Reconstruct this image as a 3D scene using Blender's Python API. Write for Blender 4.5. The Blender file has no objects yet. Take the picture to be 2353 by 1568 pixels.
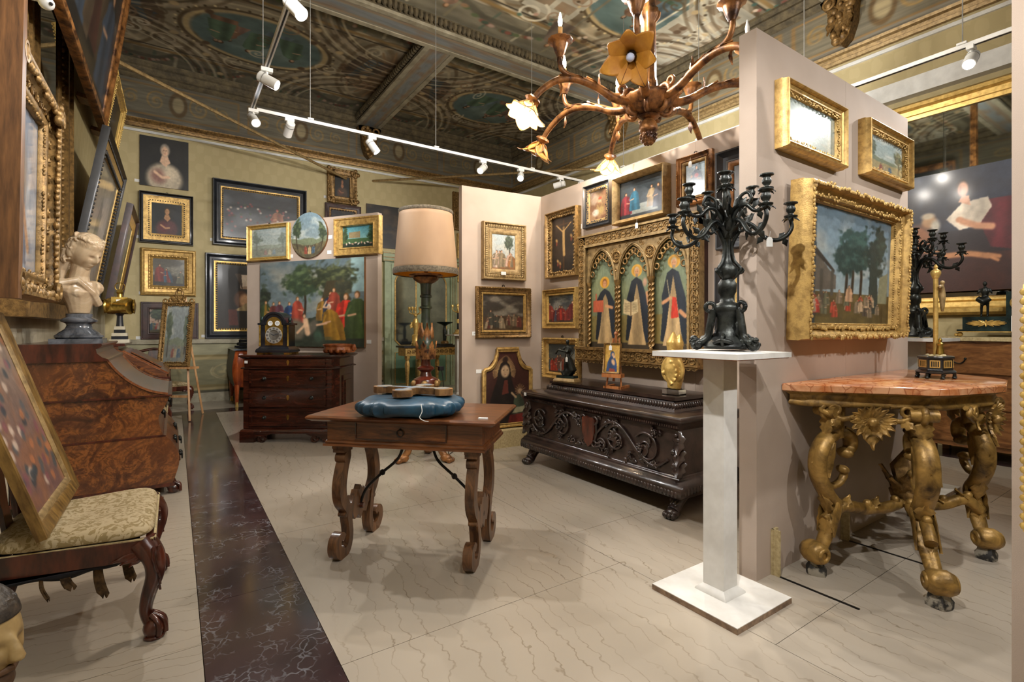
import bpy, bmesh, math, random
import numpy as np
from mathutils import Vector, Matrix
PI = math.pi
sc = bpy.context.scene
COL = sc.collection
# ------------------------------------------------------------------ camera
EYE = 1.3; FPX = 1150.0; HZ = 756.0; YAW = math.radians(34.0)
cam_d = bpy.data.cameras.new('camera'); cam = bpy.data.objects.new('camera', cam_d); COL.objects.link(cam)
cam.location = (0, 0, EYE); cam.rotation_euler = (PI/2, 0, -YAW)
cam_d.sensor_width = 36.0; cam_d.lens = 36.0*FPX/2353; cam_d.shift_y = -(784-HZ)/2353
cam_d.clip_start = 0.02; cam_d.clip_end = 60
sc.camera = cam
# ------------------------------------------------------------------ world (the room is closed; only a faint grey beyond it)
wd = bpy.data.worlds.new('world'); sc.world = wd; wd.use_nodes = True
wd.node_tree.nodes['Background'].inputs[0].default_value = (0.5, 0.47, 0.42, 1)
wd.node_tree.nodes['Background'].inputs[1].default_value = 0.3
sc.view_settings.view_transform = 'Standard'; sc.view_settings.look = 'None'
sc.view_settings.gamma = 1.0; sc.view_settings.use_curve_mapping = False
sc.view_settings.exposure = 0.85
sc.cycles.use_denoising = True
sc.cycles.max_bounces = 6; sc.cycles.diffuse_bounces = 3; sc.cycles.glossy_bounces = 3
sc.cycles.use_adaptive_sampling = True; sc.cycles.adaptive_threshold = .06
sc.cycles.sample_clamp_indirect = 4.0; sc.cycles.caustics_reflective = False; sc.cycles.caustics_refractive = False
SPOT_W = 82.0      # watts of one track spot
BULB_W = 55.0       # watts of one chandelier bulb
# ------------------------------------------------------------------ pixel -> place helpers (calibrated from the room's two vanishing points)
_F = (math.sin(YAW), math.cos(YAW)); _R = (math.cos(YAW), -math.sin(YAW))
def ray(px, py):
    a = (px-1176.5)/FPX
    return Vector((_F[0]+_R[0]*a, _F[1]+_R[1]*a, (HZ-py)/FPX))
O = Vector((0, 0, EYE))
def onx(px, py, x): d = ray(px, py); return O+d*(x/d.x)
def ony(px, py, y): d = ray(px, py); return O+d*(y/d.y)
def onz(px, py, z=0.0): d = ray(px, py); return O+d*((z-EYE)/d.z)
def ont(px, py, t): return O+ray(px, py)*t
def onpl(px, py, p, n):
    d = ray(px, py); return O+d*((Vector(p)-O).dot(n)/d.dot(n))
def s2l(c): return tuple((v/12.92 if v <= .04045 else ((v+.055)/1.055)**2.4) for v in c)
def H(h): return tuple(int(h[i:i+2], 16)/255 for i in (0, 2, 4))
def C(h): return s2l(H(h))+(1.0,)
# ------------------------------------------------------------------ materials
class N:
    def __init__(s, name):
        s.m = bpy.data.materials.new(name); s.m.use_nodes = True; s.t = s.m.node_tree
        s.b = s.t.nodes['Principled BSDF']; s.tc = s.t.nodes.new('ShaderNodeTexCoord')
    def n(s, typ, **kw):
        x = s.t.nodes.new('ShaderNode'+typ)
        for k, v in kw.items():
            if isinstance(k, str) and hasattr(x, k): setattr(x, k, v)
            else: x.inputs[k.replace('_', ' ')].default_value = v
        return x
    def l(s, a, b): s.t.links.new(a, b)
    def mapped(s, scale=(1, 1, 1), rot=(0, 0, 0), coord='Object'):
        mp = s.n('Mapping'); mp.inputs['Scale'].default_value = scale; mp.inputs['Rotation'].default_value = rot
        s.l(s.tc.outputs[coord], mp.inputs['Vector']); return mp.outputs[0]
    def noise(s, vec, scale=5, detail=4, rough=.55, dist=0):
        x = s.n('TexNoise'); x.inputs['Scale'].default_value = scale; x.inputs['Detail'].default_value = detail
        x.inputs['Roughness'].default_value = rough; x.inputs['Distortion'].default_value = dist
        s.l(vec, x.inputs['Vector']); return x.outputs['Fac']
    def ramp(s, fac, stops):
        r = s.n('ValToRGB'); e = r.color_ramp.elements
        e[0].position, e[0].color = stops[0][0], stops[0][1]; e[1].position, e[1].color = stops[-1][0], stops[-1][1]
        for p, c in stops[1:-1]:
            q = e.new(p); q.color = c
        s.l(fac, r.inputs[0]); return r.outputs[0]
    def math(s, op, a, b=None, c=None):
        x = s.n('Math'); x.operation = op
        for i, v in enumerate((a, b, c)):
            if v is None: continue
            if isinstance(v, (int, float)): x.inputs[i].default_value = v
            else: s.l(v, x.inputs[i])
        return x.outputs[0]
    def mix(s, fac, a, b, mode='MIX'):
        x = s.n('Mix'); x.data_type = 'RGBA'; x.blend_type = mode
        for sock, v in ((x.inputs[0], fac), (x.inputs[6], a), (x.inputs[7], b)):
            if isinstance(v, (int, float, tuple)): sock.default_value = v
            else: s.l(v, sock)
        return x.outputs[2]
    def bump(s, h, strength=.3, dist=.01):
        b = s.n('Bump'); b.inputs['Strength'].default_value = strength; b.inputs['Distance'].default_value = dist
        s.l(h, b.inputs['Height']); s.l(b.outputs[0], s.b.inputs['Normal'])
    def fin(s, col=None, rough=.5, metal=0., coat=0., spec=.5):
        if col is not None:
            if isinstance(col, tuple): s.b.inputs['Base Color'].default_value = col
            else: s.l(col, s.b.inputs['Base Color'])
        s.b.inputs['Roughness'].default_value = rough; s.b.inputs['Metallic'].default_value = metal
        s.b.inputs['Coat Weight'].default_value = coat; s.b.inputs['Coat Roughness'].default_value = .12
        s.b.inputs['Specular IOR Level'].default_value = spec
        return s.m
def mottled(name, a, b, scale=6, rough=.5, metal=0., stretch=(1, 1, 1), dist=0., coat=0., bump=0., lo=.35, hi=.68, spec=.5, bscale=None, detail=4):
    k = N(name); v = k.mapped(stretch); f = k.noise(v, scale, detail, .6, dist)
    if bump: k.bump(k.noise(k.mapped(stretch), bscale or scale*6, 3), bump, .004)
    return k.fin(k.ramp(f, [(lo, C(a)), (hi, C(b))]), rough, metal, coat, spec)
M = {}
M['gold'] = mottled('gilt', '6b4c22', 'd0ab66', 26, .42, .45, bump=.25, lo=.15, hi=.6)
M['goldbright'] = mottled('gilt_bright', '94702f', 'dcb96c', 22, .36, .5, lo=.15, hi=.6)
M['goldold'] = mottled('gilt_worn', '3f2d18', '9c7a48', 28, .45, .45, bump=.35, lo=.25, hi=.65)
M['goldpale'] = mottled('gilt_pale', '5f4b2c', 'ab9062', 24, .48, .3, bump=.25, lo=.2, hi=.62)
M['goldcarve'] = mottled('gilt_carved', '33230f', 'a88550', 26, .42, .42, bump=.3, lo=.22, hi=.64)
M['giltwood'] = mottled('giltwood', '38250f', 'b08a48', 12, .42, .35, dist=.8, bump=.5, lo=.25, hi=.66, bscale=45)
M['bronzewood'] = mottled('bronzed_wood', '3b2012', 'b47c46', 11, .4, .3, stretch=(1, 1, 1), bump=.3, lo=.36, hi=.68)
M['brass'] = mottled('brass', '7d6020', 'e6c468', 9, .25, .9)
M['black'] = mottled('black_lacquer', '0b0c10', '20232a', 8, .28, 0, coat=.5)
M['ebony'] = mottled('ebonised_wood', '0f0d0c', '221e1b', 12, .5, 0, coat=.08, bump=.1)
M['bluish'] = mottled('ebonised_blue', '121418', '23272e', 10, .48, 0, coat=.12)
M['iron'] = mottled('wrought_iron', '141414', '33302d', 12, .45, .7)
M['bronze'] = mottled('dark_bronze', '101212', '3b3e3a', 14, .36, .6, bump=.3, lo=.35, hi=.7)
M['bronzegreen'] = mottled('green_bronze', '101a18', '2d4240', 10, .4, .5)
M['walnut'] = mottled('walnut', '3c1f0e', '7d4a25', 5, .34, 0, stretch=(.7, 6, 6), dist=1.5, coat=.35, bump=.08)
M['walnutd'] = mottled('dark_walnut', '1c0c07', '4d2416', 4, .25, 0, stretch=(.8, 5, 5), dist=1.2, coat=.6, bump=.06)
M['walnutleg'] = mottled('walnut_legs', '3a2313', '77502f', 6, .4, 0, stretch=(4, 4, .8), dist=1, coat=.2, bump=.1)
M['carved'] = mottled('carved_dark_oak', '110a08', '3b2a23', 9, .3, 0, coat=.5, bump=.25, lo=.3, hi=.7)
M['mahog'] = mottled('mahogany', '2a0f08', '5e2a18', 7, .28, 0, stretch=(3, 3, .8), coat=.5, bump=.06)
M['pine'] = mottled('pale_pine', 'a87645', 'd3a574', 5, .5, 0, stretch=(5, 5, .6))
M['orangewood'] = mottled('cherry_easel', '8c4f26', 'bd7a45', 6, .45, 0, stretch=(4, 4, .8))
M['fruit'] = mottled('fruitwood', '573318', '8f6136', 5, .3, 0, stretch=(1.2, 1.2, 4), dist=1, coat=.4)
M['rosewood'] = mottled('tulipwood_veneer', '7a2c12', 'c0602a', 5, .25, 0, stretch=(4, 4, .8), coat=.6)
M['whitewood'] = mottled('white_lacquered_board', 'c2beb7', 'd8d5cf', 5, .45, 0, bump=.03)
M['whitemetal'] = mottled('white_metal', 'd2d2cf', 'e2e2df', 9, .4)
M['chipedge'] = mottled('chipboard_edge', '6d5847', '957b62', 30, .8)
M['card'] = mottled('card', 'dcdcd8', 'ececea', 40, .7)
M['ink'] = mottled('ink', '2a2a2e', '3a3a3e', 40, .7)
M['linen'] = mottled('linen_liner', 'a39066', 'c2b186', 50, .8)
M['canvasback'] = mottled('raw_canvas', '6d5439', '97785a', 30, .9)
M['redbole'] = mottled('red_bole_wood', '4f3218', '875c34', 7, .5, 0, stretch=(6, 6, .7))
M['maroon'] = mottled('maroon_wood', '26120d', '452720', 9, .5, 0, coat=.05)
M['blackcloth'] = mottled('black_cloth', '0d0d12', '1b1b22', 20, .9)
M['jute'] = mottled('jute_webbing', '3a2b18', '6e5434', 40, .95)
M['velvet'] = mottled('teal_satin', '0b2635', '1c4a63', 6, .42, 0, bump=.1)
M['rawwood'] = mottled('aged_poplar', '4d3219', '9a6f3d', 8, .6, 0, stretch=(1, 1, 1), dist=1, bump=.2)
M['copper'] = mottled('terracotta_glaze', '6b2f12', 'b06636', 9, .3, 0, coat=.4)
M['greymarble'] = mottled('grey_marble', '3f434a', '7d828b', 5, .18, 0, dist=2, coat=.4)
M['acrylic'] = None
def acrylic():
    k = N('clear_acrylic'); k.b.inputs['Transmission Weight'].default_value = 1; k.b.inputs['IOR'].default_value = 1.45
    k.b.inputs['Base Color'].default_value = (.92, .95, .97, 1); k.b.inputs['Roughness'].default_value = .02; return k.m
M['acrylic'] = acrylic()
def alabaster():
    k = N('alabaster'); v = k.mapped(); f = k.noise(v, 4, 5, .6, 1.5)
    k.b.inputs['Subsurface Weight'].default_value = .15; k.b.inputs['Subsurface Radius'].default_value = (.03, .02, .012)
    return k.fin(k.ramp(f, [(.3, C('a3876a')), (.5, C('c2ab8c')), (.7, C('d4c2a8'))]), .3, 0, .3)
M['alabaster'] = alabaster()
def emis(name, col, st):
    k = N(name); k.b.inputs['Emission Color'].default_value = C(col); k.b.inputs['Emission Strength'].default_value = st
    return k.fin(C(col), .4)
M['lampon'] = emis('lit_lens', 'f4f7ff', 60)
M['flame'] = emis('lit_bulb', 'fff1d8', 25)
def mirror():
    k = N('mirror_glass'); f = k.noise(k.mapped(), 3, 3)
    return k.fin(k.ramp(f, [(.3, C('a9b0ae')), (.7, C('bcc3c0'))]), .03, 1.0)
M['mirror'] = mirror()
def glossmir():
    k = N('old_mirror_glass'); f = k.noise(k.mapped(), 5, 4)
    return k.fin(k.ramp(f, [(.3, C('6f7678')), (.7, C('8f9898'))]), .08, .9)
M['oldmirror'] = glossmir()
def burl():
    k = N('burl_walnut'); v = k.mapped((1, .6, 1)); f = k.noise(v, 3.4, 6, .62, 3.2); g = k.noise(v, 14, 4, .6, 3.5); h = k.noise(v, 1.4, 3, .5, 1)
    c = k.ramp(f, [(.3, C('1c0c07')), (.46, C('57301a')), (.56, C('8c5527')), (.7, C('371c10'))])
    c2 = k.mix(k.ramp(g, [(.44, (0, 0, 0, 1)), (.62, (.75, .75, .75, 1))]), c, C('331506'))
    c3 = k.mix(k.ramp(h, [(.35, (.0, .0, .0, 1)), (.7, (.55, .55, .55, 1))]), c2, C('85502a'))
    return k.fin(c3, .3, 0, .55)
M['burl'] = burl()
def veneer():
    k = N('streaked_walnut'); f = k.noise(k.mapped((4, .5, 4)), 6, 5, .6, .8)
    return k.fin(k.ramp(f, [(.3, C('4b2412')), (.55, C('8a5433')), (.75, C('a36d48'))]), .2, 0, .9)
M['veneer'] = veneer()
def paint_mat(name, rough, coat):
    k = N(name); a = k.n('Attribute'); a.attribute_name = 'Col'
    f = k.noise(k.mapped((1, 1, 1)), 60, 4); k.bump(f, .25, .003)
    k.l(a.outputs['Color'], k.b.inputs['Base Color']); return k.fin(None, rough, 0, coat)
M['paint'] = paint_mat('oil_paint', .5, .12)
M['paintgloss'] = paint_mat('varnished_oil_paint', .3, .8)
M['fresco'] = paint_mat('painted_ceiling_canvas', .8, 0)
def fabric_wall():
    k = N('beige_fabric'); f = k.noise(k.mapped(), 2.2, 3); g = k.noise(k.mapped(), 420, 2); k.bump(g, .35, .0015)
    return k.fin(k.ramp(f, [(.3, C('ac9b8c')), (.7, C('b7a698'))]), .9, spec=.2)
M['fabric'] = fabric_wall()
def damask():
    k = N('damask_wallpaper'); sx = k.n('SeparateXYZ'); k.l(k.tc.outputs['Object'], sx.inputs[0])
    n1 = k.noise(k.mapped(), 9, 3, .5)
    u = k.math('ADD', sx.outputs[0], sx.outputs[1])
    cu = k.math('COSINE', k.math('ADD', k.math('MULTIPLY', u, 2*PI/.24), k.math('MULTIPLY', n1, 2.2)))
    cv = k.math('COSINE', k.math('ADD', k.math('MULTIPLY', sx.outputs[2], 2*PI/.34), k.math('MULTIPLY', n1, 3.0)))
    w = k.math('ADD', k.math('MULTIPLY', cu, cv), k.math('MULTIPLY', k.math('SUBTRACT', n1, .5), 1.2))
    w = k.ramp(w, [(.05, (0, 0, 0, 1)), (.22, (1, 1, 1, 1))])
    c = k.mix(w, C('b5a67c'), C('bbac82'))
    dirt = k.noise(k.mapped(), .7, 4)
    c = k.mix(k.math('MULTIPLY', dirt, .35), c, C('a08f60'))
    return k.fin(c, .7)
M['damask'] = damask()
def cream_marble(name, along_x):
    k = N(name); v = k.mapped((1, 1, 1))
    big = k.noise(v, .5, 3); warp = k.noise(v, 1.9, 5, .62); warp2 = k.noise(v, 8.5, 3, .6)
    sx = k.n('SeparateXYZ'); k.l(v, sx.inputs[0])
    if along_x: co = k.math('ADD', sx.outputs[1], k.math('MULTIPLY', sx.outputs[0], .12))
    else: co = k.math('SUBTRACT', sx.outputs[0], k.math('MULTIPLY', sx.outputs[1], .10))
    ph = k.math('ADD', k.math('MULTIPLY', co, 11.5 if not along_x else 14.), k.math('ADD', k.math('MULTIPLY', warp, 3.6), k.math('MULTIPLY', warp2, .75)))
    fr = k.math('ABSOLUTE', k.math('SUBTRACT', k.math('FRACT', ph), .5))
    vein = k.ramp(fr, [(.0, (1, 1, 1, 1)), (.055, (0, 0, 0, 1))])
    ms = k.noise(v, 2.7, 3); vein = k.math('MULTIPLY', vein, k.ramp(ms, [(.36, (.06,)*3+(1,)), (.64, (.8,)*3+(1,))]))
    base = k.ramp(big, [(.3, C('9d9283')), (.7, C('ada292'))])
    return k.fin(k.mix(vein, base, C('7b6d5a')), .24, 0, .1, .5)
M['marble_main'] = cream_marble('cream_marble', False)
M['marble_side'] = cream_marble('cream_marble_border', True)
def red_marble():
    k = N('red_fossil_marble'); v = k.mapped(); d = k.noise(v, 7, 3, .5)
    vo = k.n('TexVoronoi'); vo.feature = 'DISTANCE_TO_EDGE'; vo.inputs['Scale'].default_value = 17; vo.inputs['Randomness'].default_value = 1
    wv = k.n('VectorMath'); wv.operation = 'ADD'; k.l(v, wv.inputs[0]); nz = k.n('TexNoise'); nz.inputs['Scale'].default_value = 13
    k.l(v, nz.inputs['Vector']); sc_ = k.n('VectorMath'); sc_.operation = 'SCALE'; sc_.inputs['Scale'].default_value = .11; k.l(nz.outputs['Color'], sc_.inputs[0]); k.l(sc_.outputs[0], wv.inputs[1])
    k.l(wv.outputs[0], vo.inputs['Vector'])
    edge = k.ramp(vo.outputs['Distance'], [(.01, (1, 1, 1, 1)), (.07, (0, 0, 0, 1))])
    mask = k.ramp(k.noise(v, 5.5, 4, .6), [(.46, (0, 0, 0, 1)), (.64, (1, 1, 1, 1))])
    base = k.ramp(k.noise(v, 3, 5), [(.3, C('2b1f20')), (.7, C('493535'))])
    return k.fin(k.mix(k.math('MULTIPLY', k.math('MULTIPLY', edge, mask), .62), base, C('8a8c92')), .14, 0, .35)
M['marble_red'] = red_marble()
def sienna():
    k = N('orange_breccia_marble'); v = k.mapped(); vo = k.n('TexVoronoi'); vo.inputs['Scale'].default_value = 16; k.l(v, vo.inputs['Vector'])
    f = k.noise(v, 9, 4); c = k.mix(k.ramp(f, [(.4, (0, 0, 0, 1)), (.62, (1, 1, 1, 1))]), C('b06a3c'), C('cf9a72'))
    e = k.n('TexVoronoi'); e.feature = 'DISTANCE_TO_EDGE'; e.inputs['Scale'].default_value = 16; k.l(v, e.inputs['Vector'])
    return k.fin(k.mix(k.ramp(e.outputs['Distance'], [(.0, (.8, .8, .8, 1)), (.05, (0, 0, 0, 1))]), c, C('8a4526')), .13, 0, .4)
M['sienna'] = sienna()
def brocade():
    k = N('floral_brocade'); v = k.mapped(); f = k.noise(v, 22, 3, .55, 2.6); g = k.noise(v, 60, 2)
    w = k.ramp(f, [(.5, (0, 0, 0, 1)), (.54, (1, 1, 1, 1))]); k.bump(g, .2, .002)
    return k.fin(k.mix(w, C('b3a17e'), C('8d7a50')), .75)
M['brocade'] = brocade()
M['shade'] = None
def shade_mat():
    k = N('parchment_shade'); f = k.noise(k.mapped((1, 1, .4)), 3, 4)
    s = k.n('TexNoise'); k.b.inputs['Subsurface Weight'].default_value = .0
    k.b.inputs['Transmission Weight'].default_value = 0
    return k.fin(k.ramp(f, [(.3, C('94765a')), (.7, C('a98b6c'))]), .7)
M['shade'] = shade_mat()
M['shadein'] = mottled('gold_lining', 'c08a26', 'e0ad48', 4, .5)
M['braid'] = mottled('grey_braid', '4a4236', '7b705e', 60, .9, bump=.5)
M['greenpaint'] = mottled('sage_boiserie', '7d8767', '98a17f', 4, .5)
M['greendark'] = mottled('green_door_field', '4c6b53', '638366', 3, .55)
M['petal'] = mottled('amber_parchment', 'a86a1c', 'd69a3a', 6, .5)
def petal_lit():
    k = N('lit_parchment'); f = k.noise(k.mapped(), 6, 3)
    k.l(k.ramp(f, [(.3, C('ffb52e')), (.7, C('ffe2a0'))]), k.b.inputs['Emission Color']); k.b.inputs['Emission Strength'].default_value = 1.1
    return k.fin(C('e8b860'), .5)
M['petallit'] = petal_lit()
M['wire'] = mottled('wire', '8d8d8a', 'b0b0ac', 9, .4, .5)
M['plaster'] = mottled('ceiling_plaster', '8d8672', 'b5ad97', 5, .85)
M['beamdark'] = mottled('umber_moulding', '4a4232', '72654a', 9, .8)
M['plasterlow'] = mottled('lower_wall_plaster', 'b3aa92', 'cdc5b0', 6, .85)
# ------------------------------------------------------------------ mesh builder
class MB:
    def __init__(s): s.v = []; s.f = []
    def add(s, vs, fs, mx=None):
        o = len(s.v)
        if mx is not None: vs = [mx @ Vector(p) for p in vs]
        s.v += [tuple(p) for p in vs]; s.f += [tuple(i+o for i in f) for f in fs]; return s
    def box(s, x0, x1, y0, y1, z0, z1, mx=None):
        return s.add([(x0, y0, z0), (x1, y0, z0), (x1, y1, z0), (x0, y1, z0), (x0, y0, z1), (x1, y0, z1), (x1, y1, z1), (x0, y1, z1)],
                     [(0, 3, 2, 1), (4, 5, 6, 7), (0, 1, 5, 4), (1, 2, 6, 5), (2, 3, 7, 6), (3, 0, 4, 7)], mx)
    def lathe(s, prof, seg=16, mx=None, sx=1., sy=1., flute=0, fa=0., twist=0.):
        n = len(prof); vs = []; fs = []
        for j, (r, z) in enumerate(prof):
            for i in range(seg):
                a = 2*PI*i/seg+twist*z; q = r*(1+fa*math.cos(flute*2*PI*i/seg)) if flute else r
                vs.append((q*math.cos(a)*sx, q*math.sin(a)*sy, z))
        for j in range(n-1):
            for i in range(seg):
                k = (i+1) % seg; fs.append((j*seg+i, j*seg+k, (j+1)*seg+k, (j+1)*seg+i))
        fs.append(tuple(range(seg))[::-1]); fs.append(tuple((n-1)*seg+i for i in range(seg)))
        return s.add(vs, fs, mx)
    def tube(s, path, r, seg=8, mx=None, flat=1.0, caps=True):
        P_ = [Vector(p) for p in path]; n = len(P_); vs = []; fs = []
        up = Vector((0, 0, 1)); prev = None
        for j, p in enumerate(P_):
            t = (P_[min(j+1, n-1)]-P_[max(j-1, 0)])
            if t.length < 1e-9: t = Vector((0, 0, 1))
            t.normalize()
            if prev is None:
                a = Vector((0, 1, 0)) if abs(t.y) < .9 else Vector((1, 0, 0))
            else: a = prev
            a = (a-t*a.dot(t))
            if a.length < 1e-6: a = t.orthogonal()
            a.normalize(); b = t.cross(a); prev = a
            rr = r[j] if isinstance(r, (list, tuple)) else r
            for i in range(seg):
                th = 2*PI*i/seg; vs.append(p+a*(rr*flat*math.cos(th))+b*(rr*math.sin(th)))
        for j in range(n-1):
            for i in range(seg):
                k = (i+1) % seg; fs.append((j*seg+i, j*seg+k, (j+1)*seg+k, (j+1)*seg+i))
        if caps: fs.append(tuple(range(seg))[::-1]); fs.append(tuple((n-1)*seg+i for i in range(seg)))
        return s.add(vs, fs, mx)
    def prism(s, pts, y0, y1, mx=None):      # outline in x,z extruded along y
        n = len(pts); vs = [(x, y0, z) for x, z in pts]+[(x, y1, z) for x, z in pts]
        fs = [tuple(range(n)), tuple(range(2*n-1, n-1, -1))]+[(i, n+i, n+(i+1) % n, (i+1) % n) for i in range(n)]
        return s.add(vs, fs, mx)
    def ball(s, c, r, seg=8, rings=5, mx=None, sc3=(1, 1, 1)):
        vs = [(c[0], c[1], c[2]+r*sc3[2])]; fs = []
        for j in range(1, rings):
            th = PI*j/rings
            for i in range(seg):
                a = 2*PI*i/seg; vs.append((c[0]+r*sc3[0]*math.sin(th)*math.cos(a), c[1]+r*sc3[1]*math.sin(th)*math.sin(a), c[2]+r*sc3[2]*math.cos(th)))
        vs.append((c[0], c[1], c[2]-r*sc3[2])); L = len(vs)-1
        for i in range(seg): fs.append((0, 1+i, 1+(i+1) % seg))
        for j in range(rings-2):
            for i in range(seg):
                k = (i+1) % seg; a = 1+j*seg; fs.append((a+i, a+seg+i, a+seg+k, a+k))
        a = 1+(rings-2)*seg
        for i in range(seg): fs.append((a+i, L, a+(i+1) % seg))
        return s.add(vs, fs, mx)
    def torus(s, c, R, r, seg=16, sub=6, mx=None, ax='y', squash=1., arc=(0, 2*PI)):
        full = abs(arc[1]-arc[0]-2*PI) < 1e-6; n = seg if full else seg+1; path = []
        for i in range(n):
            a = arc[0]+(arc[1]-arc[0])*i/seg; u, w = R*math.cos(a), R*math.sin(a)*squash
            path.append((c[0]+u, c[1], c[2]+w) if ax == 'y' else ((c[0]+u, c[1]+w, c[2]) if ax == 'z' else (c[0], c[1]+u, c[2]+w)))
        if full: path += path[:2]
        return s.tube(path, r, sub, mx)
    def grid(s, fn, nu, nv, mx=None, closeu=False):
        vs = [fn(i/(nu if closeu else nu-1), j/(nv-1)) for j in range(nv) for i in range(nu)]
        fs = [(j*nu+i, j*nu+(i+1) % nu, (j+1)*nu+(i+1) % nu, (j+1)*nu+i) for j in range(nv-1) for i in range(nu if closeu else nu-1)]
        return s.add(vs, fs, mx)
    def leaf(s, base, tip, w, curl=.0, nrm=(0, -1, 0), n=7, lobes=3):      # carved acanthus leaf, thick
        b = Vector(base); t = Vector(tip); d = t-b; nn = Vector(nrm); nn = (nn-d*(nn.dot(d)/max(d.length_squared, 1e-9))).normalized(); sd = d.normalized().cross(nn)
        vs = []; fs = []
        for j in range(n):
            u = j/(n-1); ww = w*math.sin(PI*min(.97, .12+u*.86))*(1+.22*math.cos(2*PI*lobes*u))
            c = b+d*u+nn*(curl*u*u)
            for q, hgt in ((-1, -.12), (-.45, .22), (0, .05), (.45, .22), (1, -.12)):
                vs.append(c+sd*(ww*q)+nn*(hgt*w))
            vs.append(c-nn*(w*.3))
        for j in range(n-1):
            for q in range(6): fs.append((j*6+q, j*6+(q+1) % 6, (j+1)*6+(q+1) % 6, (j+1)*6+q))
        fs.append(tuple(range(6))[::-1]); fs.append(tuple((n-1)*6+q for q in range(6)))
        return s.add(vs, fs)
    def build(s, name, mat, parent=None, smooth=.7, kind=None, label=None):
        me = bpy.data.meshes.new(name); me.from_pydata(s.v, [], s.f); me.update()
        bm = bmesh.new(); bm.from_mesh(me); bmesh.ops.recalc_face_normals(bm, faces=bm.faces); bm.to_mesh(me); bm.free()
        if smooth == .7 and mat in ('giltwood', 'bronze', 'bronzewood', 'goldcarve', 'carved', 'goldold', 'mahog', 'walnutleg'): smooth = 1.15
        if smooth:
            me.shade_smooth(); me.set_sharp_from_angle(angle=smooth)
        me.materials.append(M[mat] if isinstance(mat, str) else mat)
        o = bpy.data.objects.new(name, me); COL.objects.link(o)
        if parent is not None: o.parent = parent
        if kind: o['kind'] = kind
        if label: o['label'] = label
        return o
def thing(name, label, cat, loc=(0, 0, 0), rz=0., tilt=0., group=None):
    o = bpy.data.objects.new(name, None); COL.objects.link(o); o.empty_display_size = .1
    o.location = loc; o.rotation_euler = (tilt, 0, rz); o['label'] = label; o['category'] = cat
    if group: o['group'] = group
    return o
def tag(o, label, cat, group=None):
    o['label'] = label; o['category'] = cat
    if group: o['group'] = group
    return o
def dup(root, loc, rz, label, group=None, tilt=0., scale=None):
    def cp(o, par):
        c = o.copy(); COL.objects.link(c)
        if par is not None: c.parent = par
        for ch in list(o.children): cp(ch, c)
        return c
    r = cp(root, None); r.location = loc; r.rotation_euler = (tilt, 0, rz); r['label'] = label
    if group: r['group'] = group
    if scale: r.scale = (scale,)*3
    return r
def struct(name, mb, mat, parent=None, **kw):
    o = mb.build(name, mat, parent, **kw)
    if parent is None: o['kind'] = 'structure'
    return o
def bez(p0, p1, p2, p3, n=10):
    out = []
    for i in range(n+1):
        t = i/n; a = (1-t)**3; b = 3*(1-t)**2*t; c = 3*(1-t)*t*t; d = t**3
        out.append(tuple(a*p0[k]+b*p1[k]+c*p2[k]+d*p3[k] for k in range(len(p0))))
    return out
def cr(pts, n=8):           # smooth curve through points
    P_ = [pts[0]]+list(pts)+[pts[-1]]; out = []
    for i in range(1, len(P_)-2):
        a, b, c, d = P_[i-1], P_[i], P_[i+1], P_[i+2]
        for j in range(n):
            t = j/n
            out.append(tuple(.5*((2*b[k])+(c[k]-a[k])*t+(2*a[k]-5*b[k]+4*c[k]-d[k])*t*t+(3*b[k]-a[k]-3*c[k]+d[k])*t**3) for k in range(len(b))))
    out.append(tuple(pts[-1])); return out
def ribbon(pts, w, closed_ends=True):     # 2-D centre line -> outline polygon of varying width
    L, R_ = [], []
    n = len(pts)
    for i, (x, z) in enumerate(pts):
        x0, z0 = pts[max(i-1, 0)]; x1, z1 = pts[min(i+1, n-1)]
        dx, dz = x1-x0, z1-z0; l = math.hypot(dx, dz) or 1; ww = w(i/(n-1)) if callable(w) else w
        L.append((x-dz/l*ww/2, z+dx/l*ww/2)); R_.append((x+dz/l*ww/2, z-dx/l*ww/2))
    return L, R_
def ribbon_prism(mb, pts, w, y0, y1, mx=None):
    L, R_ = ribbon(pts, w); n = len(L)
    vs = [(x, y0, z) for x, z in L]+[(x, y0, z) for x, z in R_]+[(x, y1, z) for x, z in L]+[(x, y1, z) for x, z in R_]
    fs = []
    for i in range(n-1):
        fs += [(i, i+1, n+i+1, n+i), (2*n+i, 3*n+i, 3*n+i+1, 2*n+i+1), (i, 2*n+i, 2*n+i+1, i+1), (n+i, n+i+1, 3*n+i+1, 3*n+i)]
    fs += [(0, n, 3*n, 2*n), (n-1, 3*n-1, 4*n-1, 2*n-1)]
    return mb.add(vs, fs, mx)
def spiral(cx, cz, r0, r1, a0, a1, n=24):
    return [(cx+(r0+(r1-r0)*i/n)*math.cos(a0+(a1-a0)*i/n), cz+(r0+(r1-r0)*i/n)*math.sin(a0+(a1-a0)*i/n)) for i in range(n+1)]
rnd = random.Random(7)
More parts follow.
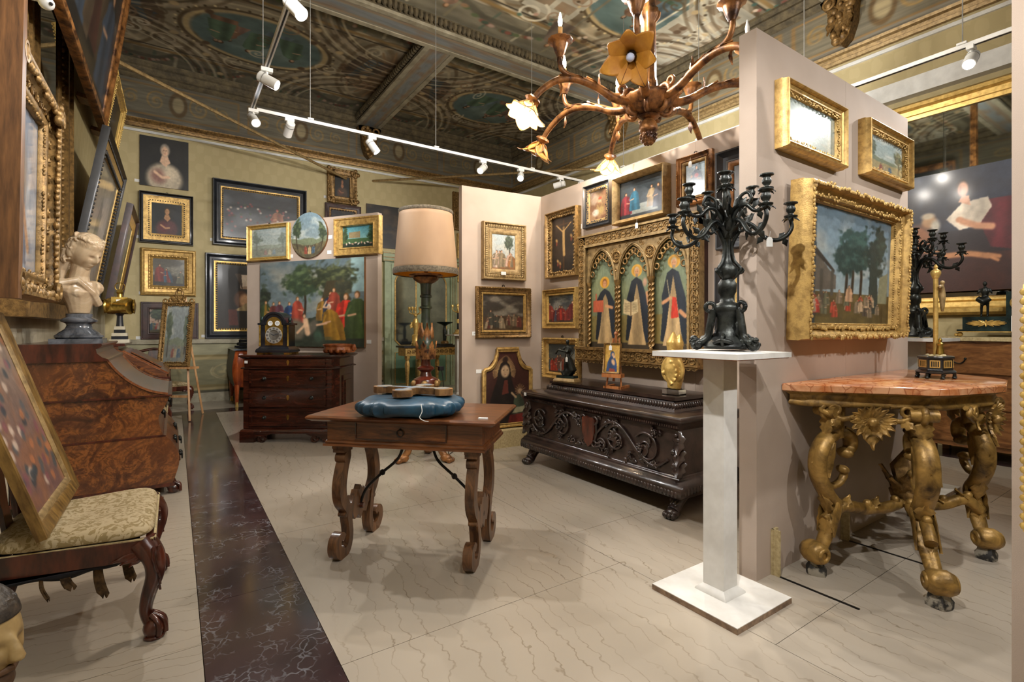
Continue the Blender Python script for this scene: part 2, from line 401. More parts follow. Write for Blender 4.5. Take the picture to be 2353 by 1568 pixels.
# ------------------------------------------------------------------ a small brush: canvases are painted cell by cell
def vnoise(X, Y, seed):
    r = np.random.RandomState(seed).rand(64, 64); xi = np.floor(X).astype(int); yi = np.floor(Y).astype(int)
    fx = X-xi; fy = Y-yi; fx = fx*fx*(3-2*fx); fy = fy*fy*(3-2*fy); a = r[yi % 64, xi % 64]; b = r[yi % 64, (xi+1) % 64]; c = r[(yi+1) % 64, xi % 64]; d = r[(yi+1) % 64, (xi+1) % 64]
    return (a*(1-fx)+b*fx)*(1-fy)+(c*(1-fx)+d*fx)*fy
def fbm(X, Y, seed, o=4):
    s = 0; w = .5
    for i in range(o): s = s+w*vnoise(X*2**i, Y*2**i, seed+i); w *= .5
    return s/(1-.5**o)
class Cv:
    def __init__(s, w, h, top, bot, asp=None, seed=1):
        s.w, s.h, s.seed = w, h, seed; s.asp = asp or w/h
        s.X, s.Y = np.meshgrid(np.linspace(0, 1, w), np.linspace(0, 1, h))
        t = s.Y[..., None]; s.a = np.array(H(bot))*(1-t)+np.array(H(top))*t; s.r = random.Random(seed)
    def put(s, m, col):
        c = np.array(H(col)) if isinstance(col, str) else np.array(col); m = np.clip(m, 0, 1)[..., None]; s.a = s.a*(1-m)+c*m; return s
    def fb(s, sx, sy, seed=0, o=4): return fbm(s.X*sx+3.1, s.Y*sy+1.7, s.seed*13+seed, o)
    def cloud(s, col, sx=4, sy=5, lo=.5, hi=.7, al=.7, seed=0, y0=0, y1=1):
        f = s.fb(sx, sy, seed); m = (f-lo)/(hi-lo); m = np.clip(m, 0, 1)*al*((s.Y >= y0) & (s.Y <= y1)); return s.put(m, col)
    def ell(s, x, y, rx, ry, col, soft=.3, rot=0., al=1., rough=0.):
        dx = (s.X-x)*s.asp; dy = s.Y-y; rx = rx*s.asp
        u = dx*math.cos(rot)+dy*math.sin(rot); v = -dx*math.sin(rot)+dy*math.cos(rot)
        d = np.sqrt((u/rx)**2+(v/ry)**2)
        if rough: d = d+rough*(s.fb(30, 30, 5, 2)-.5)
        return s.put(np.clip((1-d)/soft, 0, 1)*al, col)
    def ring(s, x, y, rx, ry, w, col, al=1., sq=2.):
        d = (np.abs((s.X-x)/rx)**sq+np.abs((s.Y-y)/ry)**sq)**(1/sq); return s.put(np.clip(1.6-np.abs(d-1)/w*1.6, 0, 1)*al, col)
    def poly(s, pts, col, al=1., folds=0.):
        ins = np.zeros(s.X.shape, bool); n = len(pts)
        for i in range(n):
            x0, y0 = pts[i]; x1, y1 = pts[(i+1) % n]
            if y0 == y1: continue
            c = ((y0 > s.Y) != (y1 > s.Y)) & (s.X < (x1-x0)*(s.Y-y0)/(y1-y0)+x0); ins ^= c
        if folds:
            f = .5+.5*np.sin(s.X*s.asp*folds+6*s.fb(3, 2, 9, 2)); c = np.array(H(col)); cc = c*(.80+.27*f[..., None])
            m = (ins*al)[..., None]; s.a = s.a*(1-m)+np.clip(cc, 0, 1)*m; return s
        return s.put(ins*al, col)
    def line(s, pts, w, col, al=1.):
        D = np.full(s.X.shape, 9.)
        for (x0, y0), (x1, y1) in zip(pts, pts[1:]):
            ax, ay = (x1-x0)*s.asp, y1-y0; q = ax*ax+ay*ay+1e-12; px = (s.X-x0)*s.asp; py = s.Y-y0
            t = np.clip((px*ax+py*ay)/q, 0, 1); D = np.minimum(D, np.hypot(px-t*ax, py-t*ay))
        return s.put(np.clip((w-D)/(w*.5), 0, 1)*al, col)
    def tree(s, x, y, rx, ry, dark, light, trunk='2c2216', base=None, n=40):
        if base is not None: s.line([(x, base), (x+.01, (base+y)/2), (x-.005, y)], .018, trunk)
        D_, L2 = np.array(H(dark)), np.array(H(light)); m0 = s.fb(9, 9, 31, 4); d = np.sqrt(((s.X-x)/rx)**2+((s.Y-y)/ry)**2)+1.1*(m0-.5)+.5*(s.fb(28, 28, 32, 2)-.5)
        lt = np.clip((s.fb(22, 26, 33, 3)-.42)*3+.25*(s.Y-y)/ry, 0, 1)[..., None]; m = np.clip((.95-d)*5, 0, 1)[..., None]*.95; s.a = s.a*(1-m)+(D_*(1-lt)+L2*lt)*m
        for i in range(n//4):
            a = s.r.random()*6.28; q = .6+.5*s.r.random(); cx = x+rx*q*math.cos(a); cy = y+ry*q*math.sin(a)
            s.ell(cx, cy, rx*.16, ry*.12, light if s.r.random() < .3 else dark, .9, s.r.random()*3, .7, .8)
        return s
    def fig(s, x, y, h, robe, skin='c79a78', hair='3b2415', cloak=None, w=.30, lean=0., arm=1, halo=None):
        k = h/s.asp; q = lambda u, v: (x+u*k+lean*v*k, y+v*h)
        if halo: s.ell(*q(0, .90), .105*k, .105*h, halo, .15)
        s.poly([q(-w*.9, 0), q(-w*.75, .45), q(-w*.62, .72), q(-.08, .82), q(.08, .82), q(w*.62, .72), q(w*.75, .45), q(w*.95, 0)], robe, 1., 20/h)
        if cloak: s.poly([q(-w, 0), q(-w*.9, .5), q(-w*.66, .74), q(-.04, .82), q(-.08, .4), q(-w*.35, 0)], cloak, 1., 16/h).poly([q(w*.55, .0), q(w*.3, .45), q(.04, .82), q(w*.68, .73), q(w*1.05, .4), q(w*1.05, 0)], cloak, 1., 16/h)
        s.ell(*q(0, .9), .072*k, .09*h, hair, .3); s.ell(*q(.012*arm, .885), .052*k, .07*h, skin, .35)
        s.ell(*q(-.03, .865), .02*k, .04*h, tuple(v*.7 for v in H(skin)), .9, 0, .5)
        if arm: s.line([q(w*.5*arm, .66), q(w*.85*arm, .48), q(.10*arm, .47)], .034*h, robe).line([q(.2*arm, .47), q(.04*arm, .5)], .026*h, skin)
        return s
    def blur(s, n=1):
        for i in range(n):
            a = np.pad(s.a, ((1, 1), (1, 1), (0, 0)), 'edge'); s.a = (a[1:-1, 1:-1]*2+a[:-2, 1:-1]+a[2:, 1:-1]+a[1:-1, :-2]+a[1:-1, 2:])/6
        return s
    def done(s, k=.12):
        s.blur(1); s.a = s.a*(1+k*(s.fb(26, 26, 77, 3)-.5)[..., None]*2); s.a = np.clip(s.a, 0, 1); return s
def paint_plane(name, cv, fn, mat='paint', parent=None, kind=None):
    """grid whose cells carry the painted colours; fn(u,v) -> local position arrays"""
    w, h = cv.w, cv.h; co = np.stack(np.broadcast_arrays(*fn(cv.X, cv.Y)), -1).reshape(-1, 3).astype(np.float32)
    i = np.arange(w*h).reshape(h, w); q = np.stack([i[:-1, :-1], i[:-1, 1:], i[1:, 1:], i[1:, :-1]], -1).reshape(-1, 4)
    me = bpy.data.meshes.new(name); me.vertices.add(w*h); me.vertices.foreach_set('co', co.ravel())
    nf = len(q); me.loops.add(nf*4); me.loops.foreach_set('vertex_index', q.ravel().astype(np.int32)); me.polygons.add(nf)
    me.polygons.foreach_set('loop_start', np.arange(0, nf*4, 4, dtype=np.int32)); me.update(calc_edges=True)
    a = cv.a.reshape(-1, 3); lin = np.where(a <= .04045, a/12.92, ((a+.055)/1.055)**2.4)
    at = me.color_attributes.new('Col', 'FLOAT_COLOR', 'POINT'); at.data.foreach_set('color', np.concatenate([lin, np.ones((len(lin), 1))], 1).astype(np.float32).ravel())
    me.materials.append(M[mat]); me.validate()
    o = bpy.data.objects.new(name, me); COL.objects.link(o)
    if parent is not None: o.parent = parent
    if kind: o['kind'] = kind
    return o
# ------------------------------------------------------------------ frames
def sweep_frame(mb, W, Hh, prof):
    """mitred rectangular moulding; prof = [(inset, proud)...], outside in; local x right, z up, -y towards the room"""
    n = len(prof); vs = []; fs = []
    for a, h in prof:
        vs += [(-W/2+a, -h, a), (W/2-a, -h, a), (W/2-a, -h, Hh-a), (-W/2+a, -h, Hh-a)]
    for j in range(n-1):
        for i in range(4):
            k = (i+1) % 4; fs.append((j*4+i, j*4+k, (j+1)*4+k, (j+1)*4+i))
    for i in range(4):
        k = (i+1) % 4; fs.append(((n-1)*4+i, (n-1)*4+k, k, i))
    return mb.add(vs, fs)
def beads(mb, W, Hh, a, h, r, step, sc3=(1, 1, 1), jit=0., seg=6, rings=4):
    x0, x1, z0, z1 = -W/2+a, W/2-a, a, Hh-a
    for (p, q, hor) in (((x0, z0), (x1, z0), 1), ((x0, z1), (x1, z1), 1), ((x0, z0), (x0, z1), 0), ((x1, z0), (x1, z1), 0)):
        L = math.hypot(q[0]-p[0], q[1]-p[1]); n = max(2, int(L/step))
        for i in range(n):
            t = (i+.5)/n; j = rnd.uniform(-jit, jit); rr = r*(1+rnd.uniform(-jit, jit)*8) if jit else r
            s3 = sc3 if hor else (sc3[2], sc3[1], sc3[0])
            mb.ball((p[0]+(q[0]-p[0])*t+(0 if hor else j), -h, p[1]+(q[1]-p[1])*t+(j if hor else 0)), rr, seg, rings, None, s3)
def scrolls(mb, W, Hh, a, h, R, r, step):
    x0, x1, z0, z1 = -W/2+a, W/2-a, a, Hh-a
    for (p, q) in (((x0, z0), (x1, z0)), ((x0, z1), (x1, z1)), ((x0, z0), (x0, z1)), ((x1, z0), (x1, z1))):
        L = math.hypot(q[0]-p[0], q[1]-p[1]); n = max(2, int(L/step))
        for i in range(n):
            t = (i+.5)/n; c = (p[0]+(q[0]-p[0])*t, -h, p[1]+(q[1]-p[1])*t); a0 = 1.6*i
            mb.torus(c, R, r, 10, 5, arc=(a0, a0+4.9)); mb.ball((c[0], -h, c[2]), r*1.4, 6, 4)
def prof_for(style, fw, d):
    if style == 'plain': return [(0, 0), (0, d*.9), (fw*.15, d), (fw*.85, d*.75), (fw, d*.45), (fw, d*.3)]
    if style == 'hollow': return [(0, 0), (0, d*.7), (fw*.06, d), (fw*.18, d), (fw*.26, d*.82), (fw*.5, d*.5), (fw*.74, d*.52), (fw*.8, d*.62), (fw*.92, d*.6), (fw, d*.4), (fw, d*.25)]
    if style == 'deep': return [(0, 0), (0, d*.55), (fw*.05, d*.6), (fw*.12, d*.95), (fw*.22, d), (fw*.3, d*.9), (fw*.34, d*.7), (fw*.62, d*.55), (fw*.68, d*.68), (fw*.78, d*.66), (fw*.82, d*.5), (fw, d*.3), (fw, d*.2)]
    if style == 'flat': return [(0, 0), (0, d*.8), (fw*.05, d), (fw*.2, d), (fw*.24, d*.8), (fw*.76, d*.8), (fw*.8, d*.95), (fw*.92, d*.9), (fw, d*.5), (fw, d*.3)]
    return [(0, 0), (0, d), (fw, d), (fw, d*.3)]
def framed(label, W, Hh, loc, rz, cv, fw=.08, d=.06, style='hollow', fmat='gold', tilt=0., orn=(), inner=None, pmat='paint', name='framed_painting', cat='painting', group=None, liner=0., lmat='linen', hook=False, back=True):
    """picture: frame, optional inner moulding / liner, ornaments, painted canvas. loc = middle of its bottom edge on the wall"""
    t = thing(name, label, cat, loc, rz, tilt, group)
    mb = MB(); sweep_frame(mb, W, Hh, prof_for(style, fw, d)); mb.build('frame', fmat, t)
    e = fw
    if inner:
        mb = MB(); w2, m2 = inner; p = [(e-.004, d*.2), (e-.004, d*.62), (e+w2*.4, d*.6), (e+w2, d*.32), (e+w2, d*.2)]; sweep_frame(mb, W, Hh, p); mb.build('inner_moulding', m2, t); e += w2
    if liner:
        mb = MB(); sweep_frame(mb, W, Hh, [(e-.003, d*.2), (e-.003, d*.35), (e+liner, d*.26), (e+liner, d*.2)]); mb.build('liner', lmat, t); e += liner
    if orn:
        mb = MB()
        for o in orn:
            k = o[0]
            if k == 'bead': beads(mb, W, Hh, fw*o[1], d*o[2], o[3], o[4])
            elif k == 'rope': beads(mb, W, Hh, fw*o[1], d*o[2], o[3], o[4], (1.5, .8, .8))
            elif k == 'leaf': beads(mb, W, Hh, fw*o[1], d*o[2], o[3], o[4], (.75, .6, 1.5))
            elif k == 'lump': beads(mb, W, Hh, fw*o[1], d*o[2], o[3], o[4], (1.2, .8, 1.2), .012)
            elif k == 'scroll': scrolls(mb, W, Hh, fw*o[1], d*o[2], o[3], o[3]*.28, o[4])
            elif k == 'corner':
                for sx in (-1, 1):
                    for z in (0, 1):
                        for q in range(9):
                            a = rnd.uniform(0, 6.28); rr = o[1]*rnd.uniform(.1, .8)
                            mb.ball((sx*(W/2-fw*.45)+rr*math.cos(a), -d*1.0, (fw*.45 if not z else Hh-fw*.45)+rr*math.sin(a)), o[1]*rnd.uniform(.22, .4), 7, 5, None, (1, .7, 1))
                        mb.torus((sx*(W/2-fw*.45), -d*1.08, fw*.45 if not z else Hh-fw*.45), o[1]*.5, o[1]*.14, 12, 5)
        mb.build('carved_ornament', fmat, t, kind='stuff')
    cw, ch = W-2*e, Hh-2*e
    yy = -d*.24
    paint_plane('canvas', cv, lambda u, v: ((u-.5)*cw*1.01, np.full(u.shape, yy), e+(v*1.01-.005)*ch), pmat, t)
    mb = MB(); mb.box(-W/2+e-.01, W/2-e+.01, -d*.2, -.001, e-.01, Hh-e+.01); mb.build('backing_board', 'canvasback', t)
    if hook:
        mb = MB(); mb.torus((0, -.012, Hh+.012), .014, .0035, 10, 5); mb.build('hanging_ring', 'iron', t)
    return t
def bare_canvas(label, W, Hh, loc, rz, cv, d=.03, tilt=0., pmat='paint', edge='canvasback', cat='painting'):
    t = thing('canvas_painting', label, cat, loc, rz, tilt)
    paint_plane('canvas', cv, lambda u, v: ((u-.5)*W, np.full(u.shape, -d-.001), v*Hh), pmat, t)
    mb = MB(); mb.box(-W/2, W/2, -d, -.004, 0, Hh); mb.build('stretcher', edge, t); return t
def rect_y(y, l, t, r, b):       # picture rectangle on a wall facing -y, from its top-left and bottom-right corners in the photograph
    A = ony(l, t, y); B = ony(r, b, y); return abs(B.x-A.x), A.z-B.z, ((A.x+B.x)/2, y, B.z)
def rect_x(x, l, t, r, b):       # on a wall facing -x
    A = onx(l, t, x); B = onx(r, b, x); return abs(B.y-A.y), A.z-B.z, (x, (A.y+B.y)/2, B.z)
# ------------------------------------------------------------------ generic subjects
def c_portrait(w, h, seed, bg=('1b1b1a', '0f0f0e'), robe='6d5a48', skin='c9a184', hair='a89a86', accent='8a4a42'):
    c = Cv(w, h, bg[0], bg[1], seed=seed); c.cloud('2c2a24', 3, 3, .45, .75, .5)
    c.ell(.5, .18, .42, .36, robe, .25).ell(.38, .22, .22, .2, accent, .6, .5, .7).ell(.62, .3, .2, .2, tuple(min(1, v*1.3) for v in H(robe)), .7, -.5, .6)
    c.poly([(.40, .52), (.45, .66), (.56, .66), (.62, .52), (.52, .42)], skin).ell(.51, .76, .115, .15, hair, .25).ell(.51, .735, .085, .12, skin, .3).ell(.47, .73, .03, .09, tuple(v*.72 for v in H(skin)), .9, 0, .6)
    c.ell(.485, .755, .016, .009, '3a241a', .6).ell(.54, .755, .016, .009, '3a241a', .6).ell(.513, .69, .025, .008, '94493f', .6).line([(.513, .76), (.52, .722)], .006, tuple(v*.75 for v in H(skin)))
    c.line([(.3, .3), (.45, .2), (.58, .22)], .035, skin); return c.done()
def c_scene(w, h, seed, sky=('5c6a72', '8c8a78'), ground='3b3020', n=6, tone=('7a2f26', '2f4a5c', 'a07a3c', '5b5a44', '8d8270'), trees=1, horizon=.38, fh=.42, dark=.0):
    c = Cv(w, h, sky[0], sky[1], seed=seed); c.cloud('b4ad9c', 3, 5, .5, .72, .5, 1)
    c.put((c.Y < horizon+.06*(c.fb(5, 1, 3)-.5))*1., ground); c.cloud('5f5238', 6, 9, .5, .7, .5, 4, 0, horizon)
    for i in range(trees): x = c.r.choice((.08, .9, .75, .2, .5)); c.tree(x, .78, .22, .24, '1d2a1e', '3d4d30', base=.25)
    for i in range(n):
        x = (i+.5)/n*.9+.05+c.r.uniform(-.04, .04); c.fig(x, c.r.uniform(.04, .16), fh*c.r.uniform(.8, 1.15), c.r.choice(tone), cloak=c.r.choice((None, c.r.choice(tone))), arm=c.r.choice((-1, 1)), lean=c.r.uniform(-.2, .2))
    if dark: c.a = c.a*(1-dark)
    return c.done()
def c_land(w, h, seed, sky=('7b95a0', 'b8b8a0'), ground='4c4a30', haze=0.):
    c = Cv(w, h, sky[0], sky[1], seed=seed); c.cloud('d5d3c4', 3, 6, .48, .7, .7, 1)
    c.put((c.Y < .42+.1*(c.fb(4, 1, 2)-.5))*1., '6a7256'); c.put((c.Y < .3+.12*(c.fb(5, 1, 3)-.5))*1., ground); c.cloud('7a6c42', 6, 12, .5, .7, .6, 4, 0, .3)
    c.tree(.14, .66, .17, .26, '24301f', '4d5a38', base=.1); c.tree(.88, .6, .12, .22, '2b3524', '53603e', base=.15)
    for i in range(3): c.fig(.4+.12*i, .08, .2, ('8a3a2c', 'b59a6e', '3d5366')[i])
    if haze: c.a = c.a*(1-haze)+haze*np.array(H('a9b1ae'))
    return c.done()
def c_dark(w, h, seed, tint='3a2a1c'):
    c = Cv(w, h, '191613', '100d0b', seed=seed); c.cloud(tint, 3, 3, .45, .7, .8); c.cloud('5a4630', 6, 6, .58, .75, .5, 3); return c.done()
# ------------------------------------------------------------------ the room
XL, XR, YB, YN = -.95, 7.1, 10.5, -3.2
def slab(name, x0, x1, y0, y1, z0, z1, mat, parent=None, **kw):
    mb = MB(); mb.box(x0, x1, y0, y1, z0, z1); o = struct(name, mb, mat, parent, smooth=0, **kw); return o
floor = slab('floor', XL-.2, XR+.2, YN-.2, YB+.2, -.2, -.02, 'chipedge')
# marble slabs, each with a hair joint around it
SX0, SX1 = .094, .533
GAP = .0015
def slab_part(name, x0, x1, y0, y1, mat):
    return slab(name, x0+GAP, x1-GAP, y0+GAP, y1-GAP, -.02, 0, mat, floor)
ys = [YN+.0, -1.9, -.4, 1.1, 2.42, 3.9, 5.4, 6.9, 8.35, 9.0]
for a, b in zip(ys, ys[1:]):
    slab_part('border_slab', XL-.1, SX0, a, b, 'marble_side')
    slab_part('stripe_slab', SX0, SX1, a+.35, b+.35 if b < 9 else 9.0, 'marble_red') if a > YN else slab_part('stripe_slab', SX0, SX1, a, b+.35, 'marble_red')
xs = [SX1, 2.05, 3.55, 5.05, 6.5]
for i, (a, b) in enumerate(zip(xs, xs[1:])):
    for c, d in zip(ys, ys[1:]): slab_part('field_slab', a, b, c+(.0 if i % 2 else -.45) if c > YN else c, (d+(.0 if i % 2 else -.45)) if d < 9 else 9.0, 'marble_main')
slab_part('stripe_slab', 6.5, XR+.1, YN, 9.0, 'marble_red')
for a, b in ((XL-.1, 1.5), (1.5, 3.2), (3.2, 4.9), (4.9, XR+.1)):
    slab_part('stripe_slab', a, b, 9.0, 9.42, 'marble_red'); slab_part('border_slab', a, b, 9.42, YB+.1, 'marble_side')
# walls
wb = slab('wall_back', XL-.2, XR+.2, YB, YB+.2, 0, 6.0, 'damask')
wl = slab('wall_left', XL-.2, XL, YN, YB, 0, 6.0, 'damask')
wr = slab('wall_right', XR, XR+.2, YN, YB, 0, 6.0, 'damask')
wn = slab('wall_near', XL-.2, XR+.2, YN-.2, YN, 0, 6.0, 'damask')
# dado of the back wall: painted panel with scrolls between plain bands
def c_dado(w, h, seed=3):
    c = Cv(w, h, '8f8a6c', '7c7658', asp=3.0, seed=seed); 
    for z0, z1, col in ((0, .12, '6b6650'), (.12, .2, '55513f'), (.2, .245, 'a08f66'), (.245, .29, '83744c'), (.72, .765, 'a08f66'), (.765, .8, '83744c'), (.8, 1, '969175')):
        c.put(((c.Y >= z0) & (c.Y < z1))*1., col)
    for i in range(4):
        x = .125+.25*i; c.line(spl(x, .5, .09, .19), .010, 'a3956e'); c.line(spl(x, .5, .075, .17, 2.6), .008, 'b0a27c')
        for k in range(8):
            a = k*.785; c.ell(x+.035*math.cos(a), .5+.1*math.sin(a), .018, .035, 'a89a72', .5, a, .8)
    return c.done(.1)
def spl(x, y, rx, ry, ph=0.): return [(x+rx*(1-i/26)*math.cos(ph+i*.42), y+ry*(1-i/26)*math.sin(ph+i*.42)) for i in range(24)]
dado = c_dado(420, 110)
paint_plane('dado_panel', dado, lambda u, v: (XL+u*4.9, np.full(u.shape, YB-.012), v*1.04), 'fresco', wb)
slab('dado_backing', XL, 3.95, YB-.011, YB, 0, 1.04, 'plasterlow', wb)
slab('dado_rail', XL, 3.95, YB-.05, YB, 1.04, 1.12, 'plaster', wb)
slab('dado_backing', XL, XL+.012, YN, YB, 0, 1.9, 'plasterlow', wl)
slab('baseboard_back', XL, 3.95, YB-.035, YB-.012, 0, .16, 'plaster', wb)
# picture rails, cornice, frieze
for nm, par, args in (('picture_rail', wb, (XL, XR, YB-.03, YB, 4.62, 4.66)), ('picture_rail', wl, (XL, XL+.03, YN, YB, 4.62, 4.66)), ('picture_rail', wr, (XR-.03, XR, YN, YB, 4.62, 4.66))):
    slab(nm, *args, 'whitemetal', par)
CORN = [(0, 4.70), (.05, 4.70), (.06, 4.735), (.035, 4.75), (.045, 4.79), (.09, 4.80), (.10, 4.83), (.06, 4.84), (0, 4.85)]
def corn(name, prof, mat, par, side):
    mb = MB(); n = len(prof)
    pt = {'b': lambda a, z, e: (XL if e == 0 else XR, YB-a, z), 'l': lambda a, z, e: (XL+a, YN if e == 0 else YB, z), 'r': lambda a, z, e: (XR-a, YN if e == 0 else YB, z)}[side]
    vs = [pt(a, z, 0) for a, z in prof]+[pt(a, z, 1) for a, z in prof]
    mb.add(vs, [(i, i+1, n+i+1, n+i) for i in range(n-1)]+[tuple(range(n)), tuple(range(n, 2*n))]); return struct(name, mb, mat, par)
for s_, w_ in (('b', wb), ('l', wl), ('r', wr)):
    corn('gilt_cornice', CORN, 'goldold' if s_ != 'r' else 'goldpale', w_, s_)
    corn('leaf_moulding', [(0, 5.50), (.05, 5.52), (.09, 5.56), (.06, 5.60), (.1, 5.63), (.13, 5.68), (.11, 5.72), (.15, 5.76), (.15, 5.79), (0, 5.79)], 'beamdark', w_, s_)
def c_frieze(w, h, n, seed=5):
    c = Cv(w, h, '5e594c', '6b665a', asp=w/h, seed=seed); c.cloud('4b463c', 14, 2, .4, .7, .6)
    for i in range(n):
        x0, x1 = (i+.04)/n, (i+.96)/n; col = '6f5a3c'
        c.poly([(x0, .14), (x1, .14), (x1, .9), (x0, .9)], '635d4d'); c.line([(x0, .14), (x1, .14), (x1, .9), (x0, .9), (x0, .14)], .03, '765f3d'); 
        k = (x1-x0); m = (x0+x1)/2
        for sx in (-1, 1):
            for q, rr in ((.17, .27), (.36, .2)):
                c.line(spl(m+sx*k*q, .52, k*.085*rr/.27, rr, 1.57+sx*.8), .022, '80683f'); c.line(spl(m+sx*k*q, .52, k*.06, rr*.7, 4.0), .018, '77694e')
        c.ell(m, .52, k*.06, .27, '877a5c', .4); c.ring(m, .52, k*.06, .27, .3, '54432a')
    return c.done(.2)
fz = c_frieze(900, 74, 4)
paint_plane('painted_frieze', fz, lambda u, v: (XL+u*(XR-XL), np.full(u.shape, YB-.012), 4.85+v*.66), 'fresco', wb)
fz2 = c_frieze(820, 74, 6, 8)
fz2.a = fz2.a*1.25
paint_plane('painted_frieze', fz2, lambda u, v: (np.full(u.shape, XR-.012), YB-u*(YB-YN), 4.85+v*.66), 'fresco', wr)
paint_plane('painted_frieze', fz, lambda u, v: (np.full(u.shape, XL+.012), YN+u*(YB-YN), 4.85+v*.66), 'fresco', wl)
# ceiling: plaster bed, beams, painted canvases between them
ceil = slab('ceiling', XL-.2, XR+.2, YN-.2, YB+.2, 5.80, 6.0, 'plaster')
def beam(name, x0, x1, y0, y1, along):
    o = slab(name, x0, x1, y0, y1, 5.57, 5.80, 'beamdark', ceil)
    c = Cv(180, 24, '8f8a7c', '8f8a7c', asp=8, seed=9)
    c.put((np.abs(c.Y-.5) < .17)*1., '83888a'); c.put((np.abs(c.Y-.5) > .42)*1., 'b9b2a0'); c.put(((np.abs(c.Y-.5) > .2) & (np.abs(c.Y-.5) < .32))*1., '97836c')
    c.cloud('8a6f58', 26, 4, .5, .7, .6); c.done(.1)
    if along == 'x': fn = lambda u, v: (x0+u*(x1-x0), y0+v*(y1-y0), np.full(u.shape, 5.568))
    else: fn = lambda u, v: (x0+v*(x1-x0), y0+u*(y1-y0), np.full(u.shape, 5.568))
    paint_plane('painted_soffit', c, fn, 'fresco', o)
    for s_ in (0, 1):
        mb = MB()
        if along == 'x': yy = y0 if s_ == 0 else y1; mb.box(x0, x1, yy-.04, yy+.04, 5.555, 5.60)
        else: xx = x0 if s_ == 0 else x1; mb.box(xx-.04, xx+.04, y0, y1, 5.555, 5.60)
        mb.build('fillet', 'plaster', o, smooth=0)
        mb = MB(); L = (x1-x0) if along == 'x' else (y1-y0); n = int(L/.075)
        for i in range(n):
            q = (i+.5)/n*L
            if along == 'x': mb.ball((x0+q, (y0-.05 if s_ == 0 else y1+.05), 5.68), .04, 6, 4, None, (1, 1.1, 1.6))
            else: mb.ball(((x0-.05 if s_ == 0 else x1+.05), y0+q, 5.68), .04, 6, 4, None, (1.1, 1, 1.6))
        mb.build('leaf_moulding', 'beamdark', o, kind='stuff')
    return o
for y0, y1 in ((6.54, 6.95), (2.7, 3.11), (-1.1, -.7)): beam('ceiling_beam', XL, XR, y0, y1, 'x')
beam('ceiling_beam', 3.17, 3.6, 6.99, YB, 'y')
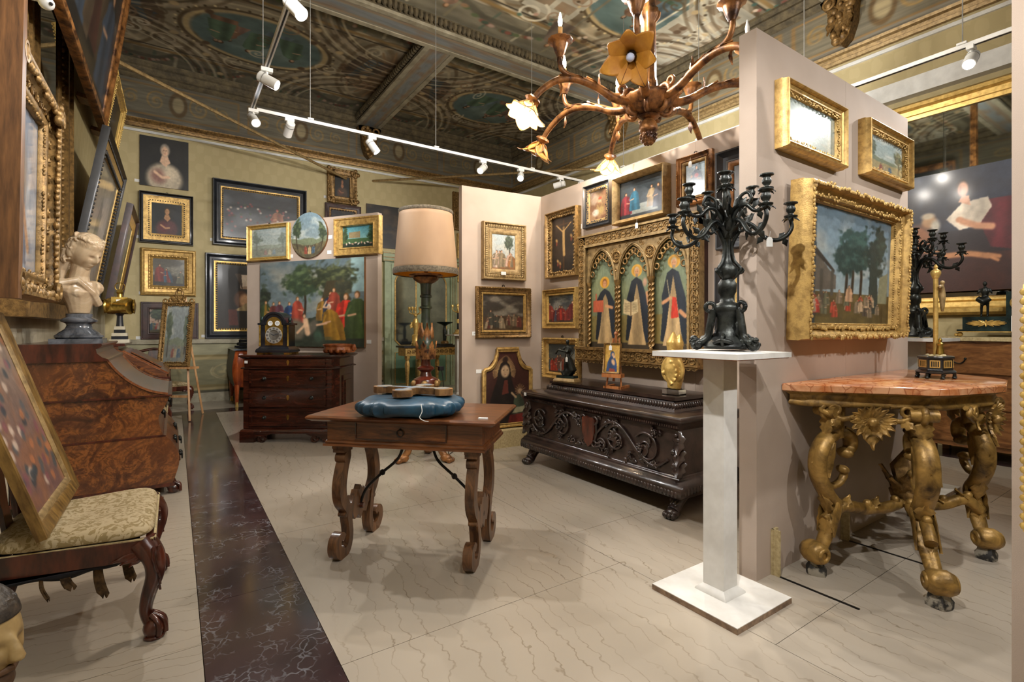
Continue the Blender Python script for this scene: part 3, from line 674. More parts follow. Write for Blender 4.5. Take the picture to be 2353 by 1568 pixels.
def c_fresco(w, h, asp, seed, lt=1.0, big=False):
    c = Cv(w, h, '8a8069', '837a64', asp=asp, seed=seed)
    c.cloud('9c8f74', 5, 4, .45, .7, .6, 1); c.cloud('6c5f4a', 4, 4, .5, .72, .6, 2)
    R = c.r
    ctr = [(.5, .5)] if not big else [(.2, .5), (.5, .52), (.8, .5)]
    # bundles of moulding lines sweeping around the medallions
    for (x, y) in ctr:
        for k in range(9):
            s_ = 1.32+.16*k; col = ('b0a284', '6f5c40', '9c8f78', '54452f')[k % 4]
            c.ring(x, y, .19*s_*(1.25 if not big else .75), .19*s_, .035, col, .85, 2.0 if k < 4 else 2.6)
    for x0, sg in ((0, 1), (1, -1)):
        for k in range(6): c.ring(x0, .5, .16+.035*k, .30+.04*k, .05, ('a89778', '5f4d33', '8f8268')[k % 3], .8, 2.3)
        c.ell(x0, .5, .15, .27, '6e5236', .4)
        for k in range(9):
            a = -1.3+k*.325; c.line([(x0, .5), (x0+sg*.15*math.cos(a), .5+.27*math.sin(a))], .007, '8d6d48', .8)
        c.fig(x0+sg*.09, .36, .26, '3c4b55', skin='b08a68', cloak='4a3a2e', lean=.3*sg)
    for y0, sg in ((0, 1), (1, -1)):          # painted balustrade and swags along the edges
        c.put((np.abs(c.Y-y0) < .17)*.85, '6b6654')
        for k in range(14):
            x = (k+.5)/14; c.line([(x-.02, y0+sg*.02), (x-.012, y0+sg*.16)], .009, ('a9a084', '7d7458', '56604f')[k % 3], .9)
        for k in range(4):
            x = .125+.25*k; c.line([(x-.12, y0+sg*.17), (x-.05, y0+sg*.10), (x+.05, y0+sg*.10), (x+.12, y0+sg*.17)], .022, '4f4a3c', .8)
            for q in range(26):
                u = R.uniform(-.11, .11); c.ell(x+u, y0+sg*(.06+.9*u*u*8)*1., .010, .016, R.choice(('7d4a3c', '8a6a4c', '3f5040', 'a58a78', '55603f')), .5)
        c.line([(0, y0+sg*.19), (1, y0+sg*.19)], .012, '8a6e40'); c.line([(0, y0+sg*.215), (1, y0+sg*.215)], .006, '3d362a')
    for (x, y) in ctr:
        rx, ry = (.19*1.2, .19) if not big else (.11, .17)
        c.ell(x, y, rx, ry, '536866', .06); c.ell(x+.02, y+.06, rx*.8, ry*.5, '7f9088', .9, .2, .8)
        for k in range(6): c.fig(x+rx*R.uniform(-.6, .6), y-ry*.7+R.uniform(0, ry*.4), ry*1.0, R.choice(('7a5a44', '4f6a54', '8a6a5c', '5c6e78')), skin='b08d70', lean=R.uniform(-.5, .5), arm=R.choice((-1, 1)))
        c.ring(x, y, rx*1.04, ry*1.04, .05, 'b09a6c'); c.ring(x, y, rx*1.12, ry*1.12, .04, '54432b')
    if big:        # feigned architecture with cartouches, roofs and garlands
        for x in (.08, .34, .66, .92):
            c.poly([(x-.06, .26), (x+.06, .26), (x+.05, .74), (x-.05, .74)], 'a7a08c'); 
            for k in range(5): c.poly([(x-.04, .30+.085*k), (x-.005, .30+.085*k), (x-.005, .355+.085*k), (x-.04, .355+.085*k)], '7d6a52'); c.poly([(x+.005, .30+.085*k), (x+.04, .30+.085*k), (x+.04, .355+.085*k), (x+.005, .355+.085*k)], '8a7459')
            c.line([(x-.07, .26), (x-.07, .74)], .008, 'c9c1aa'); c.line([(x+.07, .26), (x+.07, .74)], .008, '6d6652')
        for k in range(12):
            x = R.random(); y = R.choice((.24, .76, .3, .7)); c.line(spl(x, y, .035, .07, k), .009, 'c5bea8', .9)
        for k in range(90): c.ell(R.random(), R.choice((.21, .79))+R.uniform(-.035, .035), .006, .014, R.choice(('9a5a4c', 'b08a74', '4f6a58', '3d5a50', 'c9b49c')), .5)
        c.cloud('c6c2b0', 7, 5, .52, .7, .55, 6, .24, .76)
        for k in range(5): c.fig(.05+.22*k, .74, .2, ('8a6a54', '6a5a4c')[k % 2], skin='b58a66', hair='6b4a2c', lean=.2)
    for cx_ in (0, 1):
        for cy_ in (0, 1):
            for k in range(8): c.ring(cx_, cy_, (.30+.02*k)/(1.0 if not big else 1.9), .34+.024*k, .022, ('c0b292', '4a3d2a', 'a3937a', '6b5a42')[k % 4], .75)
            for k in range(7):
                a = .2+k*.19; q = (.40, .46)[k % 2]/(1.0 if not big else 1.9); c.ell(cx_+(1-2*cx_)*q*math.cos(a), cy_+(1-2*cy_)*(.47, .53)[k % 2]*math.sin(a), .016/(1 if not big else 2), .022, ('b59c70', '5c4630')[k % 2], .4, a)
    for k in range(26 if big else 14):
        x, y = R.random(), R.uniform(.22, .78); c.line(spl(x, y, (.05 if not big else .028)*R.uniform(.6, 1.2), .055*R.uniform(.6, 1.2), R.random()*6), .006, R.choice(('bdae90', '5a4a34', '8f6f52', 'c9bfa6')), .75)
    for (x, y) in ctr:
        n_ = 46
        for k in range(n_):
            a = 2*PI*k/n_; rx, ry = (.19*1.2*1.18, .19*1.18) if not big else (.11*1.18, .17*1.18); c.ell(x+rx*math.cos(a), y+ry*math.sin(a), .006 if not big else .004, .009, ('c4b184', '4a3b26')[k % 2], .4)
    c.a *= lt
    c.a = c.a*.86+.14*c.a.mean(axis=2, keepdims=True)*np.array([.97, 1.0, 1.02])
    return c.done(.16)
f1 = c_fresco(400, 345, 1.16, 11, 1.0)
paint_plane('painted_ceiling_canvas', f1, lambda u, v: (XL+u*(3.17-XL), 6.95+v*(YB-6.95), np.full(u.shape, 5.79)), 'fresco', ceil)
f2 = c_fresco(330, 330, 1.0, 12, 1.0)
paint_plane('painted_ceiling_canvas', f2, lambda u, v: (3.6+u*(XR-3.6), 6.95+v*(YB-6.95), np.full(u.shape, 5.79)), 'fresco', ceil)
f3 = c_fresco(720, 310, 2.35, 13, 1.2, True)
paint_plane('painted_ceiling_canvas', f3, lambda u, v: (XL+u*(XR-XL), 3.11+v*(6.54-3.11), np.full(u.shape, 5.79)), 'fresco', ceil)
paint_plane('painted_ceiling_canvas', c_fresco(200, 100, 2.35, 14, 1.1, True), lambda u, v: (XL+u*(XR-XL), -.7+v*3.4, np.full(u.shape, 5.79)), 'fresco', ceil)
# gilded corbels under the beam ends
def corbel(loc, rz, mat, par):
    mb = MB(); mb.prism([(-.22, .0), (.22, .0), (.24, .08), (.2, .1), (.16, -.05), (.14, -.3), (.08, -.48), (0, -.55), (-.08, -.48), (-.14, -.3), (-.16, -.05), (-.2, .1), (-.24, .08)], -.16, 0)
    for i in range(34): mb.ball((rnd.uniform(-.17, .17)*(1-i/60), -.18+rnd.uniform(-.03, .04), .05-i/34*.55), rnd.uniform(.03, .06), 7, 5)
    for sx in (-1, 1): mb.torus((sx*.12, -.2, .0), .06, .022, 14, 6); mb.leaf((sx*.05, -.18, -.05), (sx*.12, -.2, -.42), .06, .05)
    mb.leaf((0, -.18, .05), (0, -.2, -.5), .07, .04)
    o = mb.build('carved_corbel', mat, par); o.location = loc; o.rotation_euler = (0, 0, rz); return o
for x in (3.385,): corbel((x, YB-.012, 5.42), 0, 'goldold', wb)
for y in (6.75, 2.9, -.9): corbel((XR-.012, y, 5.42), -PI/2, 'goldold', wr)
# diagonal tie rods across the corners
for nm, a, b in (('tie_rod', (XL, 7.0, 4.4), (2.95, YB, 4.4)), ('tie_rod', (XR, 7.0, 4.45), (3.5, YB, 4.45))):
    mb = MB(); mb.tube([a, b], .024, 6); o = struct(nm, mb, 'goldpale'); o['kind'] = 'structure'
slab('picture_rail', XR-.12, XR, -2.5, 3.0, 3.98, 4.18, 'whitemetal', wr)
# free-standing fabric partitions
PH = 2.85
def part_wall(name, p, q, th, h, label=None, seams=1):
    """p->q along the face that looks at the room"""
    p = Vector(p).to_3d(); q = Vector(q).to_3d(); d = (q-p); L = d.length; rz = math.atan2(d.y, d.x)
    mb = MB()
    for i in range(seams): mb.box(L*i/seams+.0008, L*(i+1)/seams-.0008, 0, th, 0, h)
    o = mb.build(name, 'fabric', smooth=0); o.location = p; o.rotation_euler = (0, 0, rz); o['kind'] = 'structure'; return o
PR = part_wall('wall_partition_right', (2.48, 1.43), (4.49, 1.43), .095, PH, seams=2)
PT = part_wall('wall_partition_altarpiece', (3.57, 4.68), (3.57, 1.53), .08, PH, seams=3)
PC = part_wall('wall_partition_corner', (2.57, 4.78), (3.57, 4.68), .08, PH, seams=1)
PSa, PSb = Vector((.90, 8.42, 0)), Vector((2.24, 6.51, 0))
PS = part_wall('wall_partition_small', PSa, PSb, .09, PH, seams=1)
PE = part_wall('wall_partition_edge', (2.25, .44), (2.15, -.7), .08, PH, seams=1)
# steel stiffeners and floor plates of the right partition
for x in (2.62, 3.42):
    mb = MB(); mb.box(x, x+.012, 1.385, 1.43, 0, .24); mb.box(x-.004, x+.05, 1.418, 1.43, 0, .24); mb.build('partition_bracket', 'linen', None, smooth=0)['kind'] = 'structure'
    mb = MB(); mb.box(x, x+.012, 1.02, 1.385, 0, .004); mb.build('partition_floor_plate', 'iron', None, smooth=0)['kind'] = 'structure'
# ------------------------------------------------------------------ track lighting
TZ = 3.5; TX1, TX2, TY2 = .64, 5.1, 5.6
def track(a, b, label):
    a = Vector(a); b = Vector(b); t = thing('light_track', label, 'light track', (a+b)/2); d = b-a; h = d*.5
    mb = MB(); ex = (max(abs(h.x), .018), max(abs(h.y), .018))
    mb.box(-ex[0], ex[0], -ex[1], ex[1], -.016, .016); mb.build('rail', 'whitemetal', t, smooth=0)
    mb = MB(); s_ = .006; mb.box(-max(abs(h.x)-.01, s_), max(abs(h.x)-.01, s_), -max(abs(h.y)-.01, s_), max(abs(h.y)-.01, s_), -.0175, -.0155); mb.build('conductor_slot', 'iron', t, smooth=0)
    n = max(2, int(d.length/1.15))
    for i in range(n):
        p = -h+d*((i+.35)/n); mb = MB(); mb.tube([(p.x, p.y, .016), (p.x, p.y, 5.56-a.z)], .004, 5); mb.build('suspension_wire', 'wire', t)
        mb = MB(); mb.box(p.x-.03, p.x+.03, p.y-.03, p.y+.03, .014, .03); mb.build('wire_clip', 'whitemetal', t, smooth=0)
    return t
track((TX1, YN+.5, TZ), (TX1, TY2, TZ), 'white ceiling-hung light track running down the aisle over the red marble stripe')
track((TX1+.045, TY2, TZ), (TX2-.045, TY2, TZ), 'white ceiling-hung light track crossing the room before the yellow back wall')
track((TX2, YN+.5, TZ), (TX2, TY2, TZ), 'white ceiling-hung light track along the wall with the gold-framed mirror')
track((TX1+.045, -1.2, TZ), (TX2-.045, -1.2, TZ), 'white ceiling-hung light track across the near end of the room')
def spot(loc, aim, label, w=1.0, angle=75, lit=True, group='track spotlights', blend=.6, hot=True, col=(1, .98, .95)):
    p = Vector((loc[0], loc[1], TZ)); t = thing('track_spotlight', label, 'spotlight', p, group=group)
    mb = MB(); mb.box(-.045, .045, -.022, .022, -.05, -.0175); mb.build('adapter', 'whitemetal', t, smooth=0)
    mb = MB(); mb.lathe([(.012, -.10), (.012, -.045)], 10); mb.build('stem', 'whitemetal', t)
    piv = Vector((0, 0, -.115)); d = (Vector(aim)-(p+piv)).normalized(); q = d.to_track_quat('-Z', 'Y').to_matrix().to_4x4(); mx = Matrix.Translation(piv) @ q
    mb = MB(); mb.lathe([(.036, .07), (.043, .062), (.044, -.085), (.044, -.095), (.037, -.095), (.036, -.078)], 24, mx); mb.build('lamp_can', 'whitemetal', t)
    mb = MB(); mb.lathe([(.0445, .02), (.0455, .02), (.0455, .026), (.0445, .026)], 24, mx); mb.build('can_band', 'wire', t)
    mb = MB(); mb.lathe([(.0355, -.080), (.0355, -.078)], 20, mx); mb.build('lens', 'lampon' if lit else 'whitewood', t)
    if lit:
        L = bpy.data.lights.new('spot_beam', 'SPOT'); L.energy = SPOT_W*w; L.spot_size = math.radians(angle); L.spot_blend = blend; L.shadow_soft_size = .03; L.color = col
        o = bpy.data.objects.new('spot_beam', L); COL.objects.link(o); o.parent = t; o.location = piv+d*.1; o.rotation_euler = d.to_track_quat('-Z', 'Y').to_euler()
    return t
spot((TX1, 3.47), (2.1, 1.2, .6), 'lit white track spotlight over the aisle, nearest the chandelier', 1.0, 80)
spot((TX1, 4.62), (3.5, 3.1, 1.7), 'white track spotlight turned to the altarpiece, between two lit ones on the aisle track', .65, 62)
spot((TX1+.01, TY2-.04), (1.35, 2.4, .7), 'lit white track spotlight at the corner where two tracks meet', 1.1, 85)
spot((.99, TY2), (.6, 9.6, .9), 'white track spotlight pointing down past the corner of the cross track', 1.2, 100)
spot((1.86, TY2), (3.2, 4.9, 1.3), 'white track spotlight tipped towards the corner partition, under the back wall corbel', .12, 70)
spot((3.32, TY2), (.1, 3.6, .6), 'white track spotlight tipped back towards the aisle, next to a lit one', .8, 70)
spot((3.92, TY2), (1.5, 2.4, .6), 'lit white track spotlight above the standing lamp and corner partition', .9, 75)
spot((4.62, TY2), (1.8, 9.6, 2.6), 'white track spotlight turned sideways to the small partition', 1.4, 85)
spot((5.02, TY2), (4.6, 9.8, 1.0), 'white track spotlight pointing down at the end of the cross track', .8, 80)
pd = onx(2232, 135, TX2)
spot((TX2, pd.y), (3.3, 1.2, 1.7), 'lit white track spotlight beside the gilt cornice above the mirror wall', .8, 70)
OFF = 'unseen white track spotlight added to light the room'  # unseen heads, added as fill for partitions, console, walls and ceiling
for p, a, w, an in (((TX1, 1.6), (-.9, 5.0, 2.1), .9, 75), ((TX1, 1.0), (3.5, 3.2, 1.6), .45, 62), ((TX1, .6), (3.2, 1.3, .8), 1.7, 62), ((TX2, .3), (3.4, 1.4, 1.1), .8, 70), ((TX1, 2.5), (-.8, 8.4, 2.6), .9, 70), ((TX1, .2), (-.4, 3.0, .5), .6, 75), ((2.0, -1.2), (2.6, 1.6, 1.3), .8, 75), ((3.2, -1.2), (3.3, 1.4, 1.5), .9, 70),
                    ((4.4, -1.2), (6.9, 1.7, 1.8), .9, 75), ((TX2, .0), (7.0, 2.4, 2.0), .7, 80), ((1.0, -1.2), (.5, 3.0, .3), .8, 80), ((TX2, 2.6), (6.9, 3.6, 3.0), .6, 90), ((TX2, 4.0), (7.0, 6.5, 3.0), .5, 90), ((1.2, -1.2), (.5, 10.4, 3.0), 2.4, 36), ((TX1, 2.05), (1.7, 10.4, 3.3), 1.8, 46), ((TX2, 3.3), (6.9, 3.7, 4.9), .9, 80), ((TX2, 4.7), (6.9, 5.6, 4.9), .9, 80), ((3.9, -1.2), (3.4, 5.0, 5.6), .8, 75), ((1.6, -1.2), (1.2, 8.5, 5.6), .8, 60)):
    spot(p, a, OFF, w, an, group='added unseen track spotlights')
# ------------------------------------------------------------------ pictures
def rY(l, t, b, r, y=YB, off=0.):
    A = ony(l, t, y-off); B = ony(l, b, y-off); E = ony(r, t, y-off); return E.x-A.x, A.z-B.z, ((A.x+E.x)/2, y, B.z), 0.
def rX(l, t, b, r, x=3.57, off=0.):
    A = onx(l, t, x-off); B = onx(l, b, x-off); E = onx(r, t, x-off); return A.y-E.y, A.z-B.z, (x, (A.y+E.y)/2, B.z), -PI/2
def rP(l, t, b, r, p, q, off=0.):
    p = Vector(p).to_3d(); d = (Vector(q).to_3d()-p).normalized(); n = Vector((d.y, -d.x, 0)); pp = p+n*off
    A = onpl(l, t, pp, n); B = onpl(l, b, pp, n); E = onpl(r, t, pp, n); c = (A+E)/2-n*off; return (E-A).length, A.z-B.z, (c.x, c.y, B.z), math.atan2(d.y, d.x)
def hang(rect, label, cv, **kw):
    W, h, loc, rz = rect; return framed(label, W, h, loc, rz, cv, **kw)
# back wall
W_, h_, loc, rz = rY(321, 310, 425, 433); bare_canvas('unframed portrait of a pale lady in a white dress on black', W_, h_, loc, rz, c_portrait(84, 96, 21, robe='b3a58e', skin='d9b394', hair='8f8578', accent='7d4a44'))
hang(rY(320, 439, 557, 444), 'dark half-length saint in a black and gold frame, under the unframed lady', c_portrait(84, 84, 22, ('26292b', '17191b'), '4d2a2a', 'b98a60', '3a2c1c', '6b2a30'), fw=.06, d=.09, style='hollow', fmat='ebony', inner=(.11, 'gold'), orn=(('bead', 2.2, .5, .010, .035),), hook=True)
hang(rY(323, 569, 678, 450), 'gilt-framed painting of a kneeling red-robed figure under a stormy sky', c_scene(96, 84, 23, ('4a463c', '5c5a4c'), '2a231a', 3, trees=0, fh=.6), fw=.17, d=.1, style='deep', fmat='gold', orn=(('rope', .72, .7, .014, .05),))
hang(rY(324, 694, 781, 456), 'crowd under green trees in a plain brown wooden frame above the dado', c_scene(96, 72, 24, ('93796a', 'a8917c'), '4a4430', 8, trees=2, fh=.4), fw=.12, d=.07, style='flat', fmat='maroon', hook=True)
c = Cv(160, 120, '2a2d33', '33373c', seed=25); c.cloud('6a6f75', 3, 3, .42, .7, .6).fig(.72, .22, .5, '8a5a44', 'c58f68', arm=-1)
for i in range(70): c.ell(.45+c.r.uniform(-.4, .45), .3+c.r.uniform(-.22, .45), .022, .03, c.r.choice(('8a3a3c', 'b57a70', 'd3c4b4', '5a2a2c', '3c4a34', 'a0525a')), .5, 0, .8)
hang(rY(488, 410, 563, 703), 'large still life with a putto and roses in a black and gilt frame', c.done(), fw=.13, d=.1, style='hollow', fmat='bluish', inner=(.04, 'gold'), orn=(('bead', 1.2, .6, .012, .04),), pmat='paintgloss')
c = Cv(110, 150, '1a1815', '2a2119', seed=26); c.poly([(.6, .62), (1, .62), (1, .85), (.55, .85)], 'd8c4ac').poly([(.6, .62), (1, .62), (1, .68), (.6, .66)], 'a88a70'); c.poly([(.45, .86), (.62, .86), (.66, .6)], '4a3a2c')
c.ell(.62, .46, .22, .16, '5a3a24', .3).ell(.7, .44, .16, .13, 'c99a70', .4).line([(.75, .46), (1, .47)], .04, 'c99a70').ell(.82, .52, .06, .07, 'b8a890', .4).poly([(.4, .28), (1, .28), (1, .4), (.8, .42), (.6, .34)], 'b39a6c', 1, 60).poly([(.3, .05), (.55, .05), (.5, .3), (.28, .3)], '5a2a20')
hang(rY(471, 581, 779, 612), 'dark bent seated man in a black frame with a bright gold inner edge', c.done(), fw=.14, d=.09, style='hollow', fmat='bluish', inner=(.05, 'goldbright'), orn=(('bead', 1.25, .6, .014, .04),))
hang(rY(751, 385, 465, 819), 'small dark seated figure in a swept gilt frame with carved corners, high up', c_portrait(56, 64, 27, ('14140f', '0d0d0b'), '3c2c20', '8a5c3e', '2c1c10', '5c3020'), fw=.15, d=.08, style='hollow', fmat='goldold', orn=(('corner', .11), ('lump', .15, .9, .02, .07)))
hang(rY(746, 466, 530, 828), 'dark landscape in a brown gilt-edged frame directly under the small swept frame', c_dark(64, 48, 28, '5a5038'), fw=.09, d=.06, style='plain', fmat='maroon', inner=(.035, 'goldold'), orn=(('bead', 1.3, .6, .014, .05),))
W_, h_, loc, rz = rY(841, 468, 567, 975); bare_canvas('unframed very dark figure painting behind the lampshade', W_, h_, loc, rz, c_dark(90, 80, 29))
hang(rY(1039, 441, 529, 1100), 'dark canvas in a broad carved gold frame half behind the corner partition', c_dark(50, 60, 30, '28303a'), fw=.2, d=.08, style='hollow', fmat='goldold', orn=(('leaf', .45, .6, .025, .07),))
hang(rY(1049, 537, 648, 1110), 'red-robed figure in a gold frame half behind the corner partition', c_portrait(50, 60, 31, robe='6a1f24', accent='8a2a2a'), fw=.13, d=.06, style='plain', fmat='gold')
# small angled partition
pq = (PSa, PSb)
hang(rP(568, 520, 602, 662, *pq, off=.05), 'hazy blue-grey landscape in a bright gold frame beside the round picture', c_land(80, 72, 32, haze=.62), fw=.06, d=.07, style='deep', fmat='goldbright', pmat='paintgloss', hook=True)
W_, h_, loc, rz = rP(673, 513, 596, 755, *pq)
t = thing('round_painting', 'round unframed landscape with dark trees and a tiny couple', 'painting', loc, rz)
c = c_land(90, 90, 33, ('6f8794', '7f8884'), '453d2c', .12); rr = W_/2
ang = np.linspace(0, 2*PI, 3)
def disc(u, v):
    x = u*2-1; z = v*2-1; return x*np.sqrt(1-z*z/2)*rr, np.full(u.shape, -.031), rr+z*np.sqrt(1-x*x/2)*rr
paint_plane('panel_face', c, disc, 'paint', t)
mb = MB(); mb.lathe([(rr, 0), (rr, .03)], 48, Matrix.Translation((0, 0, rr)) @ Matrix.Rotation(PI/2, 4, 'X')); mb.build('panel', 'redbole', t)
mb = MB(); mb.torus((0, -.012, 2*rr+.012), .014, .0035, 10, 5); mb.build('hanging_ring', 'iron', t)
c = Cv(100, 72, '4f8a96', '8fb0a8', seed=34); c.poly([(.2, .45), (.55, .45), (.55, .75), (.2, .72)], '8a7a5a').put((c.Y < .42)*1., '3f5a38'); c.tree(.05, .6, .12, .35, '1f3222', '38502f').tree(.9, .6, .14, .4, '22361f', '456040').put((c.Y < .2)*1., '1c2a22')
for i in range(9): c.ell(.12+.095*i, .17+.05*(i % 2), .03, .08, ('c9b09c', 'd8c8bc', 'b08a74')[i % 3], .5, .6*i)
hang(rP(769, 504, 590, 874, *pq, off=.05), 'small bright landscape with bathers in a wide stepped gold frame', c.done(), fw=.115, d=.08, style='flat', fmat='gold')
c = Cv(200, 150, '56646a', '707a76', seed=35); c.cloud('a89e88', 3, 4, .5, .72, .6, 1, .4, 1).put((c.X > .88)*(c.Y > .62)*1., '86a0a0'); c.put((c.Y < .34+.08*(c.fb(5, 1, 3)-.5))*1., '2c3228')
c.tree(.04, .55, .07, .3, '232a22', '3a4434'); c.tree(.45, .74, .22, .2, '2c3a28', '4c5c3c', base=.3, n=90); c.tree(.70, .80, .26, .18, '2a3022', '555a38', base=.3, n=110)
c.poly([(.56, .3), (.66, .75), (.80, .76), (.9, .3)], '3c3524').tree(.8, .6, .1, .18, '33352a', '4c4a32')
for x, y, h, ro, cl in ((.06, .27, .28, '8a6a2c', '3c4a2e'), (.14, .27, .26, '6a3a34', None), (.20, .27, .27, '5c3a44', None), (.30, .25, .28, '2f4a70', '2a3c5c'), (.38, .27, .32, 'a04434', None), (.62, .30, .27, '8f6a2c', '7a5a28'), (.70, .28, .36, 'c9a888', '2c3448'), (.73, .34, .34, '8a3c2c', None), (.84, .10, .52, 'c03424', 'b02e22'), (.94, .10, .54, '46582e', '3c4a2a')):
    c.fig(x, y, h, ro, cloak=cl, hair='6b4520', arm=-1 if x > .5 else 1)
c.ell(.37, .2, .1, .15, '6a6252', .35, .6).ell(.52, .22, .05, .13, '5a5448', .4, -.6); c.line([(.38, .16), (.46, .26)], .02, 'c9a27e').line([(.46, .30), (.48, .16)], .045, 'd2ab86').ell(.445, .36, .022, .035, '4a3020', .4).ell(.448, .352, .016, .026, 'cfa682', .4)
c.fig(.74, .08, .42, '9c7226', cloak='8f6622', hair='cfc6b8', arm=-1, lean=-.2).line([(.66, .27), (.57, .25)], .016, 'c79a78'); c.ell(.58, .12, .05, .09, '3c5242', .5, .3).cloud('3f4a3c', 12, 12, .5, .7, .5, 6, 0, .12)
W_, h_, loc, rz = rP(603, 606, 795, 841, *pq); bare_canvas('large unframed crowd of robed figures by rocks and trees, above the dark commode', W_, h_, loc, rz, c.done(), d=.04, edge='redbole')
# corner partition
pc = ((2.57, 4.78), (3.57, 4.68))
hang(rP(1111, 507, 641, 1209, *pc, off=.06), 'pale angels in cloud and ochre in a wide ribbed pale gold frame', c_scene(64, 90, 36, ('9aa6a8', 'a0a09a'), '7a5230', 5, ('8a5a30', 'a88a78', '7a6a50', 'b09a88'), 1, .35, .5), fw=.085, d=.07, style='hollow', fmat='goldpale', inner=(.04, 'goldpale'), orn=(('leaf', .5, .85, .011, .02),))
hang(rP(1096, 657, 778, 1221, *pc, off=.05), 'dark indoor gathering by a column in a gold frame, under the pale angels', c_scene(100, 76, 37, ('2a241e', '3c362c'), '3a2a1a', 7, ('5a2a20', '6b5a44', '8a7a60', '3c3a30'), 0, .4, .4), fw=.07, d=.06, style='deep', fmat='goldold', inner=(.02, 'gold'), orn=(('bead', .16, 1.0, .007, .02), ('bead', .9, .5, .006, .018)), hook=True)
# altarpiece wall
def c_cross(w, h, seed):
    c = Cv(w, h, '2c2219', '1c1714', asp=.5, seed=seed); c.cloud('3c2c20', 3, 4, .45, .7, .6)
    c.line([(.5, .06), (.5, .93)], .02, '4a3018').line([(.15, .86), (.85, .86)], .016, '4a3018').line([(.2, .86), (.47, .72), (.8, .86)], .014, 'b8925a').line([(.5, .74), (.5, .5), (.52, .3)], .034, 'b8925a').ell(.5, .79, .06, .035, '8a6a40', .4)
    for x, y in ((.2, .58), (.82, .62), (.25, .2), (.35, .15)): c.ell(x, y, .06, .05, 'a8824e', .6, .4).ell(x, y-.06, .05, .05, '7a3a28', .6)
    return c.done()
hang(rX(1254, 493, 642, 1326, off=.06), 'tall narrow crucifixion in a carved leaf-gold frame', c_cross(64, 120, 38), fw=.07, d=.08, style='hollow', fmat='goldcarve', orn=(('leaf', .45, .6, .012, .028), ('lump', .85, .6, .012, .035)))
c = Cv(60, 76, '6a5844', '8a6a4c', seed=39); c.ell(.3, .7, .3, .25, '8d7a68', .5).ell(.6, .6, .12, .12, 'b08a6c', .4).ell(.62, .72, .12, .06, 'a8402c', .4).ell(.6, .35, .3, .25, '8f7a4c', .4).ell(.35, .25, .25, .16, 'b5aca0', .5).cloud('5a3a28', 5, 5, .5, .7, .6)
hang(rX(1340, 431, 527, 1401, off=.04), 'small bishop painting in a black and silver frame with a beaded edge', c.done(), fw=.045, d=.05, style='hollow', fmat='bluish', inner=(.028, 'goldpale'), orn=(('bead', .12, .9, .006, .016), ('lump', 1.15, .55, .008, .022)))
c = Cv(120, 90, '343c40', '2a3034', seed=40); c.cloud('4a545a', 3, 3, .45, .7, .6).poly([(.25, .1), (.85, .1), (.8, .36), (.2, .32)], '9aa09a'); c.fig(.14, .12, .6, 'a03a40', cloak='7a2a34').fig(.34, .2, .6, '2f6a84', arm=-1).fig(.72, .2, .55, 'a08a68', arm=-1).fig(.86, .15, .6, '4a4a50', arm=-1)
hang(rX(1408, 413, 519, 1528, off=.08), 'supper at a white table in a deep plain gold frame, above the altarpiece', c.done(), fw=.045, d=.1, style='plain', fmat='goldpale', pmat='paintgloss', hook=True)
c = Cv(64, 84, '8496a0', '7f8c90', seed=41); c.fig(.55, .1, .85, '35465c', cloak='3c4f66', hair='1c1614').ell(.55, .62, .14, .09, 'b03038', .4).ell(.3, .38, .12, .18, 'b5b0a4', .5).ell(.3, .62, .07, .06, 'c79a78', .4).ell(.5, .12, .4, .08, 'a8443c', .6)
tq = hang(rX(1553, 366, 478, 1633, off=.05), 'blue-mantled madonna with a red book in a ribbed brown and gold frame', c.done(), fw=.055, d=.06, style='deep', fmat='bronzewood', inner=(.02, 'goldold'), orn=(('rope', .2, .95, .006, .02),), pmat='paintgloss', hook=True)
hang(rX(1649, 354, 577, 1735, off=.03), 'tall dark-framed picture behind the black candelabrum, above the smaller one', c_dark(50, 80, 42, '4a5a66'), fw=.1, d=.07, style='hollow', fmat='bluish', inner=(.03, 'bronzewood'), pmat='paintgloss')
hang(rX(1644, 616, 760, 1712, off=.03), 'small black and gold framed picture behind the stem of the black candelabrum', c_land(50, 60, 43, haze=.2), fw=.07, d=.05, style='hollow', fmat='bluish', inner=(.02, 'gold'))
hang(rX(1249, 667, 756, 1327, off=.04), 'red-robed crowd meeting in a gold frame, under the crucifixion', c_scene(84, 72, 44, ('3c4448', '544a44'), '3a2a28', 6, ('a03428', '8a3a34', '6a2c2c', 'a8a098', '4a4a58'), 0, .3, .6), fw=.055, d=.07, style='deep', fmat='gold', inner=(.02, 'goldbright'), orn=(('bead', 1.2, .6, .006, .016),))
hang(rX(1249, 776, 867, 1330, off=.04), 'crowded battle scene in a rope-edged gold frame, behind the dark statuette', c_scene(84, 72, 45, ('3a4448', '5c5a52'), '3a2e28', 10, ('9a3428', '8a8278', '4a5a64', '7a4434', '5a3c34'), 0, .5, .5), fw=.07, d=.07, style='deep', fmat='gold', orn=(('rope', .16, .98, .009, .026),), hook=True)
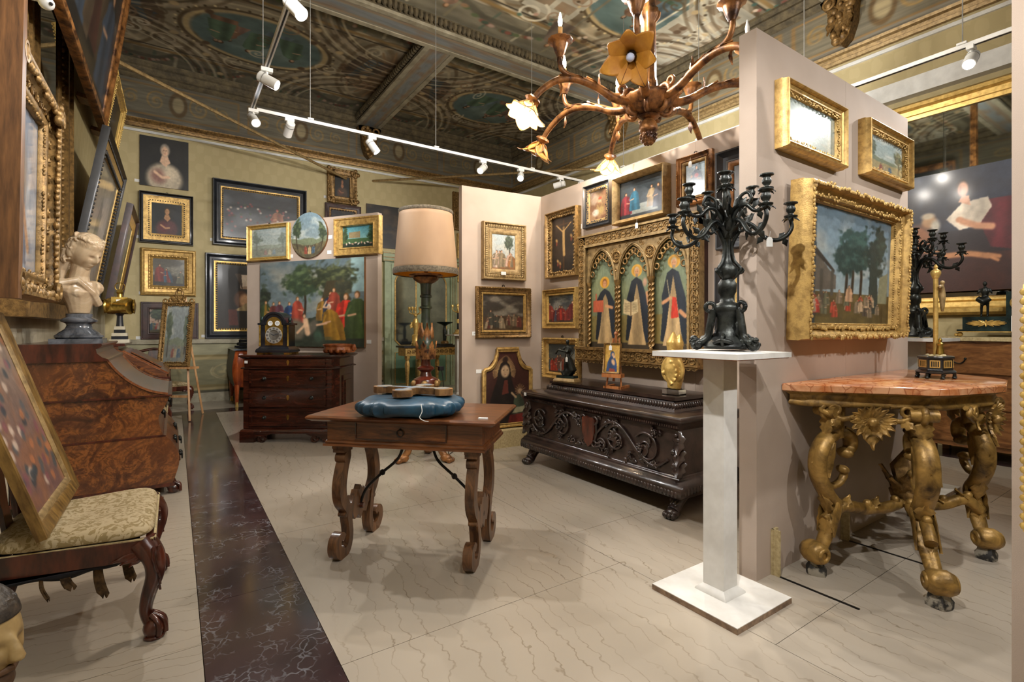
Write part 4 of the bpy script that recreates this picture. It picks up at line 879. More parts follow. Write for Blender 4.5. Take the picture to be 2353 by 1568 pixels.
# right partition
def rR(l, t, b, r, off): return rY(l, t, b, r, 1.43, off)
c = Cv(80, 72, 'a9b9b6', '9aa294', seed=46); c.cloud('8a9a90', 4, 6, .45, .7, .6).cloud('bda984', 5, 8, .5, .7, .5, 3, 0, .5)
G2 = (('lump', .8, .56, .006, .016), ('lump', .95, .5, .005, .014))
hang(rR(1806, 174, 335, 1946, .06), 'bleached pale landscape under glass in a smooth deep gold frame', c.done(), fw=.062, d=.075, style='deep', fmat='gold', orn=G2, pmat='paintgloss')
hang(rR(1996, 267, 396, 2097, .06), 'pale landscape with ochre cliffs in a deep gold frame at the partition edge', c_land(70, 64, 47, ('8fa3a6', 'a3ab9c'), 'a08a58', .25), fw=.062, d=.075, style='deep', fmat='gold', orn=G2, pmat='paintgloss')
c = Cv(170, 190, '5f7686', '9aa8a6', seed=48); c.cloud('c4b8a4', 3, 4, .5, .7, .6, 1).put((c.Y < .27)*1., '4f4224').cloud('6a5a30', 6, 10, .5, .7, .6, 4, 0, .27)
c.put((c.X < .13+.03*(c.fb(3, 4, 6)-.5))*1., '26323a').poly([(.13, .6), (.28, .45), (.34, .42), (.34, .3), (.13, .28)], '5a5248').poly([(.13, .58), (.32, .44), (.32, .47), (.13, .64)], '2e2620')
for x in (.19, .30): c.line([(x, .25), (x, .45)], .018, '47433a')
for x, y in ((.52, .6), (.45, .56), (.62, .58)): c.tree(x, y+.06, .16, .18, '1f3430', '36504a', base=.22, n=90)
c.tree(.55, .78, .2, .1, '2a4440', '3c5a52', n=60).tree(.8, .68, .14, .26, '1f2c28', '30423a', base=.15, n=90).poly([(.72, .1), (.86, .1), (.8, .75), (.74, .75)], '2a3430').poly([(.84, .2), (.97, .2), (.97, .5), (.86, .45)], '7a7a60')
for i in range(30):
    x = c.r.choice((.08+.2*c.r.random(), .62+.25*c.r.random(), .3+.4*c.r.random())); c.fig(x, .05+.13*c.r.random(), .10+.03*c.r.random(), c.r.choice(('a0402c', '7a6a54', '4a4036', 'b59a78', '5c5a44')))
c.fig(.49, .2, .15, 'b08a68').fig(.14, .09, .14, 'b03a30').fig(.1, .1, .15, 'b09a80')
hang(rR(1850, 406, 782, 2080, .1), 'large woodland with a village gathering in a broad gold frame with ornate edge', c.done(), fw=.095, d=.12, style='deep', fmat='gold', tilt=.03, orn=(('lump', .2, 1.0, .009, .02), ('lump', .72, .66, .008, .018), ('bead', .95, .45, .005, .015)))
# near picture on the partition at the edge of the view
dv = Vector((-.1, -1.14, 0)).normalized(); pe0 = Vector((2.25, .44, 0))+dv*.435
framed('gold picture frame with a beaded edge on the partition beside the commode and clock', .8, .78, (pe0.x, pe0.y, .66), math.atan2(dv.y, dv.x), c_dark(40, 40, 49), fw=.1, d=.05, style='deep', fmat='goldbright', orn=(('bead', .1, 1.0, .0125, .0285),))
# left wall pictures and mirror
def left_pic(label, y0, y1, z0, z1, xb, xt, cv, **kw):      # wall facing +x, leaning out at the top
    tl = math.atan2(xt-xb, z1-z0); t = framed(label, y1-y0, math.hypot(z1-z0, xt-xb), (xb, (y0+y1)/2, z0), PI/2, cv, tilt=tl, **kw)
    g = (xb-XL)/math.cos(tl); mb = MB(); mb.box(-.12, .12, -.001, g-.003, .06, .11)
    if z0 < 3 or z0 > 3.5: mb.build('hanging_batten', 'redbole', t, smooth=0)
    return t
c = Cv(70, 90, '8d9cb0', '6f7c90', seed=50); c.cloud('b9c2cc', 4, 2, .45, .7, .7).ell(.5, .55, .22, .35, '9d8a78', .5).ell(.52, .72, .1, .14, 'c9a58a', .4).poly([(.3, .05), (.7, .05), (.62, .55), (.42, .55)], '6b7890', .9, 40).line([(.6, .4), (.75, .15)], .04, 'b0876c').cloud('4f5a6c', 3, 2, .5, .75, .5, 5)
lp_ = left_pic('pale bluish portrait in a heavily carved gilt frame, above the leaning chair picture', 2.68, 3.60, 1.44, 2.47, -.615, -.60, c.done(), fw=.13, d=.1, style='hollow', fmat='goldcarve', orn=(('corner', .075), ('lump', .25, .9, .017, .03), ('lump', .92, .5, .009, .02), ('scroll', .5, .6, .022, .085)), pmat='paintgloss')
mb = MB(); mb.box(-.475, -.415, -.115, .02, -.02, 1.75); mb.build('side_board', 'redbole', lp_, smooth=0)
left_pic('large dark figure painting in a plain brown and gold frame, hung high and leaning out', 3.75, 6.80, 3.40, 5.1, -.66, -.42, c_scene(110, 80, 51, ('22262a', '2c2c2a'), '1c1814', 4, ('4a2c24', '3c4a5c', '5a4a38'), 0, .3, .7, .15), fw=.13, d=.065, style='hollow', fmat='bronzewood')
left_pic('dark landscape in a bright gold frame hung high beside the mirror top', 7.18, 8.2, 3.9, 4.6, -.78, -.665, c_dark(50, 40, 52, '4a4a40'), fw=.07, d=.07, style='deep', fmat='goldbright', orn=(('bead', .15, 1.0, .012, .035),))
left_pic('dark landscape in a bright gold frame high in the corner of the two walls', 8.22, 9.5, 3.9, 4.6, -.78, -.665, c_dark(50, 40, 53, '3c3a30'), fw=.09, d=.07, style='deep', fmat='goldbright', orn=(('bead', .15, 1.0, .012, .035),))
c = Cv(90, 76, 'a9a090', 'b5a692', seed=54); c.cloud('8c8a80', 3, 4, .45, .7, .6).tree(.45, .5, .1, .3, '5a5c50', '77776a', base=.1).cloud('c2a98a', 5, 8, .5, .7, .6, 3, 0, .3)
left_pic('wide pale landscape in a black and gold frame with a pearl border, leaning out', 6.45, 8.55, 1.62, 3.35, -.90, -.60, c.done(), fw=.08, d=.07, style='hollow', fmat='ebony', inner=(.13, 'gold'), orn=(('bead', 2.5, .62, .018, .045), ('bead', .97, .7, .012, .04)), pmat='paintgloss')
left_pic('grey landscape in a maroon frame with a broad gold moulding, next to the back wall', 8.75, 10.2, 1.6, 3.06, -.80, -.55, c_land(60, 60, 55, ('8a8678', '8f8a78'), '6a6450', .3), fw=.09, d=.08, style='hollow', fmat='maroon', inner=(.1, 'goldbright'))
t = thing('gilt_mirror', 'huge mirror in a stepped gilt frame on the wall behind the marble bust', 'mirror', (XL, 5.44, 1.5), PI/2)
mb = MB()
sweep_frame(mb, 1.96, 3.05, [(0, 0), (0, .09), (.08, .15), (.14, .09), (.2, .09), (.24, .14), (.3, .14), (.34, .09), (.44, .08), (.5, .12), (.56, .13), (.6, .1), (.6, .08)]); mb.build('frame', 'goldold', t)
mb = MB(); beads(mb, 1.96, 3.05, .395, .11, .02, .06); mb.build('carved_ornament', 'goldold', t, kind='stuff')
mb = MB(); mb.box(-.40, .40, -.11, -.08, .58, 2.47); mb.build('mirror_glass', 'mirror', t, smooth=0)
mb = MB(); mb.prism([(-1.0, -.12), (1.0, -.12), (.99, -.04), (.98, 0), (-.98, 0), (-.99, -.04)], -.17, 0); mb.build('base_moulding', 'goldold', t)
# mirror wall on the right with the big canvas in front of it
t = thing('gilt_mirror', 'large mirror in a gold frame on the wall behind the mantel clock', 'mirror', (XR, 1.15, 1.45), -PI/2)
mb = MB(); sweep_frame(mb, 3.5, 2.45, [(0, 0), (0, .06), (.03, .1), (.07, .1), (.09, .06), (.14, .05), (.16, .07), (.2, .06), (.2, .03)]); mb.build('frame', 'goldbright', t)
mb = MB(); mb.box(-1.56, 1.56, -.034, -.03, .19, 2.26); mb.build('mirror_glass', 'mirror', t, smooth=0)
c = Cv(200, 170, '1d2230', '2a1714', seed=56); c.cloud('2c3444', 2, 2, .4, .7, .8, 1, .5, 1).put((c.Y < .3)*.6, '4a2216').cloud('1c1416', 3, 3, .5, .7, .6, 4)
c.poly([(.72, .72), (.98, .72), (1, .3), (.82, .34), (.74, .55)], '5c1f26', 1, 30); c.poly([(.5, .6), (.62, .72), (.80, .74), (.83, .66), (.74, .52), (.6, .5)], 'd8c9b4', 1, 24).ell(.62, .84, .055, .085, '2a1a14', .3).ell(.625, .83, .045, .07, 'c9977a', .3).ell(.605, .82, .015, .06, '8a5c48', .8, 0, .7).poly([(.59, .73), (.62, .78), (.67, .77), (.68, .69)], 'c9977a').line([(.83, .5), (.72, .52), (.62, .57)], .035, 'c08a68').ell(.6, .585, .035, .03, 'c08a68', .4)
c.ell(.37, .6, .075, .07, 'a8835f', .4).ell(.36, .65, .07, .035, 'b0a088', .5).ell(.42, .56, .05, .07, 'b8b0a0', .6).ell(.28, .45, .14, .16, '8a5a3c', .4).line([(.3, .38), (.5, .3), (.68, .3), (.8, .27)], .03, 'b07a52').line([(.8, .28), (.88, .26)], .02, 'b07a52').line([(.8, .27), (.87, .23)], .016, 'b07a52')
A = onx(2101, 399, 6.92); B = onx(2340, 660, 6.92)
bare_canvas('large dark unframed painting of a woman in white and red with an old man', 1.12, 1.30, (6.96, B.y+.56, 1.70), -PI/2, c.done(), d=.04)
# ------------------------------------------------------------------ sculpting helper: overlapping forms fused into one continuous surface
def fuse(o, vox, smooth=4):
    r = o.modifiers.new('fuse', 'REMESH'); r.mode = 'VOXEL'; r.voxel_size = vox; r.use_smooth_shade = True
    if smooth: m = o.modifiers.new('soften', 'SMOOTH'); m.iterations = smooth; m.factor = .5
    return o
# ------------------------------------------------------------------ walnut table with lyre legs
TZT = .82
tb = thing('walnut_table', 'walnut table with scrolled lyre legs and iron stays under the blue cushion', 'table', (1.20, 2.78, 0), math.radians(-44.4))
def mould_top(mb, hw, hd, z0, prof):
    """rectangular slab with moulded edge; prof = [(outset, z)]"""
    n = len(prof); vs = []; fs = []
    for o_, z in prof: vs += [(-hw-o_, -hd-o_, z), (hw+o_, -hd-o_, z), (hw+o_, hd+o_, z), (-hw-o_, hd+o_, z)]
    for j in range(n-1):
        for i in range(4): k = (i+1) % 4; fs.append((j*4+i, j*4+k, (j+1)*4+k, (j+1)*4+i))
    fs.append((3, 2, 1, 0)); fs.append(tuple((n-1)*4+i for i in range(4))); return mb.add(vs, fs)
mb = MB(); mould_top(mb, .515, .285, 0, [(-.03, .785), (.0, .787), (.01, .795), (.022, .80), (.025, .81), (.015, .82)]); mb.build('tabletop', 'walnut', tb)
mb = MB(); mb.box(-.45, .45, -.23, .23, .655, .79); mb.build('apron', 'walnut', tb, smooth=0)
mb = MB(); mould_top(mb, .45, .23, 0, [(0, .675), (.008, .67), (.01, .66), (.018, .655), (.018, .642), (.005, .638)]); mb.build('base_moulding', 'walnut', tb)
mb = MB(); mb.box(-.275, .255, -.236, -.2, .685, .782); d_ = mb.build('drawer', 'walnut', tb, smooth=0)
mb = MB()
for a in ((-.275, .255, .777, .782), (-.275, .255, .685, .690)): mb.box(a[0], a[1], -.241, -.235, a[2], a[3])
for a in (-.275, .250): mb.box(a, a+.005, -.241, -.235, .69, .777)
mb.build('cock_bead', 'walnutd', d_, smooth=0)
mb = MB(); mb.torus((-.01, -.243, .727), .019, .0028, 18, 6); mb.ball((-.01, -.24, .747), .006); mb.build('ring_pull', 'iron', d_)
LEG = cr([(.175, .615), (.155, .575), (.19, .50), (.215, .41), (.205, .33), (.155, .26), (.135, .18), (.125, .10), (.155, .035), (.215, .026), (.262, .062), (.262, .112), (.226, .132), (.198, .112)], 5)
for sx in (-1, 1):
    for sy in (-1, 1):
        mb = MB(); mx = Matrix.Translation((sx*.385, 0, 0)) @ Matrix.Rotation(PI/2*(-1 if sy < 0 else 1), 4, 'Z')
        ribbon_prism(mb, LEG, lambda t: .062-.012*math.cos(t*6.28*2)-.012*t, -.026, .026, mx)
        mb.prism([(.13, .60), (.225, .60), (.225, .62), (.235, .625), (.235, .64), (.12, .64)], -.034, .034, mx)
        mb.lathe([(.03, -.03), (.032, 0), (.03, .03)], 14, mx @ Matrix.Translation((.185, 0, .565)) @ Matrix.Rotation(PI/2, 4, 'X'))
        for zz, yy in ((.36, .235), (.235, .178)): mb.lathe([(.014, -.024), (.014, .024)], 10, mx @ Matrix.Translation((yy, 0, zz)) @ Matrix.Rotation(PI/2, 4, 'X'))
        mb.build('leg', 'walnutleg', tb)
    mb = MB(); pts = [(-.16, .24), (-.10, .215), (-.07, .17), (-.03, .185), (0, .15), (.03, .185), (.07, .17), (.10, .215), (.16, .24), (.16, .29), (.11, .28), (.085, .315), (.06, .30), (.04, .335), (.015, .33), (0, .355), (-.015, .33), (-.04, .335), (-.06, .30), (-.085, .315), (-.11, .28), (-.16, .29)]
    mb.prism(pts, -.02, .02, Matrix.Translation((sx*.385, 0, 0)) @ Matrix.Rotation(PI/2, 4, 'Z')); br = mb.build('leg_bridge', 'walnutleg', tb)
    mb = MB(); mb.lathe([(.016, -.03), (.02, 0), (.016, .03)], 12, Matrix.Translation((sx*.375, 0, .23)) @ Matrix.Rotation(PI/2, 4, 'Y')); mb.build('peg', 'walnutd', br)
    mb = MB(); path = cr([(sx*.37, 0, .23), (sx*.33, 0, .33), (sx*.23, 0, .43), (sx*.12, 0, .53), (sx*.085, 0, .648)], 8); mb.tube(path, .0085, 8); st = mb.build('iron_stay', 'iron', tb)
    mb = MB(); mb.ball((sx*.225, 0, .435), .019, 6, 4); mb.build('stay_knop', 'iron', st)
# blue cushion and the painted wooden cross on it
pc_ = onz(946, 930, TZT+.05)
pl = thing('satin_cushion', 'puckered teal satin cushion lying on the walnut table', 'cushion', (pc_.x, pc_.y, TZT), math.radians(-36))
def pil(u, v):
    a = 2*PI*u; th = PI*v; se = lambda t, e: math.copysign(abs(t)**e, t)
    r = abs(math.sin(th))**.38; z = se(math.cos(th), .8)*.052
    bx = .285*se(math.cos(a), .62); by = .225*se(math.sin(a), .62)
    side = math.sin(th)**2; w = 1+side*(.035*math.sin(a*19+2*math.sin(a*3))+.03*abs(math.sin(a*31+1.3))-.02)
    return (bx*r*w, by*r*w, .052+z*(1+.12*math.sin(a*9)*side*(1-side)*4)-.012*(1-r)**.5*(v < .5))
mb = MB(); mb.grid(pil, 160, 22, closeu=True); mb.build('cover', 'velvet', pl)
mb = MB(); mb.tube(cr([(.10, -.215, .085), (.11, -.235, .05), (.10, -.245, .02), (.125, -.26, .006), (.15, -.265, .004)], 6), .0022, 5); mb.build('thread', 'card', pl)
cp = onz(952, 900, TZT+.115)
cx = thing('wooden_cross', 'thick old wooden cross with lobed ends and blue centre, lying on the teal cushion', 'cross', (cp.x, cp.y, TZT+.104), math.radians(-52))
def lobe_cross(a, b, w):
    pts = []
    for L, dx, dy in ((a, 1, 0), (b, 0, 1), (a*1.1, -1, 0), (b, 0, -1)):
        f = lambda s_, q: (dx*s_-dy*q, dy*s_+dx*q)
        pts += [f(w, -w), f(L-.085, -w*.8), f(L-.075, -w*1.75), f(L-.045, -w*2.0), f(L-.02, -w*1.55), f(L, -w*.8), f(L+.006, 0), f(L, w*.8), f(L-.02, w*1.55), f(L-.045, w*2.0), f(L-.075, w*1.75), f(L-.085, w*.8), f(w, w)]
    return pts
mb = MB(); mb.prism(lobe_cross(.235, .185, .03), -.036, 0, Matrix.Rotation(-PI/2, 4, 'X')); mb.build('body', 'rawwood', cx, smooth=.4)
mb = MB(); mb.prism([(x*.93, y*.93) for x, y in lobe_cross(.235, .185, .026)], -.004, 0, Matrix.Translation((0, 0, .034)) @ Matrix.Rotation(-PI/2, 4, 'X')); mb.build('painted_face', mottled('faded_blue_paint', '4d6a86', '8a7a5c', 14, .6), cx, smooth=0)
def card(loc, rz, label, w=.06, h=.035, tilt=0., group='lot cards', txt=None, flat=False):
    t = thing('lot_card', label, 'card', loc, rz, tilt, group)
    mb = MB()
    if flat: mb.box(-w/2, w/2, -h/2, h/2, 0, .006)
    else: mb.box(-w/2, w/2, -.004, 0, 0, h)
    mb.build('paper', 'card', t, smooth=0)
    if txt:
        cu = bpy.data.curves.new('lot_number', 'FONT'); cu.body = txt; cu.size = h*.5; cu.align_x = 'CENTER'; cu.align_y = 'CENTER'; cu.extrude = .0004
        o = bpy.data.objects.new('lot_number', cu); me_ = bpy.data.meshes.new_from_object(o); bpy.data.objects.remove(o); o = bpy.data.objects.new('lot_number', me_); COL.objects.link(o); o.parent = t; me_.materials.clear(); o.location = (0, -.0046, h*.5); o.rotation_euler = (PI/2, 0, 0); me_.materials.append(M['ink'])
    return t
q_ = onz(1110, 963, TZT); card((q_.x, q_.y, TZT), math.radians(-44), 'small white card lying on the walnut table corner', .05, .02, flat=True)
# ------------------------------------------------------------------ standing lamp
lb = thing('standing_lamp', 'tall carved torchere lamp with a drum parchment shade and claw feet', 'lamp', (2.08, 4.62, 0))
mb = MB()
for k in range(3):
    a = math.radians(-60+120*k); R_ = Matrix.Rotation(a, 4, 'Z'); mb = MB()
    mb.tube(cr([(.05, 0, .34), (.12, 0, .30), (.16, 0, .2), (.19, 0, .1), (.235, 0, .05)], 5), [.05-.001*i for i in range(21)], 8, R_)
    mb.ball((.24, 0, .04), .048, 10, 6, R_, (1.3, 1, .85))
    for q in (-1, 0, 1): mb.ball((.29, q*.03, .024), .024, 8, 5, R_, (1.3, .9, 1))
    mb.leaf((.09, 0, .3), (.2, 0, .1), .05, .02, (1, 0, .6)); o = mb.build('claw_foot', 'bronzewood', lb)
    o.data.transform(R_) if False else None
S_ = [(.06, .28), (.085, .34), (.10, .40), (.075, .46), (.06, .5), (.09, .58), (.12, .68), (.135, .75), (.12, .80), (.06, .83), (.05, .87), (.06, .88), (.085, .90), (.085, .915), (.05, .935), (.045, .98), (.05, 1.0)]
mb = MB(); mb.lathe(S_, 24); mb.build('lower_baluster', mottled('red_brown_gesso', '32100a', '6b2c18', 8, .3, 0, coat=.5), lb)
mb = MB(); mb.lathe([(.05, 1.0), (.085, 1.05), (.098, 1.11), (.088, 1.18), (.062, 1.26), (.048, 1.34), (.044, 1.44), (.046, 1.50), (.062, 1.505), (.062, 1.52), (.047, 1.53), (.046, 1.61), (.06, 1.615), (.06, 1.63), (.05, 1.64), (.055, 1.73), (.06, 1.76), (.045, 1.77)], 20); mb.build('upper_baluster', mottled('green_gesso', '17211b', '3d4a36', 8, .35, 0, coat=.4), lb)
mb = MB(); mb.lathe([(.05, 1.745), (.085, 1.765), (.118, 1.79), (.125, 1.81), (.1, 1.822), (.16, 1.826), (.165, 1.836), (.155, 1.845), (.03, 1.85)], 32, flute=14, fa=.05); mb.build('drip_pan', 'bronzewood', lb)
mb = MB()
for k in range(14):
    a = 2*PI*k/14; cs, sn = math.cos(a), math.sin(a)
    mb.leaf((.088*cs, .088*sn, 1.0), ((.098 if k % 2 else .06)*cs, (.098 if k % 2 else .06)*sn, 1.18 if k % 2 else 1.36), .040, .004, (cs, sn, 0), 9, 4)
mb.build('acanthus_leaves', 'bronzewood', lb, kind='stuff')
mb = MB()
for k in range(6):
    a = 2*PI*k/6; cs, sn = math.cos(a), math.sin(a); b_ = Vector((.125*cs, .125*sn, .76))
    mb.ball(tuple(b_), .036, 8, 6); mb.leaf((.12*cs, .12*sn, .70), (.08*cs, .08*sn, .54), .035, .02, (cs, sn, 0)); mb.torus((.128*cs, .128*sn, .68), .032, .011, 12, 5, ax='z')
mb.build('carved_masks', 'goldcarve', lb, kind='stuff')
SH0, SH1 = 1.845, 2.47
sh = MB(); prof = [(.318, SH0), (.318+.001, SH0+.04), (.262, SH1)]
def shade_fn(rr): return lambda u, v: ((rr+(.318-.262)*(1-v))*math.cos(2*PI*u), (rr+(.318-.262)*(1-v))*math.sin(2*PI*u), SH0+(SH1-SH0)*v)
sh.grid(shade_fn(.262), 64, 10, closeu=True); n0 = len(sh.v); so = sh.build('shade', 'shade', lb)
so.modifiers.new('thick', 'SOLIDIFY').thickness = .004
mb = MB(); mb.grid(shade_fn(.2565), 64, 10, closeu=True); mb.build('shade_lining', 'shadein', lb)
for z, r in ((SH0+.022, .318), (SH1-.01, .264)):
    mb = MB(); hh = .03 if z < 2 else .016
    mb.grid(lambda u, v: ((r+.004+.004*math.sin(PI*v))*math.cos(2*PI*u), (r+.004+.004*math.sin(PI*v))*math.sin(2*PI*u), z-hh+2*hh*v), 64, 6, closeu=True); mb.build('braid_trim', 'braid', lb)
mb = MB(); mb.lathe([(.022, 1.85), (.022, 1.95), (.012, 1.96), (.012, 2.05)], 12); mb.build('bulb_holder', 'brass', lb)
mb = MB(); mb.ball((0, 0, 2.10), .035, 12, 8); mb.build('bulb', 'card', lb)
mb = MB(); mb.tube(cr([(.09, -.04, .92), (.13, -.08, .90), (.15, -.10, .7), (.17, -.12, .4), (.2, -.1, .05), (.3, .05, .006), (.6, .3, .006)], 6), .004, 6); mb.build('cable', 'iron', lb)
mb = MB(); mb.box(.10, .15, -.10, -.06, .885, .925); mb.build('inline_switch', 'black', lb, smooth=0)
# ------------------------------------------------------------------ dark walnut commode before the small partition
RT = Vector((_R[0], _R[1], 0)); FW = Vector((_F[0], _F[1], 0))
base = FW*5.74+RT*(-2.535)
cm = thing('dark_commode', 'dark walnut commode with four long drawers and a canted corner, carrying the bracket clock', 'chest of drawers', (base.x, base.y, 0), -YAW)
CW, CD, CH = .535, .58, 1.0
def outline(o_, cant=.07): return [(-CW-o_, -o_), (CW-cant-o_*.0, -o_), (CW+o_, cant-o_*.0), (CW+o_, CD+o_*.3), (-CW-o_, CD+o_*.3)]
def ring_stack(mb, prof):
    n = 5; vs = []; fs = []
    for o_, z in prof: vs += [(x, y, z) for x, y in outline(o_)]
    for j in range(len(prof)-1):
        for i in range(n): k = (i+1) % n; fs.append((j*n+i, j*n+k, (j+1)*n+k, (j+1)*n+i))
    fs.append(tuple(range(n))[::-1]); fs.append(tuple((len(prof)-1)*n+i for i in range(n))); return mb.add(vs, fs)
mb = MB(); ring_stack(mb, [(0, .13), (0, .97)]); mb.build('carcase', 'walnutd', cm, smooth=0)
mb = MB(); ring_stack(mb, [(.0, .955), (.012, .958), (.03, .972), (.045, .982), (.048, .992), (.04, 1.0)]); mb.build('top_board', 'walnutd', cm)
mb = MB(); ring_stack(mb, [(.0, .835), (.025, .842), (.03, .852), (.012, .86), (.0, .866)]); mb.build('waist_moulding', 'walnutd', cm)
mb = MB(); ring_stack(mb, [(.035, .10), (.038, .12), (.03, .14), (.012, .155), (.0, .16)]); mb.build('plinth_moulding', 'walnutd', cm)
for i, (z0, z1) in enumerate(((.87, .95), (.65, .81), (.42, .60), (.20, .37))):
    mb = MB(); xa, xb = -.455, .395
    mb.box(xa, xb, -.012, .02, z0, z1); dr = mb.build('drawer', 'walnutd', cm, smooth=0)
    if i:
        mb = MB()
        for (a0, a1, b0, b1) in ((xa-.012, xb+.012, z1-.012, z1+.012), (xa-.012, xb+.012, z0-.012, z0+.012), (xa-.012, xa+.012, z0, z1), (xb-.012, xb+.012, z0, z1)): mb.box(a0, a1, -.026, 0, b0, b1)
        mb.build('drawer_moulding', 'walnutd', dr, smooth=0)
        for x in (-.30, .24):
            mb = MB(); mb.ball((x, -.03, (z0+z1)/2), .017, 8, 6); mb.ball((x, -.012, (z0+z1)/2), .024, 8, 4, None, (1, .3, 1)); mb.build('knob', 'bronze', dr)
    mb = MB(); mb.prism([(-.03+x, z+(z0+z1)/2) for x, z in ((-.016, .01), (-.01, .028), (0, .034), (.01, .028), (.016, .01), (.008, -.02), (0, -.032), (-.008, -.02))], -.016, -.01); mb.build('escutcheon', 'brass', dr)
mb = MB(); mb.box(-CW-.004, -.475, -.014, .02, .16, .835); mb.build('corner_pilaster', 'walnutd', cm, smooth=0)
mb = MB(); mb.box(CW, CW+.014, .16, .50, .24, .75); mb.build('side_panel', 'walnutd', cm, smooth=0)
mb = MB(); mb.box(CW+.01, CW+.026, .21, .45, .30, .69); mb.build('side_panel', 'walnutd', cm, smooth=0)
for x0, x1, sg in ((-CW-.04, -CW+.12, 1), (CW-.16, CW+.03, -1)):
    mb = MB(); mb.box(x0, x1, -.03, .08, 0, .10); ft = mb.build('bracket_foot', 'walnutd', cm, smooth=0)
    mb = MB(); xx = x1 if sg > 0 else x0; ribbon_prism(mb, [(xx+sg*p, z) for p, z in spiral(.10, .045, .045, .012, PI*.9, PI*3.1, 20)]+[], .022, -.03, 0); mb.prism([(xx, .1), (xx+sg*.2, .1), (xx+sg*.14, .075), (xx+sg*.05, .07), (xx, .03)], -.028, 0); mb.build('scroll_bracket', 'walnutd', ft)
for x in (-CW+.02, CW-.08): mb = MB(); mb.box(x, x+.06, CD-.1, CD, 0, .1); mb.build('back_foot', 'walnutd', cm, smooth=0)
card(tuple(Vector((base.x, base.y, .905))+RT*(-.505)-FW*.017), -YAW, 'small lot card on the dark commode corner beside its top drawer', .035, .03)
def on_commode(x, y, z=1.0): p = base+RT*x+FW*y; return (p.x, p.y, z)
# bracket clock
ck = thing('bracket_clock', 'black arched bracket clock with a brass dial and pinecone finials', 'clock', on_commode(-.275, .27), -YAW)
mb = MB(); mb.box(-.16, .16, -.1, .1, .085, .36)
arc = [(-.16, .345)]+[(-.115+.0, .345)]+[(.12*math.cos(PI-a*PI/16), .36+.12*math.sin(a*PI/16)) for a in range(17)]+[(.115, .345), (.16, .345)]
mb.prism(arc, -.1, .1); mb.build('case', 'black', ck, smooth=.5)
mb = MB(); ribbon_prism(mb, [(.128*math.cos(PI-a*PI/20), .36+.13*math.sin(a*PI/20)) for a in range(21)], .022, -.118, .11); mb.box(-.185, -.115, -.12, .11, .345, .368); mb.box(.115, .185, -.12, .11, .345, .368); mb.build('arched_moulding', 'black', ck)
mb = MB(); mould_top(mb, .165, .105, 0, [(.035, .02), (.038, .04), (.03, .06), (.012, .075), (0, .09)]); mb.build('plinth', 'black', ck)
for x in (-.16, .16):
    for y in (-.09, .09): mb = MB(); mb.box(x-.035, x+.035, y-.03, y+.03, 0, .022); mb.build('foot', 'brass', ck, smooth=0)
for x in (-.165, .165):
    mb = MB(); mb.lathe([(.012, .095), (.013, .10), (.010, .12), (.010, .32), (.014, .335), (.014, .342)], 12, Matrix.Translation((x, -.105, 0))); mb.build('corner_column', 'brass', ck)
    mb = MB(); mb.lathe([(.016, .368), (.022, .375), (.012, .385), (.02, .40), (.018, .42), (.004, .445)], 12, Matrix.Translation((x, -.05, 0))); mb.build('pinecone_finial', 'bronzegreen', ck)
darc = [(-.105, .105), (.105, .105), (.105, .345)]+[(.09*math.cos(a*PI/14), .345+.095*math.sin(a*PI/14)) for a in range(15)]+[(-.105, .345)]
mb = MB(); mb.prism(darc, -.104, -.09); dl = mb.build('dial_plate', 'brass', ck)
mb = MB(); mb.lathe([(.098, -.001), (.098, .003), (.062, .003), (.062, -.001)], 40, Matrix.Translation((0, -.105, .225)) @ Matrix.Rotation(PI/2, 4, 'X')); mb.build('chapter_ring', mottled('silvered_brass', 'a9a8a0', 'd0cfc8', 8, .35, .6), dl)
mb = MB()
for k in range(12):
    a = k*PI/6; mx = Matrix.Translation((0, -.1095, .225)) @ Matrix.Rotation(a, 4, 'Y')
    for q in ((-.006, 0, .006) if k % 3 else (-.009, -.003, .003, .009)): mb.box(q-.0016, q+.0016, -.0006, .0006, .068, .09, mx)
mb.build('hour_marks', 'ink', dl, kind='stuff')
for a, l in ((-1.15, .05), (1.25, .078)):
    mb = MB(); mb.prism([(-.004, -.01), (.004, -.01), (.005, l*.6), (0, l), (-.005, l*.6)], -.113, -.111, Matrix.Translation((0, 0, .225)) @ Matrix.Rotation(a, 4, 'Y')); mb.build('hand', 'ink', dl)
for x in (-.042, .042):
    mb = MB(); mb.lathe([(.028, 0), (.028, .003), (.022, .003), (.022, 0)], 24, Matrix.Translation((x, -.105, .365)) @ Matrix.Rotation(PI/2, 4, 'X')); mb.build('subsidiary_dial', 'card', dl)
mb = MB(); mb.torus((-.19, 0, .27), .022, .006, 12, 6, ax='x'); mb.box(-.215, -.16, -.004, .004, .29, .298); mb.build('side_handle', 'brass', ck)
# fluted bowl
bw = thing('lobed_bowl', 'glazed brown lobed bowl with a mask handle on the dark commode', 'bowl', on_commode(.46, .22), -YAW+.3)
mb = MB(); mb.lathe([(.085, 0), (.095, .006), (.10, .012), (.135, .03), (.155, .055), (.15, .08), (.148, .085), (.16, .095), (.165, .115), (.158, .12), (.15, .112), (.12, .06), (.05, .03)], 64, flute=12, fa=.03); mb.build('body', 'copper', bw)
mb = MB()
for k in range(12): a = 2*PI*k/12; mb.ball((.138*math.cos(a), .138*math.sin(a), .045), .034, 8, 6, None, (.8, .8, 1))
mb.build('gadroons', 'copper', bw, kind='stuff')
mb = MB(); mb.ball((.18, 0, .075), .03, 10, 8, None, (1, 1.1, 1.3)); mb.ball((.185, 0, .10), .02); mb.ball((.2, 0, .06), .016); mb.torus((.17, 0, .05), .025, .01, 10, 6); mb.build('mask_handle', 'copper', bw)
